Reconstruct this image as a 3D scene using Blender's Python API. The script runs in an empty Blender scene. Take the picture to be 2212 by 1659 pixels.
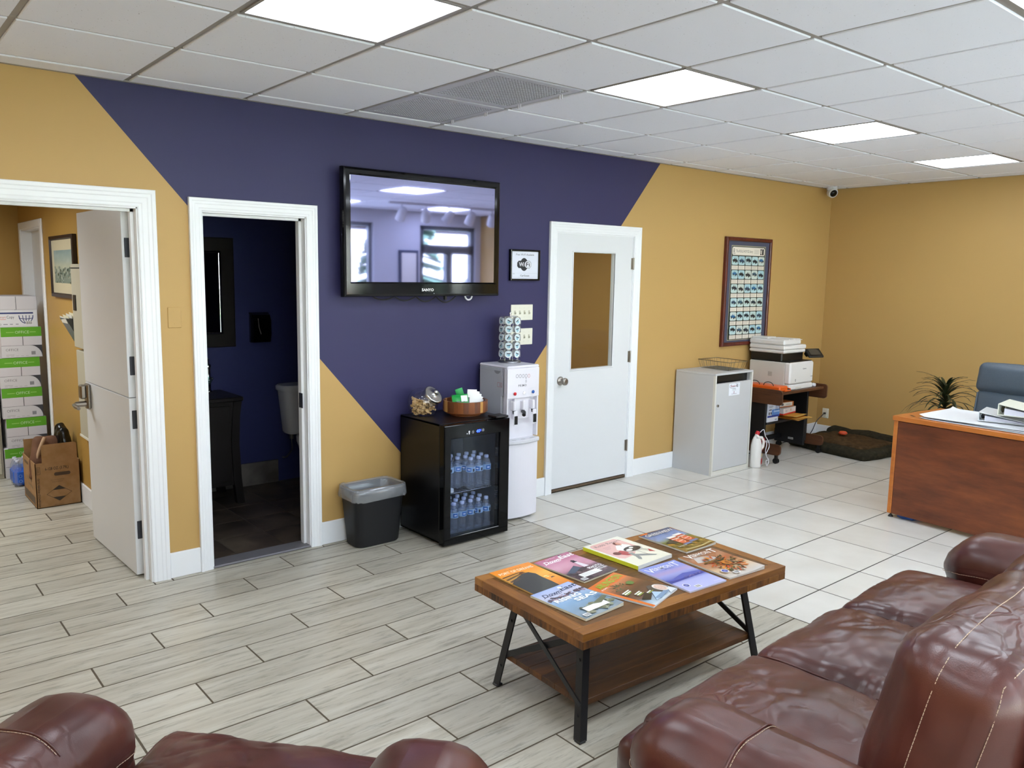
import bpy, bmesh, math, random
from mathutils import Vector, Matrix, Euler, noise
S = bpy.context.scene
C = S.collection
PI = math.pi
random.seed(7)
# ------------------------------------------------------------------ camera, world, lights, exposure
F_PX, CAM, YAW, PITCH, ROLL = 1729.8, (-3.0437, -4.3314, 1.6664), 0.68296, -0.13407, 0.01274
H, XR, D5, TI = 2.592, 5.122, 0.172, 0.6096
cd = bpy.data.cameras.new('camera'); cam = bpy.data.objects.new('camera', cd); C.objects.link(cam)
cd.sensor_fit = 'HORIZONTAL'; cd.sensor_width = 36.0; cd.lens = 36.0 * F_PX / 2212
cd.shift_x = 62.97 / 2212; cd.shift_y = -2.03 / 2212
cd.clip_start = 0.02; cd.clip_end = 300
_f = Vector((math.sin(YAW) * math.cos(PITCH), math.cos(YAW) * math.cos(PITCH), math.sin(PITCH)))
_r = Vector((math.cos(YAW), -math.sin(YAW), 0)); _u = _r.cross(_f)
_r2 = math.cos(ROLL) * _r + math.sin(ROLL) * _u; _u2 = -math.sin(ROLL) * _r + math.cos(ROLL) * _u
cam.matrix_world = Matrix(((_r2.x, _u2.x, -_f.x, CAM[0]), (_r2.y, _u2.y, -_f.y, CAM[1]), (_r2.z, _u2.z, -_f.z, CAM[2]), (0, 0, 0, 1)))
S.camera = cam
SKY, PANEL, SUN, EXPO = 3.2, 7.6, 28.0, 0.95
w = bpy.data.worlds.new('overcast_sky'); S.world = w; w.use_nodes = True
bg = w.node_tree.nodes['Background']; bg.inputs[0].default_value = (0.76, 0.88, 1.0, 1); bg.inputs[1].default_value = SKY
S.view_settings.view_transform = 'Standard'; S.view_settings.look = 'None'
S.view_settings.gamma = 1; S.view_settings.use_curve_mapping = False; S.view_settings.exposure = EXPO
def area(name, loc, rot, sx, sy, power, col=(1, 1, 1), portal=False):
    l = bpy.data.lights.new(name, 'AREA'); l.shape = 'RECTANGLE'; l.size = sx; l.size_y = sy; l.energy = power; l.color = col
    if portal: l.cycles.is_portal = True
    o = bpy.data.objects.new(name, l); o.location = loc; o.rotation_euler = rot; C.objects.link(o); return o
sl = bpy.data.lights.new('sun', 'SUN'); sl.energy = SUN; sl.angle = 0.01; sl.color = (0.93, 0.97, 1.0); so_ = bpy.data.objects.new('sun', sl); so_.rotation_euler = (math.radians(-38), math.radians(12), 0); C.objects.link(so_)   # shines from over the roof onto the ground in front
YF = -6.0                                   # inner face of the window wall behind the camera
WINS = [(-3.95, -2.65, 0.25, 2.4), (-2.35, -0.65, 0.25, 2.4), (-0.35, 1.35, 0.25, 2.4), (1.65, 3.13, 0.25, 2.4)]
for (a, b, c, d) in WINS + [(3.95, 5.02, 0.1, 2.4)]:
    area('window_portal', ((a + b) / 2, YF - 0.14, (c + d) / 2), (PI / 2, 0, 0), b - a, d - c, 1, portal=True)
area('office_lamp', (-3.1, 1.9, 2.2), (0, 0, 0), 1.2, 0.6, 23, (0.92, 0.97, 1.0))
area('hall_lamp', (1.6, 0.9, 2.2), (0, 0, 0), 0.5, 0.5, 7.5, (1.0, 0.95, 0.85))
# ------------------------------------------------------------------ colours and materials
def L(c):
    if isinstance(c, str): c = tuple(int(c[i:i + 2], 16) for i in (0, 2, 4))
    return tuple(((v / 255) / 12.92 if v / 255 <= 0.04045 else ((v / 255 + 0.055) / 1.055) ** 2.4) for v in c[:3])
MATS = {}
def mat(name, col='808080', rough=0.5, metal=0.0, spec=0.5, coat=0.0, emis=None, estr=0.0):
    if name in MATS: return MATS[name]
    m = bpy.data.materials.new(name); m.use_nodes = True; MATS[name] = m
    b = m.node_tree.nodes['Principled BSDF']
    b.inputs['Base Color'].default_value = (*L(col), 1) if not (isinstance(col, tuple) and max(col) <= 1) else (*col, 1)
    b.inputs['Roughness'].default_value = rough; b.inputs['Metallic'].default_value = metal
    b.inputs['Specular IOR Level'].default_value = spec; b.inputs['Coat Weight'].default_value = coat
    b.inputs['Coat Roughness'].default_value = 0.05
    if emis: b.inputs['Emission Color'].default_value = (*L(emis), 1); b.inputs['Emission Strength'].default_value = estr
    return m
def nd(m, t, **k):
    n = m.node_tree.nodes.new(t)
    for a, v in k.items():
        if a.startswith('i_'):
            key = a[2:]; n.inputs[int(key) if key.isdigit() else key.replace('_', ' ')].default_value = v
        else: setattr(n, a, v)
    return n
def lk(m, a, ao, b, bi): m.node_tree.links.new(a.outputs[ao], b.inputs[bi])
def P(m): return m.node_tree.nodes['Principled BSDF']
def ramp(m, stops):
    r = nd(m, 'ShaderNodeValToRGB'); e = r.color_ramp.elements
    while len(e) < len(stops): e.new(0.5)
    for q, (p, c) in zip(e, stops): q.position = p; q.color = (*L(c), 1)
    return r
def coords(m, scale, rand=True):
    """object coordinates, shifted per object so that shared meshes do not repeat"""
    tc = nd(m, 'ShaderNodeTexCoord'); mp = nd(m, 'ShaderNodeMapping'); mp.inputs['Scale'].default_value = scale
    if rand:
        oi = nd(m, 'ShaderNodeObjectInfo'); mu = nd(m, 'ShaderNodeVectorMath', operation='MULTIPLY_ADD')
        cx = nd(m, 'ShaderNodeCombineXYZ'); lk(m, oi, 'Random', cx, 0); lk(m, oi, 'Random', cx, 1); lk(m, oi, 'Random', cx, 2)
        mu.inputs[1].default_value = (37, 53, 19); lk(m, cx, 0, mu, 0); lk(m, tc, 'Object', mu, 2); lk(m, mu, 0, mp, 'Vector')
    else: lk(m, tc, 'Object', mp, 'Vector')
    return mp
def bump(m, src, out, strength, dist=0.002):
    b = nd(m, 'ShaderNodeBump'); b.inputs['Strength'].default_value = strength; b.inputs['Distance'].default_value = dist
    lk(m, src, out, b, 'Height'); lk(m, b, 0, P(m), 'Normal'); return b
def noisy(name, stops, scale, rough=0.5, detail=4, bmp=0.0, bdist=0.002, nscale=1.0, rand=True, spec=0.5, coat=0.0, dist=0.0):
    m = mat(name, '808080', rough, spec=spec, coat=coat)
    mp = coords(m, scale, rand); n = nd(m, 'ShaderNodeTexNoise'); n.inputs['Scale'].default_value = nscale; n.inputs['Detail'].default_value = detail
    n.inputs['Distortion'].default_value = dist
    lk(m, mp, 0, n, 'Vector'); r = ramp(m, stops); lk(m, n, 0, r, 0); lk(m, r, 0, P(m), 'Base Color')
    if bmp: bump(m, n, 0, bmp, bdist)
    return m
def glassy(name, tint=(1, 1, 1), refl=1.0, ior=1.45, rough=0.0, milk=0.0, milkcol=(1, 1, 1)):
    """thin clear sheet: transmits straight through, reflects by Fresnel, optionally a little milky"""
    m = bpy.data.materials.new(name); m.use_nodes = True; MATS[name] = m
    t = m.node_tree; t.nodes.remove(t.nodes['Principled BSDF']); out = t.nodes['Material Output']
    tr = nd(m, 'ShaderNodeBsdfTransparent'); tr.inputs[0].default_value = (*tint, 1)
    gl = nd(m, 'ShaderNodeBsdfGlossy'); gl.inputs['Roughness'].default_value = rough
    lw = nd(m, 'ShaderNodeLayerWeight'); lw.inputs['Blend'].default_value = 0.5; pw = nd(m, 'ShaderNodeMath', operation='POWER'); pw.inputs[1].default_value = 5.0; lk(m, lw, 'Facing', pw, 0)
    f0 = ((ior - 1) / (ior + 1)) ** 2; mu = nd(m, 'ShaderNodeMath', operation='MULTIPLY_ADD'); mu.inputs[1].default_value = (1 - f0) * min(refl, 1.0); mu.inputs[2].default_value = f0 * refl; mu.use_clamp = True; lk(m, pw, 0, mu, 0)
    base = tr
    if milk:
        df = nd(m, 'ShaderNodeBsdfDiffuse'); df.inputs[0].default_value = (*milkcol, 1)
        mx0 = nd(m, 'ShaderNodeMixShader'); mx0.inputs[0].default_value = milk; lk(m, tr, 0, mx0, 1); lk(m, df, 0, mx0, 2); base = mx0
    mx = nd(m, 'ShaderNodeMixShader'); lk(m, mu, 0, mx, 0); lk(m, base, 0, mx, 1); lk(m, gl, 0, mx, 2)
    t.links.new(mx.outputs[0], out.inputs[0]); return m
def wood(name, stops, along, rough=0.45, fine=60, coarse=6, bmp=0.1, rand=True):
    m = mat(name, '806040', rough); sc = [fine, fine, fine]; sc['xyz'.index(along)] = coarse
    mp = coords(m, tuple(sc), rand); n = nd(m, 'ShaderNodeTexNoise'); n.inputs['Scale'].default_value = 1; n.inputs['Detail'].default_value = 6; n.inputs['Roughness'].default_value = 0.65
    lk(m, mp, 0, n, 'Vector')
    sc2 = [7, 7, 7]; sc2['xyz'.index(along)] = 1.6
    mp2 = coords(m, tuple(sc2), rand); n2 = nd(m, 'ShaderNodeTexNoise'); n2.inputs['Scale'].default_value = 1; n2.inputs['Detail'].default_value = 3; lk(m, mp2, 0, n2, 'Vector')
    mx = nd(m, 'ShaderNodeMix'); mx.data_type = 'FLOAT'; mx.inputs[0].default_value = 0.5; lk(m, n, 0, mx, 2); lk(m, n2, 0, mx, 3)
    r = ramp(m, stops); lk(m, mx, 0, r, 0); lk(m, r, 0, P(m), 'Base Color')
    if bmp: bump(m, n, 0, bmp, 0.001)
    return m
# paints
def paint(name, col, rough=0.5):
    m = mat(name, col, rough, spec=0.35); mp = coords(m, (1, 1, 1), False); n = nd(m, 'ShaderNodeTexNoise'); n.inputs['Scale'].default_value = 260; lk(m, mp, 0, n, 'Vector'); bump(m, n, 0, 0.08, 0.001); return m
TAN, BLUE = 'BE9B60', '343259'
M_tan = paint('tan_paint', TAN); M_white = mat('white_trim_paint', 'EDEFF2', 0.35); M_bluepaint = paint('navy_paint', '343866')
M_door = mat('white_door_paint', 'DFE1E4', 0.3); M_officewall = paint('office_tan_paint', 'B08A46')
m = paint('two_tone_paint', TAN); MATS['two_tone_paint'] = m; M_two = m      # navy band painted between two slanting edges
tc = nd(m, 'ShaderNodeTexCoord'); sp = nd(m, 'ShaderNodeSeparateXYZ'); lk(m, tc, 'Object', sp, 0)
def above(k, x0, z0):
    a = nd(m, 'ShaderNodeMath', operation='MULTIPLY_ADD'); a.inputs[1].default_value = k; a.inputs[2].default_value = z0 - k * x0; lk(m, sp, 0, a, 0)
    g = nd(m, 'ShaderNodeMath', operation='GREATER_THAN'); lk(m, sp, 2, g, 0); lk(m, a, 0, g, 1); return g
g1, g2 = above(-1.127, -0.221, 0.52), above(1.157, 0.972, 1.023)
an = nd(m, 'ShaderNodeMath', operation='MULTIPLY'); lk(m, g1, 0, an, 0); lk(m, g2, 0, an, 1)
mx = nd(m, 'ShaderNodeMix'); mx.data_type = 'RGBA'; mx.inputs[6].default_value = (*L(TAN), 1); mx.inputs[7].default_value = (*L(BLUE), 1); lk(m, an, 0, mx, 0); lk(m, mx, 2, P(m), 'Base Color')
# floor
def plank_mat():
    m = mat('weathered_wood_tile', 'B9B6A8', 0.33); mp = coords(m, (1.1, 15, 1)); n = nd(m, 'ShaderNodeTexNoise'); n.inputs['Scale'].default_value = 1.6; n.inputs['Detail'].default_value = 7; n.inputs['Roughness'].default_value = 0.62; n.inputs['Distortion'].default_value = 0.6
    lk(m, mp, 0, n, 'Vector'); r = ramp(m, [(0.22, '9A9280'), (0.40, 'B5AFA0'), (0.55, 'C1BCAE'), (0.78, 'CDCABF')]); lk(m, n, 0, r, 0)
    mp2 = coords(m, (2.2, 17, 1)); n2 = nd(m, 'ShaderNodeTexNoise'); n2.inputs['Scale'].default_value = 2.2; n2.inputs['Detail'].default_value = 8; n2.inputs['Roughness'].default_value = 0.72; lk(m, mp2, 0, n2, 'Vector')
    r2 = ramp(m, [(0.36, '78705F'), (0.48, 'FFFFFF')]); lk(m, n2, 0, r2, 0)
    mx = nd(m, 'ShaderNodeMix'); mx.data_type = 'RGBA'; mx.blend_type = 'MULTIPLY'; mx.inputs[0].default_value = 0.45; lk(m, r, 0, mx, 6); lk(m, r2, 0, mx, 7)
    oi = nd(m, 'ShaderNodeObjectInfo'); hs = nd(m, 'ShaderNodeHueSaturation'); mr = nd(m, 'ShaderNodeMapRange'); mr.inputs[3].default_value = 0.88; mr.inputs[4].default_value = 1.06
    lk(m, oi, 'Random', mr, 0); lk(m, mr, 0, hs, 'Value'); lk(m, mx, 2, hs, 'Color'); lk(m, hs, 0, P(m), 'Base Color'); bump(m, n, 0, 0.05, 0.001); return m
M_plank = plank_mat()
M_tile = noisy('white_floor_tile', [(0.3, 'D0CDC5'), (0.7, 'DCDAD3')], (3, 3, 3), 0.22, bmp=0.03)
M_slate = noisy('dark_slate_tile', [(0.3, '2E2620'), (0.5, '4A3E34'), (0.7, '5E5346')], (4, 4, 4), 0.4, 6, bmp=0.15, dist=0.8)
M_grout = mat('grout', '574D3E', 0.9); M_groutw = mat('dark_grout', '3A352E', 0.9)
# ceiling
def ceil_mat():
    m = mat('acoustic_tile', 'ECEEF8', 0.9, spec=0.1); mp = coords(m, (1, 1, 1)); v = nd(m, 'ShaderNodeTexNoise'); v.inputs['Scale'].default_value = 125; v.inputs['Detail'].default_value = 2; lk(m, mp, 0, v, 'Vector')
    r = ramp(m, [(0.235, '9C9AA0'), (0.29, 'ECEEF8')]); lk(m, v, 0, r, 0); lk(m, r, 0, P(m), 'Base Color'); bump(m, r, 0, 0.35, 0.002); return m
M_ceil = ceil_mat(); M_grid = mat('ceiling_grid_metal', '98938F', 0.5)
M_panel = mat('light_diffuser', 'FFFFFF', 0.5, emis='EAF3FF', estr=PANEL)
M_vent = mat('grey_vent_metal', 'BEBEC8', 0.5)
# generic
M_black = mat('black_plastic', '0D0D0F', 0.4); M_gloss = mat('black_gloss', '050506', 0.07, spec=0.4); M_blackmetal = mat('black_steel', '16161A', 0.45)
M_chrome = mat('chrome', 'D8D8DA', 0.14, 1.0); M_satin = mat('satin_nickel', 'A09A92', 0.32, 1.0); M_wp = mat('white_plastic', 'E4E4EA', 0.3); M_greyp = mat('grey_plastic', 'B6B8BC', 0.4)
M_ivory = mat('ivory_plastic', 'E6E4D6', 0.35); M_paper = mat('paper_white', 'ECEAE4', 0.7); M_dark = mat('dark_cavity', '08080A', 0.9)
M_hinge = mat('dark_bronze', '3A3C44', 0.5, 0.3); M_clear = glassy('clear_glass', (0.96, 0.97, 0.98), 1.0, 1.8); M_window = glassy('window_glass', (0.93, 0.96, 0.95))
def print_mat(name, rough, coat=0.0):
    m = mat(name, '808080', rough, coat=coat); a = nd(m, 'ShaderNodeAttribute', attribute_name='Col'); lk(m, a, 'Color', P(m), 'Base Color'); return m
M_print = print_mat('flat_print', 0.5); M_gprint = print_mat('glossy_print', 0.28, 0.15)
# ------------------------------------------------------------------ mesh builder
class MB:
    def __init__(s): s.v = []; s.f = []; s.mi = []; s.col = []; s.sm = []
    def add(s, vs, fs, mi=0, col=None, sm=False, M=None):
        b = len(s.v)
        for p in vs:
            p = Vector(p); s.v.append(M @ p if M else p)
        for i, f in enumerate(fs):
            s.f.append(tuple(b + j for j in f)); s.mi.append(mi); s.sm.append(sm); s.col.append(col)
        return s
    def box(s, a, b, mi=0, bev=0.0, col=None, M=None, sm=False):
        x0, y0, z0 = a; x1, y1, z1 = b
        if bev <= 0:
            vs = [(x, y, z) for x in (x0, x1) for y in (y0, y1) for z in (z0, z1)]
            return s.add(vs, [(0, 1, 3, 2), (4, 6, 7, 5), (0, 4, 5, 1), (2, 3, 7, 6), (0, 2, 6, 4), (1, 5, 7, 3)], mi, col, sm, M)
        e = min(bev, (x1 - x0) / 2.01, (y1 - y0) / 2.01, (z1 - z0) / 2.01)
        vs = []
        for sx in (0, 1):
            for sy in (0, 1):
                for sz in (0, 1):
                    X, Y, Z = (x0, x1)[sx], (y0, y1)[sy], (z0, z1)[sz]; ix, iy, iz = X + e * (1 - 2 * sx), Y + e * (1 - 2 * sy), Z + e * (1 - 2 * sz)
                    vs += [(X, iy, iz), (ix, Y, iz), (ix, iy, Z)]
        g = lambda sx, sy, sz, k: (sx * 4 + sy * 2 + sz) * 3 + k
        fs = []
        for t in (0, 1):
            fs.append((g(t, 0, 0, 0), g(t, 0, 1, 0), g(t, 1, 1, 0), g(t, 1, 0, 0))); fs.append((g(0, t, 0, 1), g(0, t, 1, 1), g(1, t, 1, 1), g(1, t, 0, 1))); fs.append((g(0, 0, t, 2), g(0, 1, t, 2), g(1, 1, t, 2), g(1, 0, t, 2)))
            for q in (0, 1):
                fs.append((g(t, q, 0, 0), g(t, q, 1, 0), g(t, q, 1, 1), g(t, q, 0, 1))); fs.append((g(t, 0, q, 0), g(t, 1, q, 0), g(t, 1, q, 2), g(t, 0, q, 2))); fs.append((g(0, t, q, 1), g(1, t, q, 1), g(1, t, q, 2), g(0, t, q, 2)))
        for sx in (0, 1):
            for sy in (0, 1):
                for sz in (0, 1): fs.append((g(sx, sy, sz, 0), g(sx, sy, sz, 1), g(sx, sy, sz, 2)))
        return s.add(vs, fs, mi, col, sm, M)
    def rings(s, rings, mi=0, col=None, sm=True, caps=True, loop=False, M=None):
        n = len(rings[0]); vs = [p for r in rings for p in r]; fs = []
        for i in range(len(rings) - (0 if loop else 1)):
            a, b = i * n, ((i + 1) % len(rings)) * n
            for j in range(n): fs.append((a + j, a + (j + 1) % n, b + (j + 1) % n, b + j))
        s.add(vs, fs, mi, col, sm, M)
        if caps and not loop:
            s.add(rings[0], [tuple(range(n))], mi, col, False, M); s.add(rings[-1], [tuple(range(n))], mi, col, False, M)
        return s
    def tube(s, path, r, n=8, mi=0, col=None, closed=False, rs=None, M=None, caps=True):
        path = [Vector(p) for p in path]; N = len(path); rings = []; up = None
        for i, p in enumerate(path):
            if closed: t = path[(i + 1) % N] - path[i - 1]
            else: t = path[min(i + 1, N - 1)] - path[max(i - 1, 0)]
            t = t.normalized() if t.length > 1e-9 else Vector((0, 0, 1))
            if up is None: up = t.orthogonal().normalized()
            up = (up - up.dot(t) * t); up = up.normalized() if up.length > 1e-6 else t.orthogonal().normalized()
            q = t.cross(up); rr = rs[i] if rs else r
            rings.append([p + rr * (math.cos(2 * PI * k / n) * up + math.sin(2 * PI * k / n) * q) for k in range(n)])
        return s.rings(rings, mi, col, True, caps, closed, M)
    def cyl(s, p0, p1, r0, r1=None, n=16, mi=0, col=None, M=None):
        return s.tube([p0, p1], r0, n, mi, col, rs=[r0, r0 if r1 is None else r1], M=M)
    def lathe(s, prof, c=(0, 0, 0), n=24, mi=0, col=None, M=None, sm=True, caps=True):
        c = Vector(c); rings = [[c + Vector((max(r, 1e-4) * math.cos(2 * PI * k / n), max(r, 1e-4) * math.sin(2 * PI * k / n), z)) for k in range(n)] for r, z in prof]
        return s.rings(rings, mi, col, sm, caps, False, M)
    def prism(s, poly, d, mi=0, col=None, M=None, sm=False):
        """poly in xy, extruded to z = d"""
        n = len(poly); vs = [(x, y, 0) for x, y in poly] + [(x, y, d) for x, y in poly]
        fs = [tuple(range(n)), tuple(range(n, 2 * n))] + [(i, (i + 1) % n, n + (i + 1) % n, n + i) for i in range(n)]
        return s.add(vs, fs, mi, col, sm, M)
    def grid(s, f, nu, nv, mi=0, col=None, sm=True, M=None):
        vs = [f(i / nu, j / nv) for i in range(nu + 1) for j in range(nv + 1)]
        fs = [(i * (nv + 1) + j, (i + 1) * (nv + 1) + j, (i + 1) * (nv + 1) + j + 1, i * (nv + 1) + j + 1) for i in range(nu) for j in range(nv)]
        return s.add(vs, fs, mi, col, sm, M)
    def mesh(s, name, mats, Minv=None):
        me = bpy.data.meshes.new(name); me.from_pydata([tuple(Minv @ p) if Minv else tuple(p) for p in s.v], [], s.f)
        for mm in (mats if isinstance(mats, (list, tuple)) else [mats]): me.materials.append(mm)
        me.polygons.foreach_set('material_index', s.mi); me.polygons.foreach_set('use_smooth', s.sm)
        if any(c is not None for c in s.col):
            at = me.color_attributes.new('Col', 'FLOAT_COLOR', 'CORNER'); dat = []
            for f, c in zip(s.f, s.col):
                if c is None: c = 'FFFFFF'
                cs = [L(x) for x in c] if isinstance(c, list) else [L(c)] * len(f)
                for x in cs: dat += [*x, 1.0]
            at.data.foreach_set('color', dat)
        b = bmesh.new(); b.from_mesh(me); bmesh.ops.recalc_face_normals(b, faces=b.faces); b.to_mesh(me); b.free()
        return me
TXT = {}
def text_geo(t, shear=0.0, bold=0.0, space=1.0):
    k = (t, shear, bold, space)
    if k not in TXT:
        c = bpy.data.curves.new('t', 'FONT'); c.body = t; c.size = 1; c.shear = shear; c.offset = bold; c.space_character = space; c.resolution_u = 2; c.align_x = 'LEFT'
        o = bpy.data.objects.new('t', c); C.objects.link(o); me = bpy.data.meshes.new_from_object(o)
        vs = [v.co.copy() for v in me.vertices]; fs = [tuple(p.vertices) for p in me.polygons]
        bpy.data.objects.remove(o); bpy.data.meshes.remove(me); bpy.data.curves.remove(c)
        x0 = min(v.x for v in vs); x1 = max(v.x for v in vs); y0 = min(v.y for v in vs); y1 = max(v.y for v in vs)
        TXT[k] = (vs, fs, x0, x1, y0, y1)
    return TXT[k]
class Art(MB):
    """flat print on a plane: origin O, axes U, V (metres), each layer a hair above the last"""
    def __init__(s, O, U, V, N, h=0.0004, step=0.00004, bend=None):
        super().__init__(); s.O = Vector(O); s.U = Vector(U); s.V = Vector(V); s.N = Vector(N); s.h = h; s.step = step; s.bend = bend
    def pt(s, u, v): return s.O + s.U * u + s.V * v + s.N * (s.h + (s.bend(u, v) if s.bend else 0))
    def poly(s, pts, col): s.h += s.step; return s.add([s.pt(u, v) for u, v in pts], [tuple(range(len(pts)))], 0, col)
    def rect(s, u0, v0, u1, v1, col): return s.poly([(u0, v0), (u1, v0), (u1, v1), (u0, v1)], col)
    def patch(s, u0, v0, u1, v1, n, m, f):
        """grid of coloured cells, f(a,b) gives the colour"""
        s.h += s.step
        for i in range(n):
            for j in range(m):
                a, b, c, d = u0 + (u1 - u0) * i / n, u0 + (u1 - u0) * (i + 1) / n, v0 + (v1 - v0) * j / m, v0 + (v1 - v0) * (j + 1) / m
                q = [(i / n, j / m), ((i + 1) / n, j / m), ((i + 1) / n, (j + 1) / m), (i / n, (j + 1) / m)]
                s.add([s.pt(a, c), s.pt(b, c), s.pt(b, d), s.pt(a, d)], [(0, 1, 2, 3)], 0, [f(*x) for x in q])
        return s
    def ell(s, cu, cv, ru, rv, col, n=20): return s.poly([(cu + ru * math.cos(2 * PI * k / n), cv + rv * math.sin(2 * PI * k / n)) for k in range(n)], col)
    def ring(s, cu, cv, ru, rv, t, col, n=24, a0=0, a1=2 * PI):
        s.h += s.step
        for k in range(n):
            a, b = a0 + (a1 - a0) * k / n, a0 + (a1 - a0) * (k + 1) / n
            s.add([s.pt(cu + (ru - q) * math.cos(x), cv + (rv - q) * math.sin(x)) for x, q in ((a, 0), (b, 0), (b, t), (a, t))], [(0, 1, 2, 3)], 0, col)
        return s
    def line(s, pts, t, col):
        for (a, b), (c, d) in zip(pts, pts[1:]):
            l = math.hypot(c - a, d - b) or 1; nx, ny = -(d - b) / l * t / 2, (c - a) / l * t / 2
            s.poly([(a + nx, b + ny), (c + nx, d + ny), (c - nx, d - ny), (a - nx, b - ny)], col)
        return s
    def text(s, t, u, v, size, col, width=None, align='L', shear=0.0, bold=0.0, rot=0.0, space=1.0):
        """size = cap height in metres, width squeezes or stretches the line"""
        vs, fs, x0, x1, y0, y1 = text_geo(t, shear, bold, space); k = size / 0.7; kx = k if width is None else width / (x1 - x0)
        wd = (x1 - x0) * kx; off = {'L': 0, 'C': -wd / 2, 'R': -wd}[align]; s.h += s.step; cr, sr = math.cos(rot), math.sin(rot)
        pts = []
        for p in vs:
            a, b = (p.x - x0) * kx + off, p.y * k; pts.append(s.pt(u + a * cr - b * sr, v + a * sr + b * cr))
        return s.add(pts, fs, 0, col)
# ------------------------------------------------------------------ objects
def wm(o):
    M = o.matrix_basis.copy()
    while o.parent: o = o.parent; M = o.matrix_basis @ M
    return M
def thing(name, label, cat, loc=(0, 0, 0), rz=0.0, group=None):
    o = bpy.data.objects.new(name, None); C.objects.link(o); o.location = loc; o.rotation_euler = (0, 0, rz); o.empty_display_size = 0.1
    o['label'] = label; o['category'] = cat
    if group: o['group'] = group
    return o
def part(name, mb, mats, parent, W=True, label=None, kind=None):
    """mesh child; W: built in world coordinates, else in the parent's own"""
    me = mb.mesh(name, mats, wm(parent).inverted() if W else None) if isinstance(mb, MB) else mb
    o = bpy.data.objects.new(name, me); C.objects.link(o); o.parent = parent
    if label: o['label'] = label
    if kind: o['kind'] = kind
    return o
def solo(name, mb, mats, label, cat, loc=(0, 0, 0), rz=0.0, group=None, W=True):
    M = Matrix.Translation(loc) @ Matrix.Rotation(rz, 4, 'Z')
    o = bpy.data.objects.new(name, mb.mesh(name, mats, M.inverted() if W else None) if isinstance(mb, MB) else mb); C.objects.link(o); o.location = loc; o.rotation_euler = (0, 0, rz)
    o['label'] = label; o['category'] = cat
    if group: o['group'] = group
    return o
def struct(name, mb=None, mats=None, loc=(0, 0, 0)):
    o = bpy.data.objects.new(name, mb.mesh(name, mats, Matrix.Translation(loc).inverted()) if mb else None); C.objects.link(o); o.location = loc; o['kind'] = 'structure'; return o
def dup(root, loc, rz=0.0, label=None, group=None, rot=None):
    r = root.copy(); C.objects.link(r); r.location = loc; r.rotation_euler = rot if rot else (0, 0, rz)
    if label: r['label'] = label
    if group: r['group'] = group
    for ch in list(root.children):
        c = ch.copy(); C.objects.link(c); c.parent = r
        for g in list(ch.children):
            d = g.copy(); C.objects.link(d); d.parent = c
    return r
def frameM(O, X, Y, Z): return Matrix(((X[0], Y[0], Z[0], O[0]), (X[1], Y[1], Z[1], O[1]), (X[2], Y[2], Z[2], O[2]), (0, 0, 0, 1)))
def RZ(loc, rz): return Matrix.Translation(loc) @ Matrix.Rotation(rz, 4, 'Z')
# ------------------------------------------------------------------ the shell
mb = MB(); mb.box((-4.267, YF, -0.05), (0.552, 3.75, -0.0015)); mb.box((0.552, YF, -0.05), (XR, 0.115, -0.0015), 1); mb.box((-4.267, YF, -0.0015), (0.552, -4.90, 0), 2); mb.box((0.552, YF, -0.0015), (XR, -4.99, 0), 3)
floor = struct('floor', mb, [M_grout, M_groutw, M_plank, M_tile])
cache = {}
def slab(name, sx, sy, m, key, bev=0.0, t=0.012):
    k = (key, round(sx, 3), round(sy, 3))
    if k not in cache: cache[k] = MB().box((0, 0, -t), (sx, sy, 0), bev=bev).mesh(name, m)
    return cache[k]
def lay(name, x0, y0, x1, y1, m, key, g=0.003, par=None, z=0.0):
    o = bpy.data.objects.new(name, slab(name, x1 - x0 - 2 * g, y1 - y0 - 2 * g, m, key)); C.objects.link(o); o.parent = par or floor; o.location = (x0 + g, y0 + g, z + random.uniform(-0.0004, 0.0004)); return o
def row(k, xa, xb, ya, yb):
    j = -2.0 + {0: 0.0, 1: 0.605, 2: 0.295}[k % 3] - 0.908 * 4
    while j < xb:
        a, b = max(j, xa), min(j + 0.908, xb)
        if b - a > 0.03: lay('plank', a, ya, b, yb, M_plank, 'plank', 0.0042)
        j += 0.908
for k in range(-19, 25):
    yt = -0.047 - 0.1947 * k; yb = yt - 0.1947
    if yb >= 0.115: row(k, -4.2, -1.722, yb, min(yt, 3.73))
    elif k == -1:
        row(k, -2.72, -1.80, yb, yt); row(k, -1.80, 0.552, yb, 0.0); row(k, -4.267, -2.72, yb, 0.0)
    else: row(k, -4.267, 0.552, yb, yt)
for i in range(11):
    for j in range(11):
        a = 0.552 + 0.448 * i; b = min(a + 0.448, XR)
        if b - a > 0.02: lay('tile', a, -0.454 * (j + 1), b, -0.454 * j, M_tile, 'tile', 0.0042)
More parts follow.
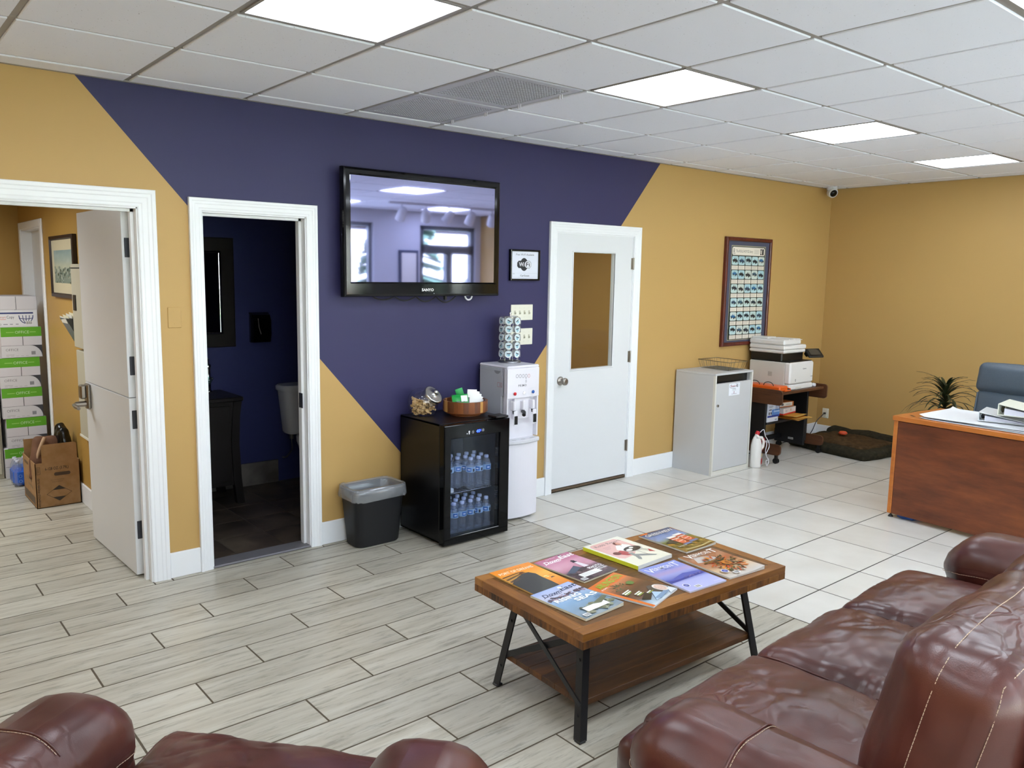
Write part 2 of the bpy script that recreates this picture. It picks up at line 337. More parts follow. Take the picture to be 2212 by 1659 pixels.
# ceiling: grid runners and lay-in tiles
mb = MB().box((-4.267, YF, H + 0.06), (XR, 0.0, H + 0.09)); ceiling = struct('ceiling', mb, M_grid)
xs = [TI * i for i in range(-7, 9)] + [XR]; ys = [0.0] + [-D5 - TI * k for k in range(0, 10)] + [YF]
for x in xs[1:-1]: part('grid_runner', MB().box((x - 0.012, YF, H + 0.007), (x + 0.012, 0, H + 0.04)), M_grid, ceiling)
for y in ys[1:-1]: part('grid_runner', MB().box((-4.267, y - 0.012, H + 0.006), (XR, y + 0.012, H + 0.04)), M_grid, ceiling)
part('wall_angle', MB().box((-4.267, -0.022, H - 0.002), (XR, 0, H + 0.004)).box((XR - 0.022, YF, H - 0.002), (XR, 0, H + 0.004)), M_grid, ceiling)
LI, LR, VI = (-6, -3, 0, 3, 6), (2, 5, 8), -1
tcache = {}
for a, b in zip(xs, xs[1:]):
    for d, c in zip(ys, ys[1:]):
        i = round(a / TI); r = round((-D5 - d) / TI)
        if abs(b - a - TI) < 0.01 and abs(d - c - TI) < 0.01 and ((i in LI and r in LR) or (i == VI and r in (0, 1))): continue
        g = 0.0135; k = (round(b - a, 3), round(d - c, 3))
        if k not in tcache: tcache[k] = MB().box((0, 0, 0), (b - a - 2 * g, d - c - 2 * g, 0.03), bev=0.003).mesh('ceiling_tile', M_ceil)
        o = bpy.data.objects.new('ceiling_tile', tcache[k]); C.objects.link(o); o.parent = ceiling; o.location = (a + g, c + g, H + random.uniform(-0.001, 0.001))
WHERE = {2: 'in the row by the navy wall', 5: 'in the middle row', 8: 'in the row by the windows'}
NTH = {-6: 'leftmost', -3: 'left of the air vents', 0: 'right of the air vents', 3: 'second from the right wall', 6: 'nearest the right wall'}
def make_light():
    t = thing('ceiling_light', 'x', 'ceiling light', group='square ceiling light panels')
    fr = MB(); h = TI / 2 - 0.013
    for a, b in (((-h, -h), (h, -h + 0.012)), ((-h, h - 0.012), (h, h)), ((-h, -h), (-h + 0.012, h)), ((h - 0.012, -h), (h, h))): fr.box((*a, 0), (*b, 0.03))
    part('frame', fr, M_grid, t, False); part('diffuser', MB().box((-h + 0.012, -h + 0.012, 0.006), (h - 0.012, h - 0.012, 0.012)), M_panel, t, False); return t
lt = make_light(); first = True
for r in LR:
    for i in LI:
        loc = ((i + 0.5) * TI, -D5 - (r + 0.5) * TI, H + 0.002); lab = 'lit square ceiling light, ' + NTH[i] + ' ' + WHERE[r]
        if (i, r) == (6, 5): continue
        if first: lt.location = loc; lt['label'] = lab; first = False
        else: dup(lt, loc, 0, lab)
for r, lab in ((0, 'grey perforated ceiling air vent closest to the navy wall'), (1, 'grey perforated ceiling air vent one tile out from the navy wall')):
    t = thing('air_vent', lab, 'air vent', ((VI + 0.5) * TI, -D5 - (r + 0.5) * TI, H), group='ceiling return air vents'); h = TI / 2 - 0.013; fr = MB(); q = h - 0.05
    for a, b in (((-h, -h), (h, -q)), ((-h, q), (h, h)), ((-h, -q), (-q, q)), ((q, -q), (h, q))): fr.box((*a, 0), (*b, 0.01), bev=0.002)
    part('frame', fr, M_vent, t, False); gr = MB(); n = 26
    for k in range(n + 1):
        p = -q + 2 * q * k / n; gr.box((p - 0.0026, -q, 0.001), (p + 0.0026, q, 0.014)); gr.box((-q, p - 0.0026, 0.001), (q, p + 0.0026, 0.014))
    part('grille', gr, M_vent, t, False, kind='stuff'); part('backing', MB().box((-q, -q, 0.03), (q, q, 0.034)), mat('vent_backing', '9A99A0', 0.7), t, False)
    for y in (-0.16, 0.16): part('latch', MB().box((h - 0.03, y - 0.012, -0.022), (h - 0.026, y - 0.004, 0.0)).box((h - 0.03, y + 0.004, -0.022), (h - 0.026, y + 0.012, 0.0)), M_wp, t, False)
# walls
WT = 0.115
D1, D2, D3 = (-2.72, -1.80, 1.985), (-1.472, -0.865, 1.985), (1.165, 2.035, 1.988)
mb = MB(); edges = [-4.267, D1[0], D1[1], D2[0], D2[1], D3[0], D3[1], XR + 0.1]
for i in range(0, 8, 2): mb.box((edges[i], 0, 0), (edges[i + 1], WT, H + 0.05))
for d in (D1, D2, D3): mb.box((d[0], 0, d[2]), (d[1], WT, H + 0.05))
wall_back = struct('wall_back', mb, M_two)
struct('wall_right', MB().box((XR, YF - 0.2, 0), (XR + 0.1, 0.0, H + 0.05)), M_tan); struct('wall_left', MB().box((-4.367, YF - 0.2, 0), (-4.267, WT, H + 0.05)), M_tan)
mb = MB(); ex = -4.267
for (a, b, c, d) in WINS + [(3.95, 5.02, 0.1, 2.4)]:
    mb.box((ex, YF - 0.2, 0), (a, YF, H + 0.05)); mb.box((a, YF - 0.2, 0), (b, YF, c)); mb.box((a, YF - 0.2, d), (b, YF, H + 0.05)); ex = b
mb.box((ex, YF - 0.2, 0), (XR, YF, H + 0.05)); struct('wall_front', mb, mat('pale_wall_paint', 'C9CAD2', 0.6))
M_winframe = mat('dark_window_frame', '5A5E66', 0.4, 0.5)
for n, (a, b, c, d) in enumerate(WINS):
    wn = struct('window_%d' % (n + 1), MB().box((a, YF - 0.12, c), (a + 0.05, YF - 0.05, d)).box((b - 0.05, YF - 0.12, c), (b, YF - 0.05, d)).box((a, YF - 0.12, d - 0.05), (b, YF - 0.05, d)).box((a, YF - 0.12, c), (b, YF - 0.05, c + 0.05)), M_winframe)
    part('pane', MB().box((a + 0.05, YF - 0.09, c + 0.05), (b - 0.05, YF - 0.084, d - 0.05)), M_window, wn)
a, b, c, d = 3.95, 5.02, 0.1, 2.4
fr = MB().box((a, YF - 0.14, c), (a + 0.09, YF - 0.04, d)).box((b - 0.06, YF - 0.14, c), (b, YF - 0.04, d)).box((a, YF - 0.14, d - 0.06), (b, YF - 0.04, d)).box((a, YF - 0.14, c), (b, YF - 0.04, c + 0.12)).box((a, YF - 0.14, 1.98), (b, YF - 0.04, 2.12)).box((4.48, YF - 0.14, c), (4.60, YF - 0.04, 2.0))
sd = struct('door_4', fr, M_winframe)
for q in ((a + 0.09, c + 0.12, 4.48, 1.98), (4.60, c + 0.12, b - 0.06, 1.98), (a + 0.09, 2.12, b - 0.06, d - 0.06)): part('pane', MB().box((q[0], YF - 0.09, q[1]), (q[2], YF - 0.084, q[3])), M_window, sd)
part('handle', MB().tube([(4.43, YF - 0.04, 0.9), (4.43, YF + 0.03, 0.92), (4.43, YF + 0.03, 1.2), (4.43, YF - 0.04, 1.22)], 0.011), M_satin, sd)
# door casings
PROF = [(0, 0), (0, 0.011), (0.006, 0.014), (0.018, 0.0125), (0.024, 0.0145), (0.046, 0.0150), (0.052, 0.0172), (0.066, 0.0175), (0.071, 0.0205), (0.086, 0.021), (0.090, 0.018), (0.090, 0)]
def casing(x0, x1, zt, w=0.09, y=0.0, z0=0.0):
    k = w / 0.09; mb = MB(); path = [((x0, z0), (-1, 0)), ((x0, zt), (-1, 1)), ((x1, zt), (1, 1)), ((x1, z0), (1, 0))]
    mb.rings([[(p[0] + m[0] * u * k, y - t, p[1] + m[1] * u * k) for u, t in PROF] for p, m in path], sm=False); return mb
def jamb(x0, x1, zt, stop=True):
    mb = MB().box((x0 - 0.012, -0.004, 0), (x0 + 0.006, WT + 0.004, zt)).box((x1 - 0.006, -0.004, 0), (x1 + 0.012, WT + 0.004, zt)).box((x0, -0.004, zt - 0.006), (x1, WT + 0.004, zt + 0.012))
    if stop: mb.box((x0 + 0.006, 0.045, 0), (x0 + 0.02, 0.08, zt)).box((x1 - 0.022, 0.045, 0), (x1 - 0.006, 0.08, zt)).box((x0, 0.045, zt - 0.02), (x1, 0.08, zt - 0.006))
    return mb
d1 = struct('door_1', jamb(*D1), M_white); part('casing', casing(D1[0], D1[1], D1[2], 0.09), M_white, d1)
# dutch door leaf of the office, swung in against the side wall
LM = RZ((-1.803, 0.122, 0), math.radians(1.6)) @ Matrix.Translation((1.803, -0.122, 0))
lo = part('leaf', MB().box((-1.848, 0.122, 0.012), (-1.803, 0.955, 0.992), bev=0.002, M=LM), M_door, d1, label='lower half of the split door leaf'); part('leaf', MB().box((-1.848, 0.122, 0.996), (-1.803, 0.955, 2.0), bev=0.002, M=LM), M_door, d1, label='upper half of the split door leaf')
for z in (1.785, 1.165, 0.875, 0.265): part('hinge', MB().box((-1.836, 0.116, z - 0.05), (-1.806, 0.122, z + 0.05), bev=0.002).cyl((-1.802, 0.116, z - 0.05), (-1.802, 0.116, z + 0.05), 0.006, n=10), M_hinge, d1)
hb = MB().box((-1.872, 0.84, 0.835), (-1.848, 0.905, 0.99), bev=0.008, M=LM).box((-1.905, 0.846, 0.90), (-1.872, 0.899, 0.985), bev=0.008, M=LM).cyl((-1.872, 0.872, 0.868), (-1.93, 0.872, 0.868), 0.017, M=LM).tube([(-1.925, 0.872, 0.868), (-1.94, 0.865, 0.866), (-1.945, 0.80, 0.862), (-1.94, 0.76, 0.86)], 0.011, M=LM)
part('handle', hb, M_satin, d1, label='nickel keypad lever lock')
d2 = struct('door_2', jamb(*D2), M_white); part('casing', casing(D2[0], D2[1], D2[2], 0.07), M_white, d2)
part('threshold', MB().box((D2[0], -0.012, 0.0), (D2[1], WT, 0.014), bev=0.006), mat('grey_metal_threshold', '77757A', 0.4, 0.3), d2)
part('strike_plate', MB().box((D2[1] - 0.024, 0.03, 0.86), (D2[1] - 0.0215, 0.075, 0.95)), M_hinge, d2)
d3 = struct('door_3', jamb(D3[0], D3[1], D3[2], False), M_white); part('casing', casing(D3[0], D3[1], D3[2], 0.075), M_white, d3)
lf = MB(); wx0, wx1, wz0, wz1 = 1.352, 1.818, 0.952, 1.846
for a, b in (((1.169, 0.030), (wx0, 1.982)), ((wx1, 0.030), (2.030, 1.982)), ((wx0, 0.030), (wx1, wz0)), ((wx0, wz1), (wx1, 1.982))): lf.box((a[0], 0.002, a[1]), (b[0], 0.042, b[1]))
leaf3 = part('leaf', lf, M_door, d3)
bd = MB()
for a, b in (((wx0 - 0.012, wz0 - 0.012), (wx1 + 0.012, wz0)), ((wx0 - 0.012, wz1), (wx1 + 0.012, wz1 + 0.012)), ((wx0 - 0.012, wz0), (wx0, wz1)), ((wx1, wz0), (wx1 + 0.012, wz1))): bd.box((a[0], -0.004, a[1]), (b[0], 0.01, b[1]), bev=0.003)
part('glazing_bead', bd, M_door, leaf3); part('pane', MB().box((wx0, 0.02, wz0), (wx1, 0.025, wz1)), M_window, leaf3)
M_ = Matrix.Translation((1.243, 0.002, 0.872)) @ Matrix.Rotation(PI / 2, 4, 'X')
part('knob', MB().lathe([(0.034, 0), (0.034, 0.006), (0.026, 0.012), (0.013, 0.016), (0.012, 0.03), (0.022, 0.036), (0.029, 0.048), (0.027, 0.060), (0.015, 0.066), (0.004, 0.064)], M=M_), M_satin, d3)
for z in (1.772, 1.018, 0.275): part('hinge', MB().cyl((2.034, -0.006, z - 0.048), (2.034, -0.006, z + 0.048), 0.007, n=10).box((2.012, -0.003, z - 0.045), (2.03, 0.002, z + 0.045)).box((2.037, -0.006, z - 0.045), (2.055, -0.003, z + 0.045)), M_satin, d3)
part('threshold', MB().box((D3[0], 0.0, 0.0), (D3[1], WT, 0.022), bev=0.006), mat('brown_threshold', '5B4A38', 0.6), d3)
# baseboards
def bbx(x0, x1, h=0.142): struct('baseboard_back', MB().box((x0, -0.014, 0), (x1, 0, h), bev=0.003), M_white)
bbx(D1[1] + 0.09, D2[0] - 0.07); bbx(D2[1] + 0.07, D3[0] - 0.075); bbx(D3[1] + 0.075, XR); bbx(-4.267, D1[0] - 0.09)
struct('baseboard_right', MB().box((XR - 0.014, YF, 0), (XR, -0.014, 0.122), bev=0.003), M_white)
# office beyond door 1
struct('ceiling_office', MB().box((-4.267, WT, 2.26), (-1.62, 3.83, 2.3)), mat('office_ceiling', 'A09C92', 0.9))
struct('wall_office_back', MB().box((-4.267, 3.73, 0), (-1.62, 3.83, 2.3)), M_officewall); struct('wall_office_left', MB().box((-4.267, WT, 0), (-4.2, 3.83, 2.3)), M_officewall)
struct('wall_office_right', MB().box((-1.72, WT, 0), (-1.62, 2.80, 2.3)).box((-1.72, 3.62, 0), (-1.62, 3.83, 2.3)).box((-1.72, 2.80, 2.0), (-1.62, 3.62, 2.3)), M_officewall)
d5 = struct('door_5', MB().box((-1.724, 2.793, 0), (-1.60, 2.806, 2.0)).box((-1.724, 3.614, 0), (-1.60, 3.627, 2.0)).box((-1.724, 2.8, 1.99), (-1.60, 3.62, 2.005)), M_white)
part('casing', MB().box((-1.735, 2.735, 0), (-1.72, 2.80, 2.06), bev=0.004).box((-1.735, 3.62, 0), (-1.72, 3.685, 2.06), bev=0.004).box((-1.735, 2.80, 2.0), (-1.72, 3.62, 2.06), bev=0.004), M_white, d5)
part('leaf', MB().box((-1.645, 2.806, 0.01), (-1.605, 3.614, 1.99)), M_door, d5)
struct('baseboard_office', MB().box((-1.734, 0.96, 0), (-1.72, 2.735, 0.142), bev=0.003), M_white)
# washroom beyond door 2
struct('ceiling_washroom', MB().box((-1.62, WT, 2.4), (0.1, 1.65, 2.45)), mat('washroom_ceiling', '8A8A90', 0.9))
struct('wall_washroom_back', MB().box((-1.62, 1.55, 0), (0.1, 1.65, 2.4)), M_bluepaint); struct('wall_washroom_left', MB().box((-1.62, WT, 0), (-1.60, 1.55, 2.4)), M_bluepaint); struct('wall_washroom_right', MB().box((0.05, WT, 0), (0.1, 1.55, 2.4)), M_bluepaint)
wf = struct('floor_washroom', MB().box((-1.60, WT, -0.001), (0.05, 1.55, 0.008)), mat('slate_grout', '7A7166', 0.9))
for i in range(6):
    for j in range(5):
        x0 = -1.60 + 0.31 * i; x1 = min(x0 + 0.31, 0.05); y0 = WT + 0.31 * j; y1 = min(y0 + 0.31, 1.55)
        if x1 - x0 > 0.03 and y1 - y0 > 0.03: lay('tile', x0, y0, x1, y1, M_slate, 'slate', 0.003, wf, 0.012)
bw = struct('baseboard_washroom', MB().box((-1.60, 1.545, 0.012), (-0.36, 1.55, 0.19)), M_groutw)
for i in range(4): part('tile', MB().box((-1.60 + 0.31 * i, 1.532, 0.012), (-1.60 + 0.31 * i + 0.306, 1.546, 0.188), bev=0.002), noisy('slate_skirting', [(0.3, '4A443E'), (0.7, '77706A')], (5, 5, 5), 0.5), bw)
# small hall behind the glazed door
struct('wall_hall_back', MB().box((0.1, 1.75, 0), (3.0, 1.85, 2.4)), M_tan); struct('wall_hall_left', MB().box((0.1, WT, 0), (0.15, 1.75, 2.4)), M_tan); struct('wall_hall_right', MB().box((2.95, WT, 0), (3.0, 1.75, 2.4)), M_tan)
struct('ceiling_hall', MB().box((0.1, WT, 2.4), (3.0, 1.85, 2.44)), M_ceil); struct('floor_hall', MB().box((0.15, WT, -0.01), (2.95, 1.75, 0.0)), M_tile)
struct('sun_block_roof', MB().box((-4.8, YF - 0.35, H + 0.35), (XR + 0.5, 4.2, H + 0.55)).box((-4.8, 3.85, -0.3), (XR + 0.5, 4.0, H + 0.4)).box((-4.8, YF - 0.2, -0.3), (-4.6, 3.9, H + 0.4)).box((XR + 0.3, YF - 0.2, -0.3), (XR + 0.5, 3.9, H + 0.4)), mat('sun_block_grey', '8A8A8A', 0.8))  # unseen roof and outer shell, added to stop sun leaking into the rooms
# outside the front windows (seen in the television's reflection)
struct('ground', MB().box((-40, -60, -0.35), (40, YF - 0.2, -0.25)), noisy('lawn', [(0.3, '5E7A3C'), (0.7, '86A05A')], (3, 3, 3), 0.9))
struct('bounce_slab', MB().box((-40, -15, -0.25), (40, YF - 0.2, -0.20)), mat('bounce_pale_grey', 'C4C2BC', 0.9)); struct('road', MB().box((-40, -26, -0.25), (40, -17, -0.24)), mat('asphalt', '8A8A8C', 0.9))  # pale slab by the windows added to bounce daylight onto the ceiling
mb = MB().box((-30, -46, -0.25), (40, -36, 6.5)).box((-30, -36.05, 4.1), (40, -36, 4.9), 1).box((-30, -36.05, 0.0), (40, -36, 0.6), 2)
bl = thing('building', 'long pale building with a red stripe across the road, mirrored in the television', 'building', (5, -41, -0.25)); part('walls', mb, [mat('pale_cladding', 'E9DFE0', 0.7), mat('red_stripe', 'C2504E', 0.6), mat('grey_plinth', '9A9A9A', 0.8)], bl)
def car(name, x, y, rz, col, label, kind):
    t = thing(name, label, 'car', (x, y, -0.24), rz); prof = {'sedan': [(-2.2, 0.35), (-2.25, 0.75), (-1.5, 0.95), (-0.9, 1.4), (0.6, 1.42), (1.2, 0.98), (2.1, 0.85), (2.2, 0.35)], 'suv': [(-2.2, 0.4), (-2.2, 1.1), (-2.0, 1.75), (0.5, 1.78), (1.1, 1.12), (2.1, 1.0), (2.2, 0.4)], 'pickup': [(-2.6, 0.45), (-2.6, 1.1), (-0.9, 1.1), (-0.7, 1.75), (0.6, 1.78), (1.2, 1.15), (2.4, 1.05), (2.5, 0.45)]}[kind]
    Mx = Matrix.Translation((0, 0.85, 0)) @ Matrix.Rotation(PI / 2, 4, 'X'); part('body', MB().prism(prof, 1.7, M=Mx), mat('car_paint_' + name, col, 0.25, coat=1), t, False)
    zc = 1.02 if kind == 'sedan' else 1.2; part('glass', MB().box((-0.8, -0.862, zc), (0.7, 0.862, zc + 0.3)), M_gloss, t, False)
    for sx in (-1.4, 1.4):
        for sy in (-0.87, 0.87): part('wheel', MB().cyl((sx, sy - 0.08, 0.34), (sx, sy + 0.08, 0.34), 0.34, n=18), M_black, t, False)
car('sedan', 14.6, -22.0, 0.1, 'E8E8EA', 'white sedan parked across the road, mirrored in the television', 'sedan'); car('red_car', 10.6, -24.5, 0.1, 'B02A30', 'red utility vehicle parked behind the white sedan', 'suv'); car('pickup_truck', 19.6, -23.5, 0.05, '50545C', 'dark pickup truck parked right of the white sedan', 'pickup')
def spruce(x, y, h, label):
    t = thing('spruce_tree', label, 'tree', (x, y, -0.25)); part('trunk', MB().cyl((0, 0, 0), (0, 0, h * 0.9), 0.14, 0.03, 8), mat('bark', '4B3A2C', 0.9), t, False); f = MB(); rr = random.Random(int(x * 10))
    for k in range(260):
        z = rr.uniform(0.3, h); r = (1 - z / h) * h * 0.27 + 0.1; a = rr.uniform(0, 2 * PI); p = Vector((r * math.cos(a), r * math.sin(a), z - 0.25 * r)); q = Vector((0.1 * math.cos(a), 0.1 * math.sin(a), z)); s = Vector((-math.sin(a), math.cos(a), 0)) * 0.22
        f.add([q, p + s, p + Vector((0, 0, -0.12)), p - s], [(0, 1, 2), (0, 2, 3)])
    part('foliage', f, noisy('spruce_green', [(0.3, '2E4A38'), (0.7, '54705A')], (3, 3, 3), 0.8), t, False, kind='stuff')
spruce(3.6, -11.5, 5.5, 'blue green spruce tree outside the left front window'); spruce(9.5, -15, 6.5, 'blue green spruce tree outside the glazed front door')
# ------------------------------------------------------------------ television
tv = thing('television', 'large wall mounted flat television with glossy black bezel on the navy wall', 'television', (-0.07, -0.02, 1.525))
x0, x1, z0, z1 = -0.672, 0.530, 1.526, 2.288; sx0, sx1, sz0, sz1 = -0.620, 0.488, 1.616, 2.242; yf = -0.105
def hole_frame(mb, o, i, yb, yft, lip=0.012):
    """bevelled rectangular frame facing -y; o, i = outer and inner (x0, z0, x1, z1)"""
    R = lambda q, g, y: [(q[0] + g, y, q[1] + g), (q[2] - g, y, q[1] + g), (q[2] - g, y, q[3] - g), (q[0] + g, y, q[3] - g)]
    mb.rings([R(o, 0, yb), R(o, 0, yft + lip), R(o, lip * 0.3, yft + lip * 0.3), R(o, lip, yft), R(i, -lip * 0.6, yft), R(i, 0, yft + lip * 0.6), R(i, 0, yb)], sm=False, caps=False, loop=True); return mb
part('bezel', hole_frame(MB(), (x0, z0, x1, z1), (sx0, sz0, sx1, sz1), -0.06, yf, 0.016), M_gloss, tv)
part('back_cover', MB().box((x0 + 0.02, -0.064, z0 + 0.02), (x1 - 0.02, -0.05, z1 - 0.02), bev=0.004).box((-0.55, -0.05, 1.6), (0.4, -0.03, 2.2), bev=0.01), M_black, tv)
M_screen = mat('lcd_screen', (0.44, 0.45, 0.74), 0.03, 1.0)
part('screen', MB().box((sx0, -0.094, sz0), (sx1, -0.066, sz1)), M_screen, tv)
part('lettering', Art((-0.115, yf, 1.560), (1, 0, 0), (0, 0, 1), (0, -1, 0)).text('SANYO', 0, 0, 0.017, 'F4F4F6', width=0.092, bold=0.02), M_print, tv)
part('indicator', MB().cyl((-0.02, yf + 0.002, 1.545), (-0.02, yf - 0.001, 1.545), 0.003, n=8), M_greyp, tv)
part('wall_mount', MB().box((-0.4, -0.03, 1.65), (0.3, -0.001, 2.1)), M_blackmetal, tv)
cb = MB()
for k in range(4):
    xa = -0.45 + 0.16 * k; cb.tube([(xa + 0.16 * t, -0.055 + 0.006 * math.sin(5 * t), 1.527 - 0.035 * math.sin(PI * t) * (0.6 + 0.2 * k % 1.0)) for t in [q / 10 for q in range(11)]], 0.005, 6)
cb.box((0.095, -0.07, 1.502), (0.110, -0.05, 1.527)); part('cable', cb, M_black, tv)
part('cable_clip', MB().tube([(0.297 + 0.03 * math.cos(a), -0.06, 1.53 + 0.03 * math.sin(a)) for a in [PI + PI * k / 12 for k in range(13)]], 0.006, 8), M_wp, tv, label='white cable loop')
# ------------------------------------------------------------------ wifi sign, switches, plates, camera, posters
sg = thing('framed_sign', 'small black framed wireless internet sign beside the glazed door', 'sign', (0.842, 0, 1.63))
o = (0.702, 1.630, 0.984, 1.850); part('frame', hole_frame(MB(), o, (o[0] + 0.013, o[1] + 0.013, o[2] - 0.013, o[3] - 0.013), -0.001, -0.026, 0.006), M_gloss, sg)
A = Art((0.713, -0.014, 1.641), (1, 0, 0), (0, 0, 1), (0, -1, 0)); W_, Hh = 0.26, 0.198; A.rect(0, 0, W_, Hh, 'DDE0EC')
A.text('Free Wi-Fi Available', W_ / 2, 0.167, 0.014, '3A3A44', width=0.175, align='C', shear=0.35); A.ell(0.122, 0.104, 0.037, 0.046, '1C1C22')
bx = lambda u0, v0, u1, v1, r, c: A.poly([(u0 + r, v0), (u1 - r, v0), (u1, v0 + r), (u1, v1 - r), (u1 - r, v1), (u0 + r, v1), (u0, v1 - r), (u0, v0 + r)], c)
bx(0.056, 0.078, 0.190, 0.130, 0.014, '1C1C22'); bx(0.130, 0.081, 0.187, 0.127, 0.012, 'E8EAF2')
A.text('Wi', 0.098, 0.090, 0.030, 'F0F0F6', width=0.048, align='C', bold=0.015); A.text('Fi', 0.159, 0.090, 0.030, '1C1C22', width=0.036, align='C', bold=0.015)
for q in ((0.010, 0.012, 0.250, 0.0125), (0.010, 0.042, 0.250, 0.0425), (0.010, 0.012, 0.0105, 0.0425), (0.2495, 0.012, 0.25, 0.0425)): A.rect(*q, '8A8C96')
A.rect(0.014, 0.036, 0.034, 0.039, '9A9CA6'); A.text('CarGuest', 0.13, 0.019, 0.012, '2A2A32', width=0.088, align='C', bold=0.01); part('print', A, M_print, sg)
def switch(x0, x1, z0, z1, label):
    t = thing('switch_plate', label, 'light switch', ((x0 + x1) / 2, 0, z0), group='ivory switch plates'); part('plate', MB().box((x0, -0.007, z0), (x1, 0, z1), bev=0.003), M_ivory, t); n = 4
    for k in range(n):
        x = x0 + (x1 - x0) * (k + 0.5) / n * 0.86 + (x1 - x0) * 0.07; zc = (z0 + z1) / 2
        part('toggle', MB().box((x - 0.006, -0.009, zc - 0.014), (x + 0.006, -0.006, zc + 0.014)).box((x - 0.004, -0.02, zc - 0.011), (x + 0.004, -0.006, zc + 0.001), bev=0.002), mat('aged_ivory', 'C2BEAC', 0.4), t)
        [part('screw', MB().cyl((x, -0.0085, zc + q), (x, -0.006, zc + q), 0.0028, n=8), M_ivory, t) for q in (0.033, -0.033)]
switch(0.726, 0.937, 1.346, 1.459, 'upper ivory four gang switch plate below the framed sign'); switch(0.726, 0.939, 1.168, 1.287, 'lower ivory four gang switch plate half hidden behind the pod carousel')
t = thing('blank_wall_plate', 'tan painted blank wall plate between the two left doorways', 'wall plate', (-1.634, 0, 1.368)); part('plate', MB().box((-1.669, -0.006, 1.368), (-1.598, 0, 1.477), bev=0.004), M_tan, t)
for z in (1.39, 1.455): part('screw', MB().cyl((-1.634, -0.008, z), (-1.634, -0.005, z), 0.003, n=8), M_tan, t)
sc = thing('security_camera', 'small white dome security camera in the ceiling corner', 'camera', (4.93, -0.10, H)); part('base', MB().cyl((4.93, -0.10, H - 0.03), (4.93, -0.10, H + 0.006), 0.05, n=20), M_wp, sc)
Mx = frameM((4.93, -0.10, H - 0.05), Vector((0.5, -0.3, 0.0)).normalized(), Vector((-0.22, -0.37, 0.9)).normalized(), Vector((-0.65, -0.70, -0.28)).normalized())
part('housing', MB().lathe([(0.002, -0.06), (0.035, -0.055), (0.048, -0.02), (0.048, 0.05), (0.040, 0.056)], M=Mx), M_wp, sc); part('lens', MB().lathe([(0.038, 0.05), (0.034, 0.062), (0.002, 0.066)], M=Mx), M_gloss, sc)
ps = thing('framed_poster', 'tall framed poster of thirty vintage car pictures above the grey cabinet', 'poster', (3.65, 0, 1.04)); px0, px1, pz0, pz1 = 3.272, 4.022, 1.040, 2.040
part('frame', hole_frame(MB(), (px0, pz0, px1, pz1), (px0 + 0.035, pz0 + 0.035, px1 - 0.035, pz1 - 0.035), -0.001, -0.032, 0.012), wood('mahogany_frame', [(0.3, '3A0F0A'), (0.7, '6E2A1A')], 'z', 0.3), ps)
part('mat_board', MB().box((px0 + 0.034, -0.014, pz0 + 0.034), (px1 - 0.034, -0.010, pz1 - 0.034)), mat('slate_mat_board', '474A5E', 0.8), ps)
A = Art((3.375, -0.0145, 1.098), (1, 0, 0), (0, 0, 1), (0, -1, 0)); W_, Hh = 0.545, 0.862; rr = random.Random(3)
A.rect(-0.006, -0.006, W_ + 0.006, Hh + 0.006, 'A8A08A'); A.rect(0, 0, W_, Hh, '3C463C')
bx(0.008, Hh - 0.082, W_ - 0.008, Hh - 0.008, 0.014, 'E6DED2')
A.text('R', 0.026, Hh - 0.070, 0.048, '55544E', width=0.026); A.rect(0.024, Hh - 0.074, 0.054, Hh - 0.071, '77766E'); A.text('The ROLLS-ROYCE Story', 0.068, Hh - 0.056, 0.024, '4A4A46', width=0.27)
for k in range(5): A.rect(0.36, Hh - 0.030 - 0.009 * k, 0.44, Hh - 0.027 - 0.009 * k, 'B9B2A6')
A.rect(0.462, Hh - 0.074, 0.486, Hh - 0.018, '1B1B1E'); A.rect(0.492, Hh - 0.074, 0.520, Hh - 0.018, '1B1B1E'); A.rect(0.470, Hh - 0.064, 0.482, Hh - 0.030, 'D8D0C4')
rh = (Hh - 0.094) / 6; cw = (W_ - 0.012) / 5
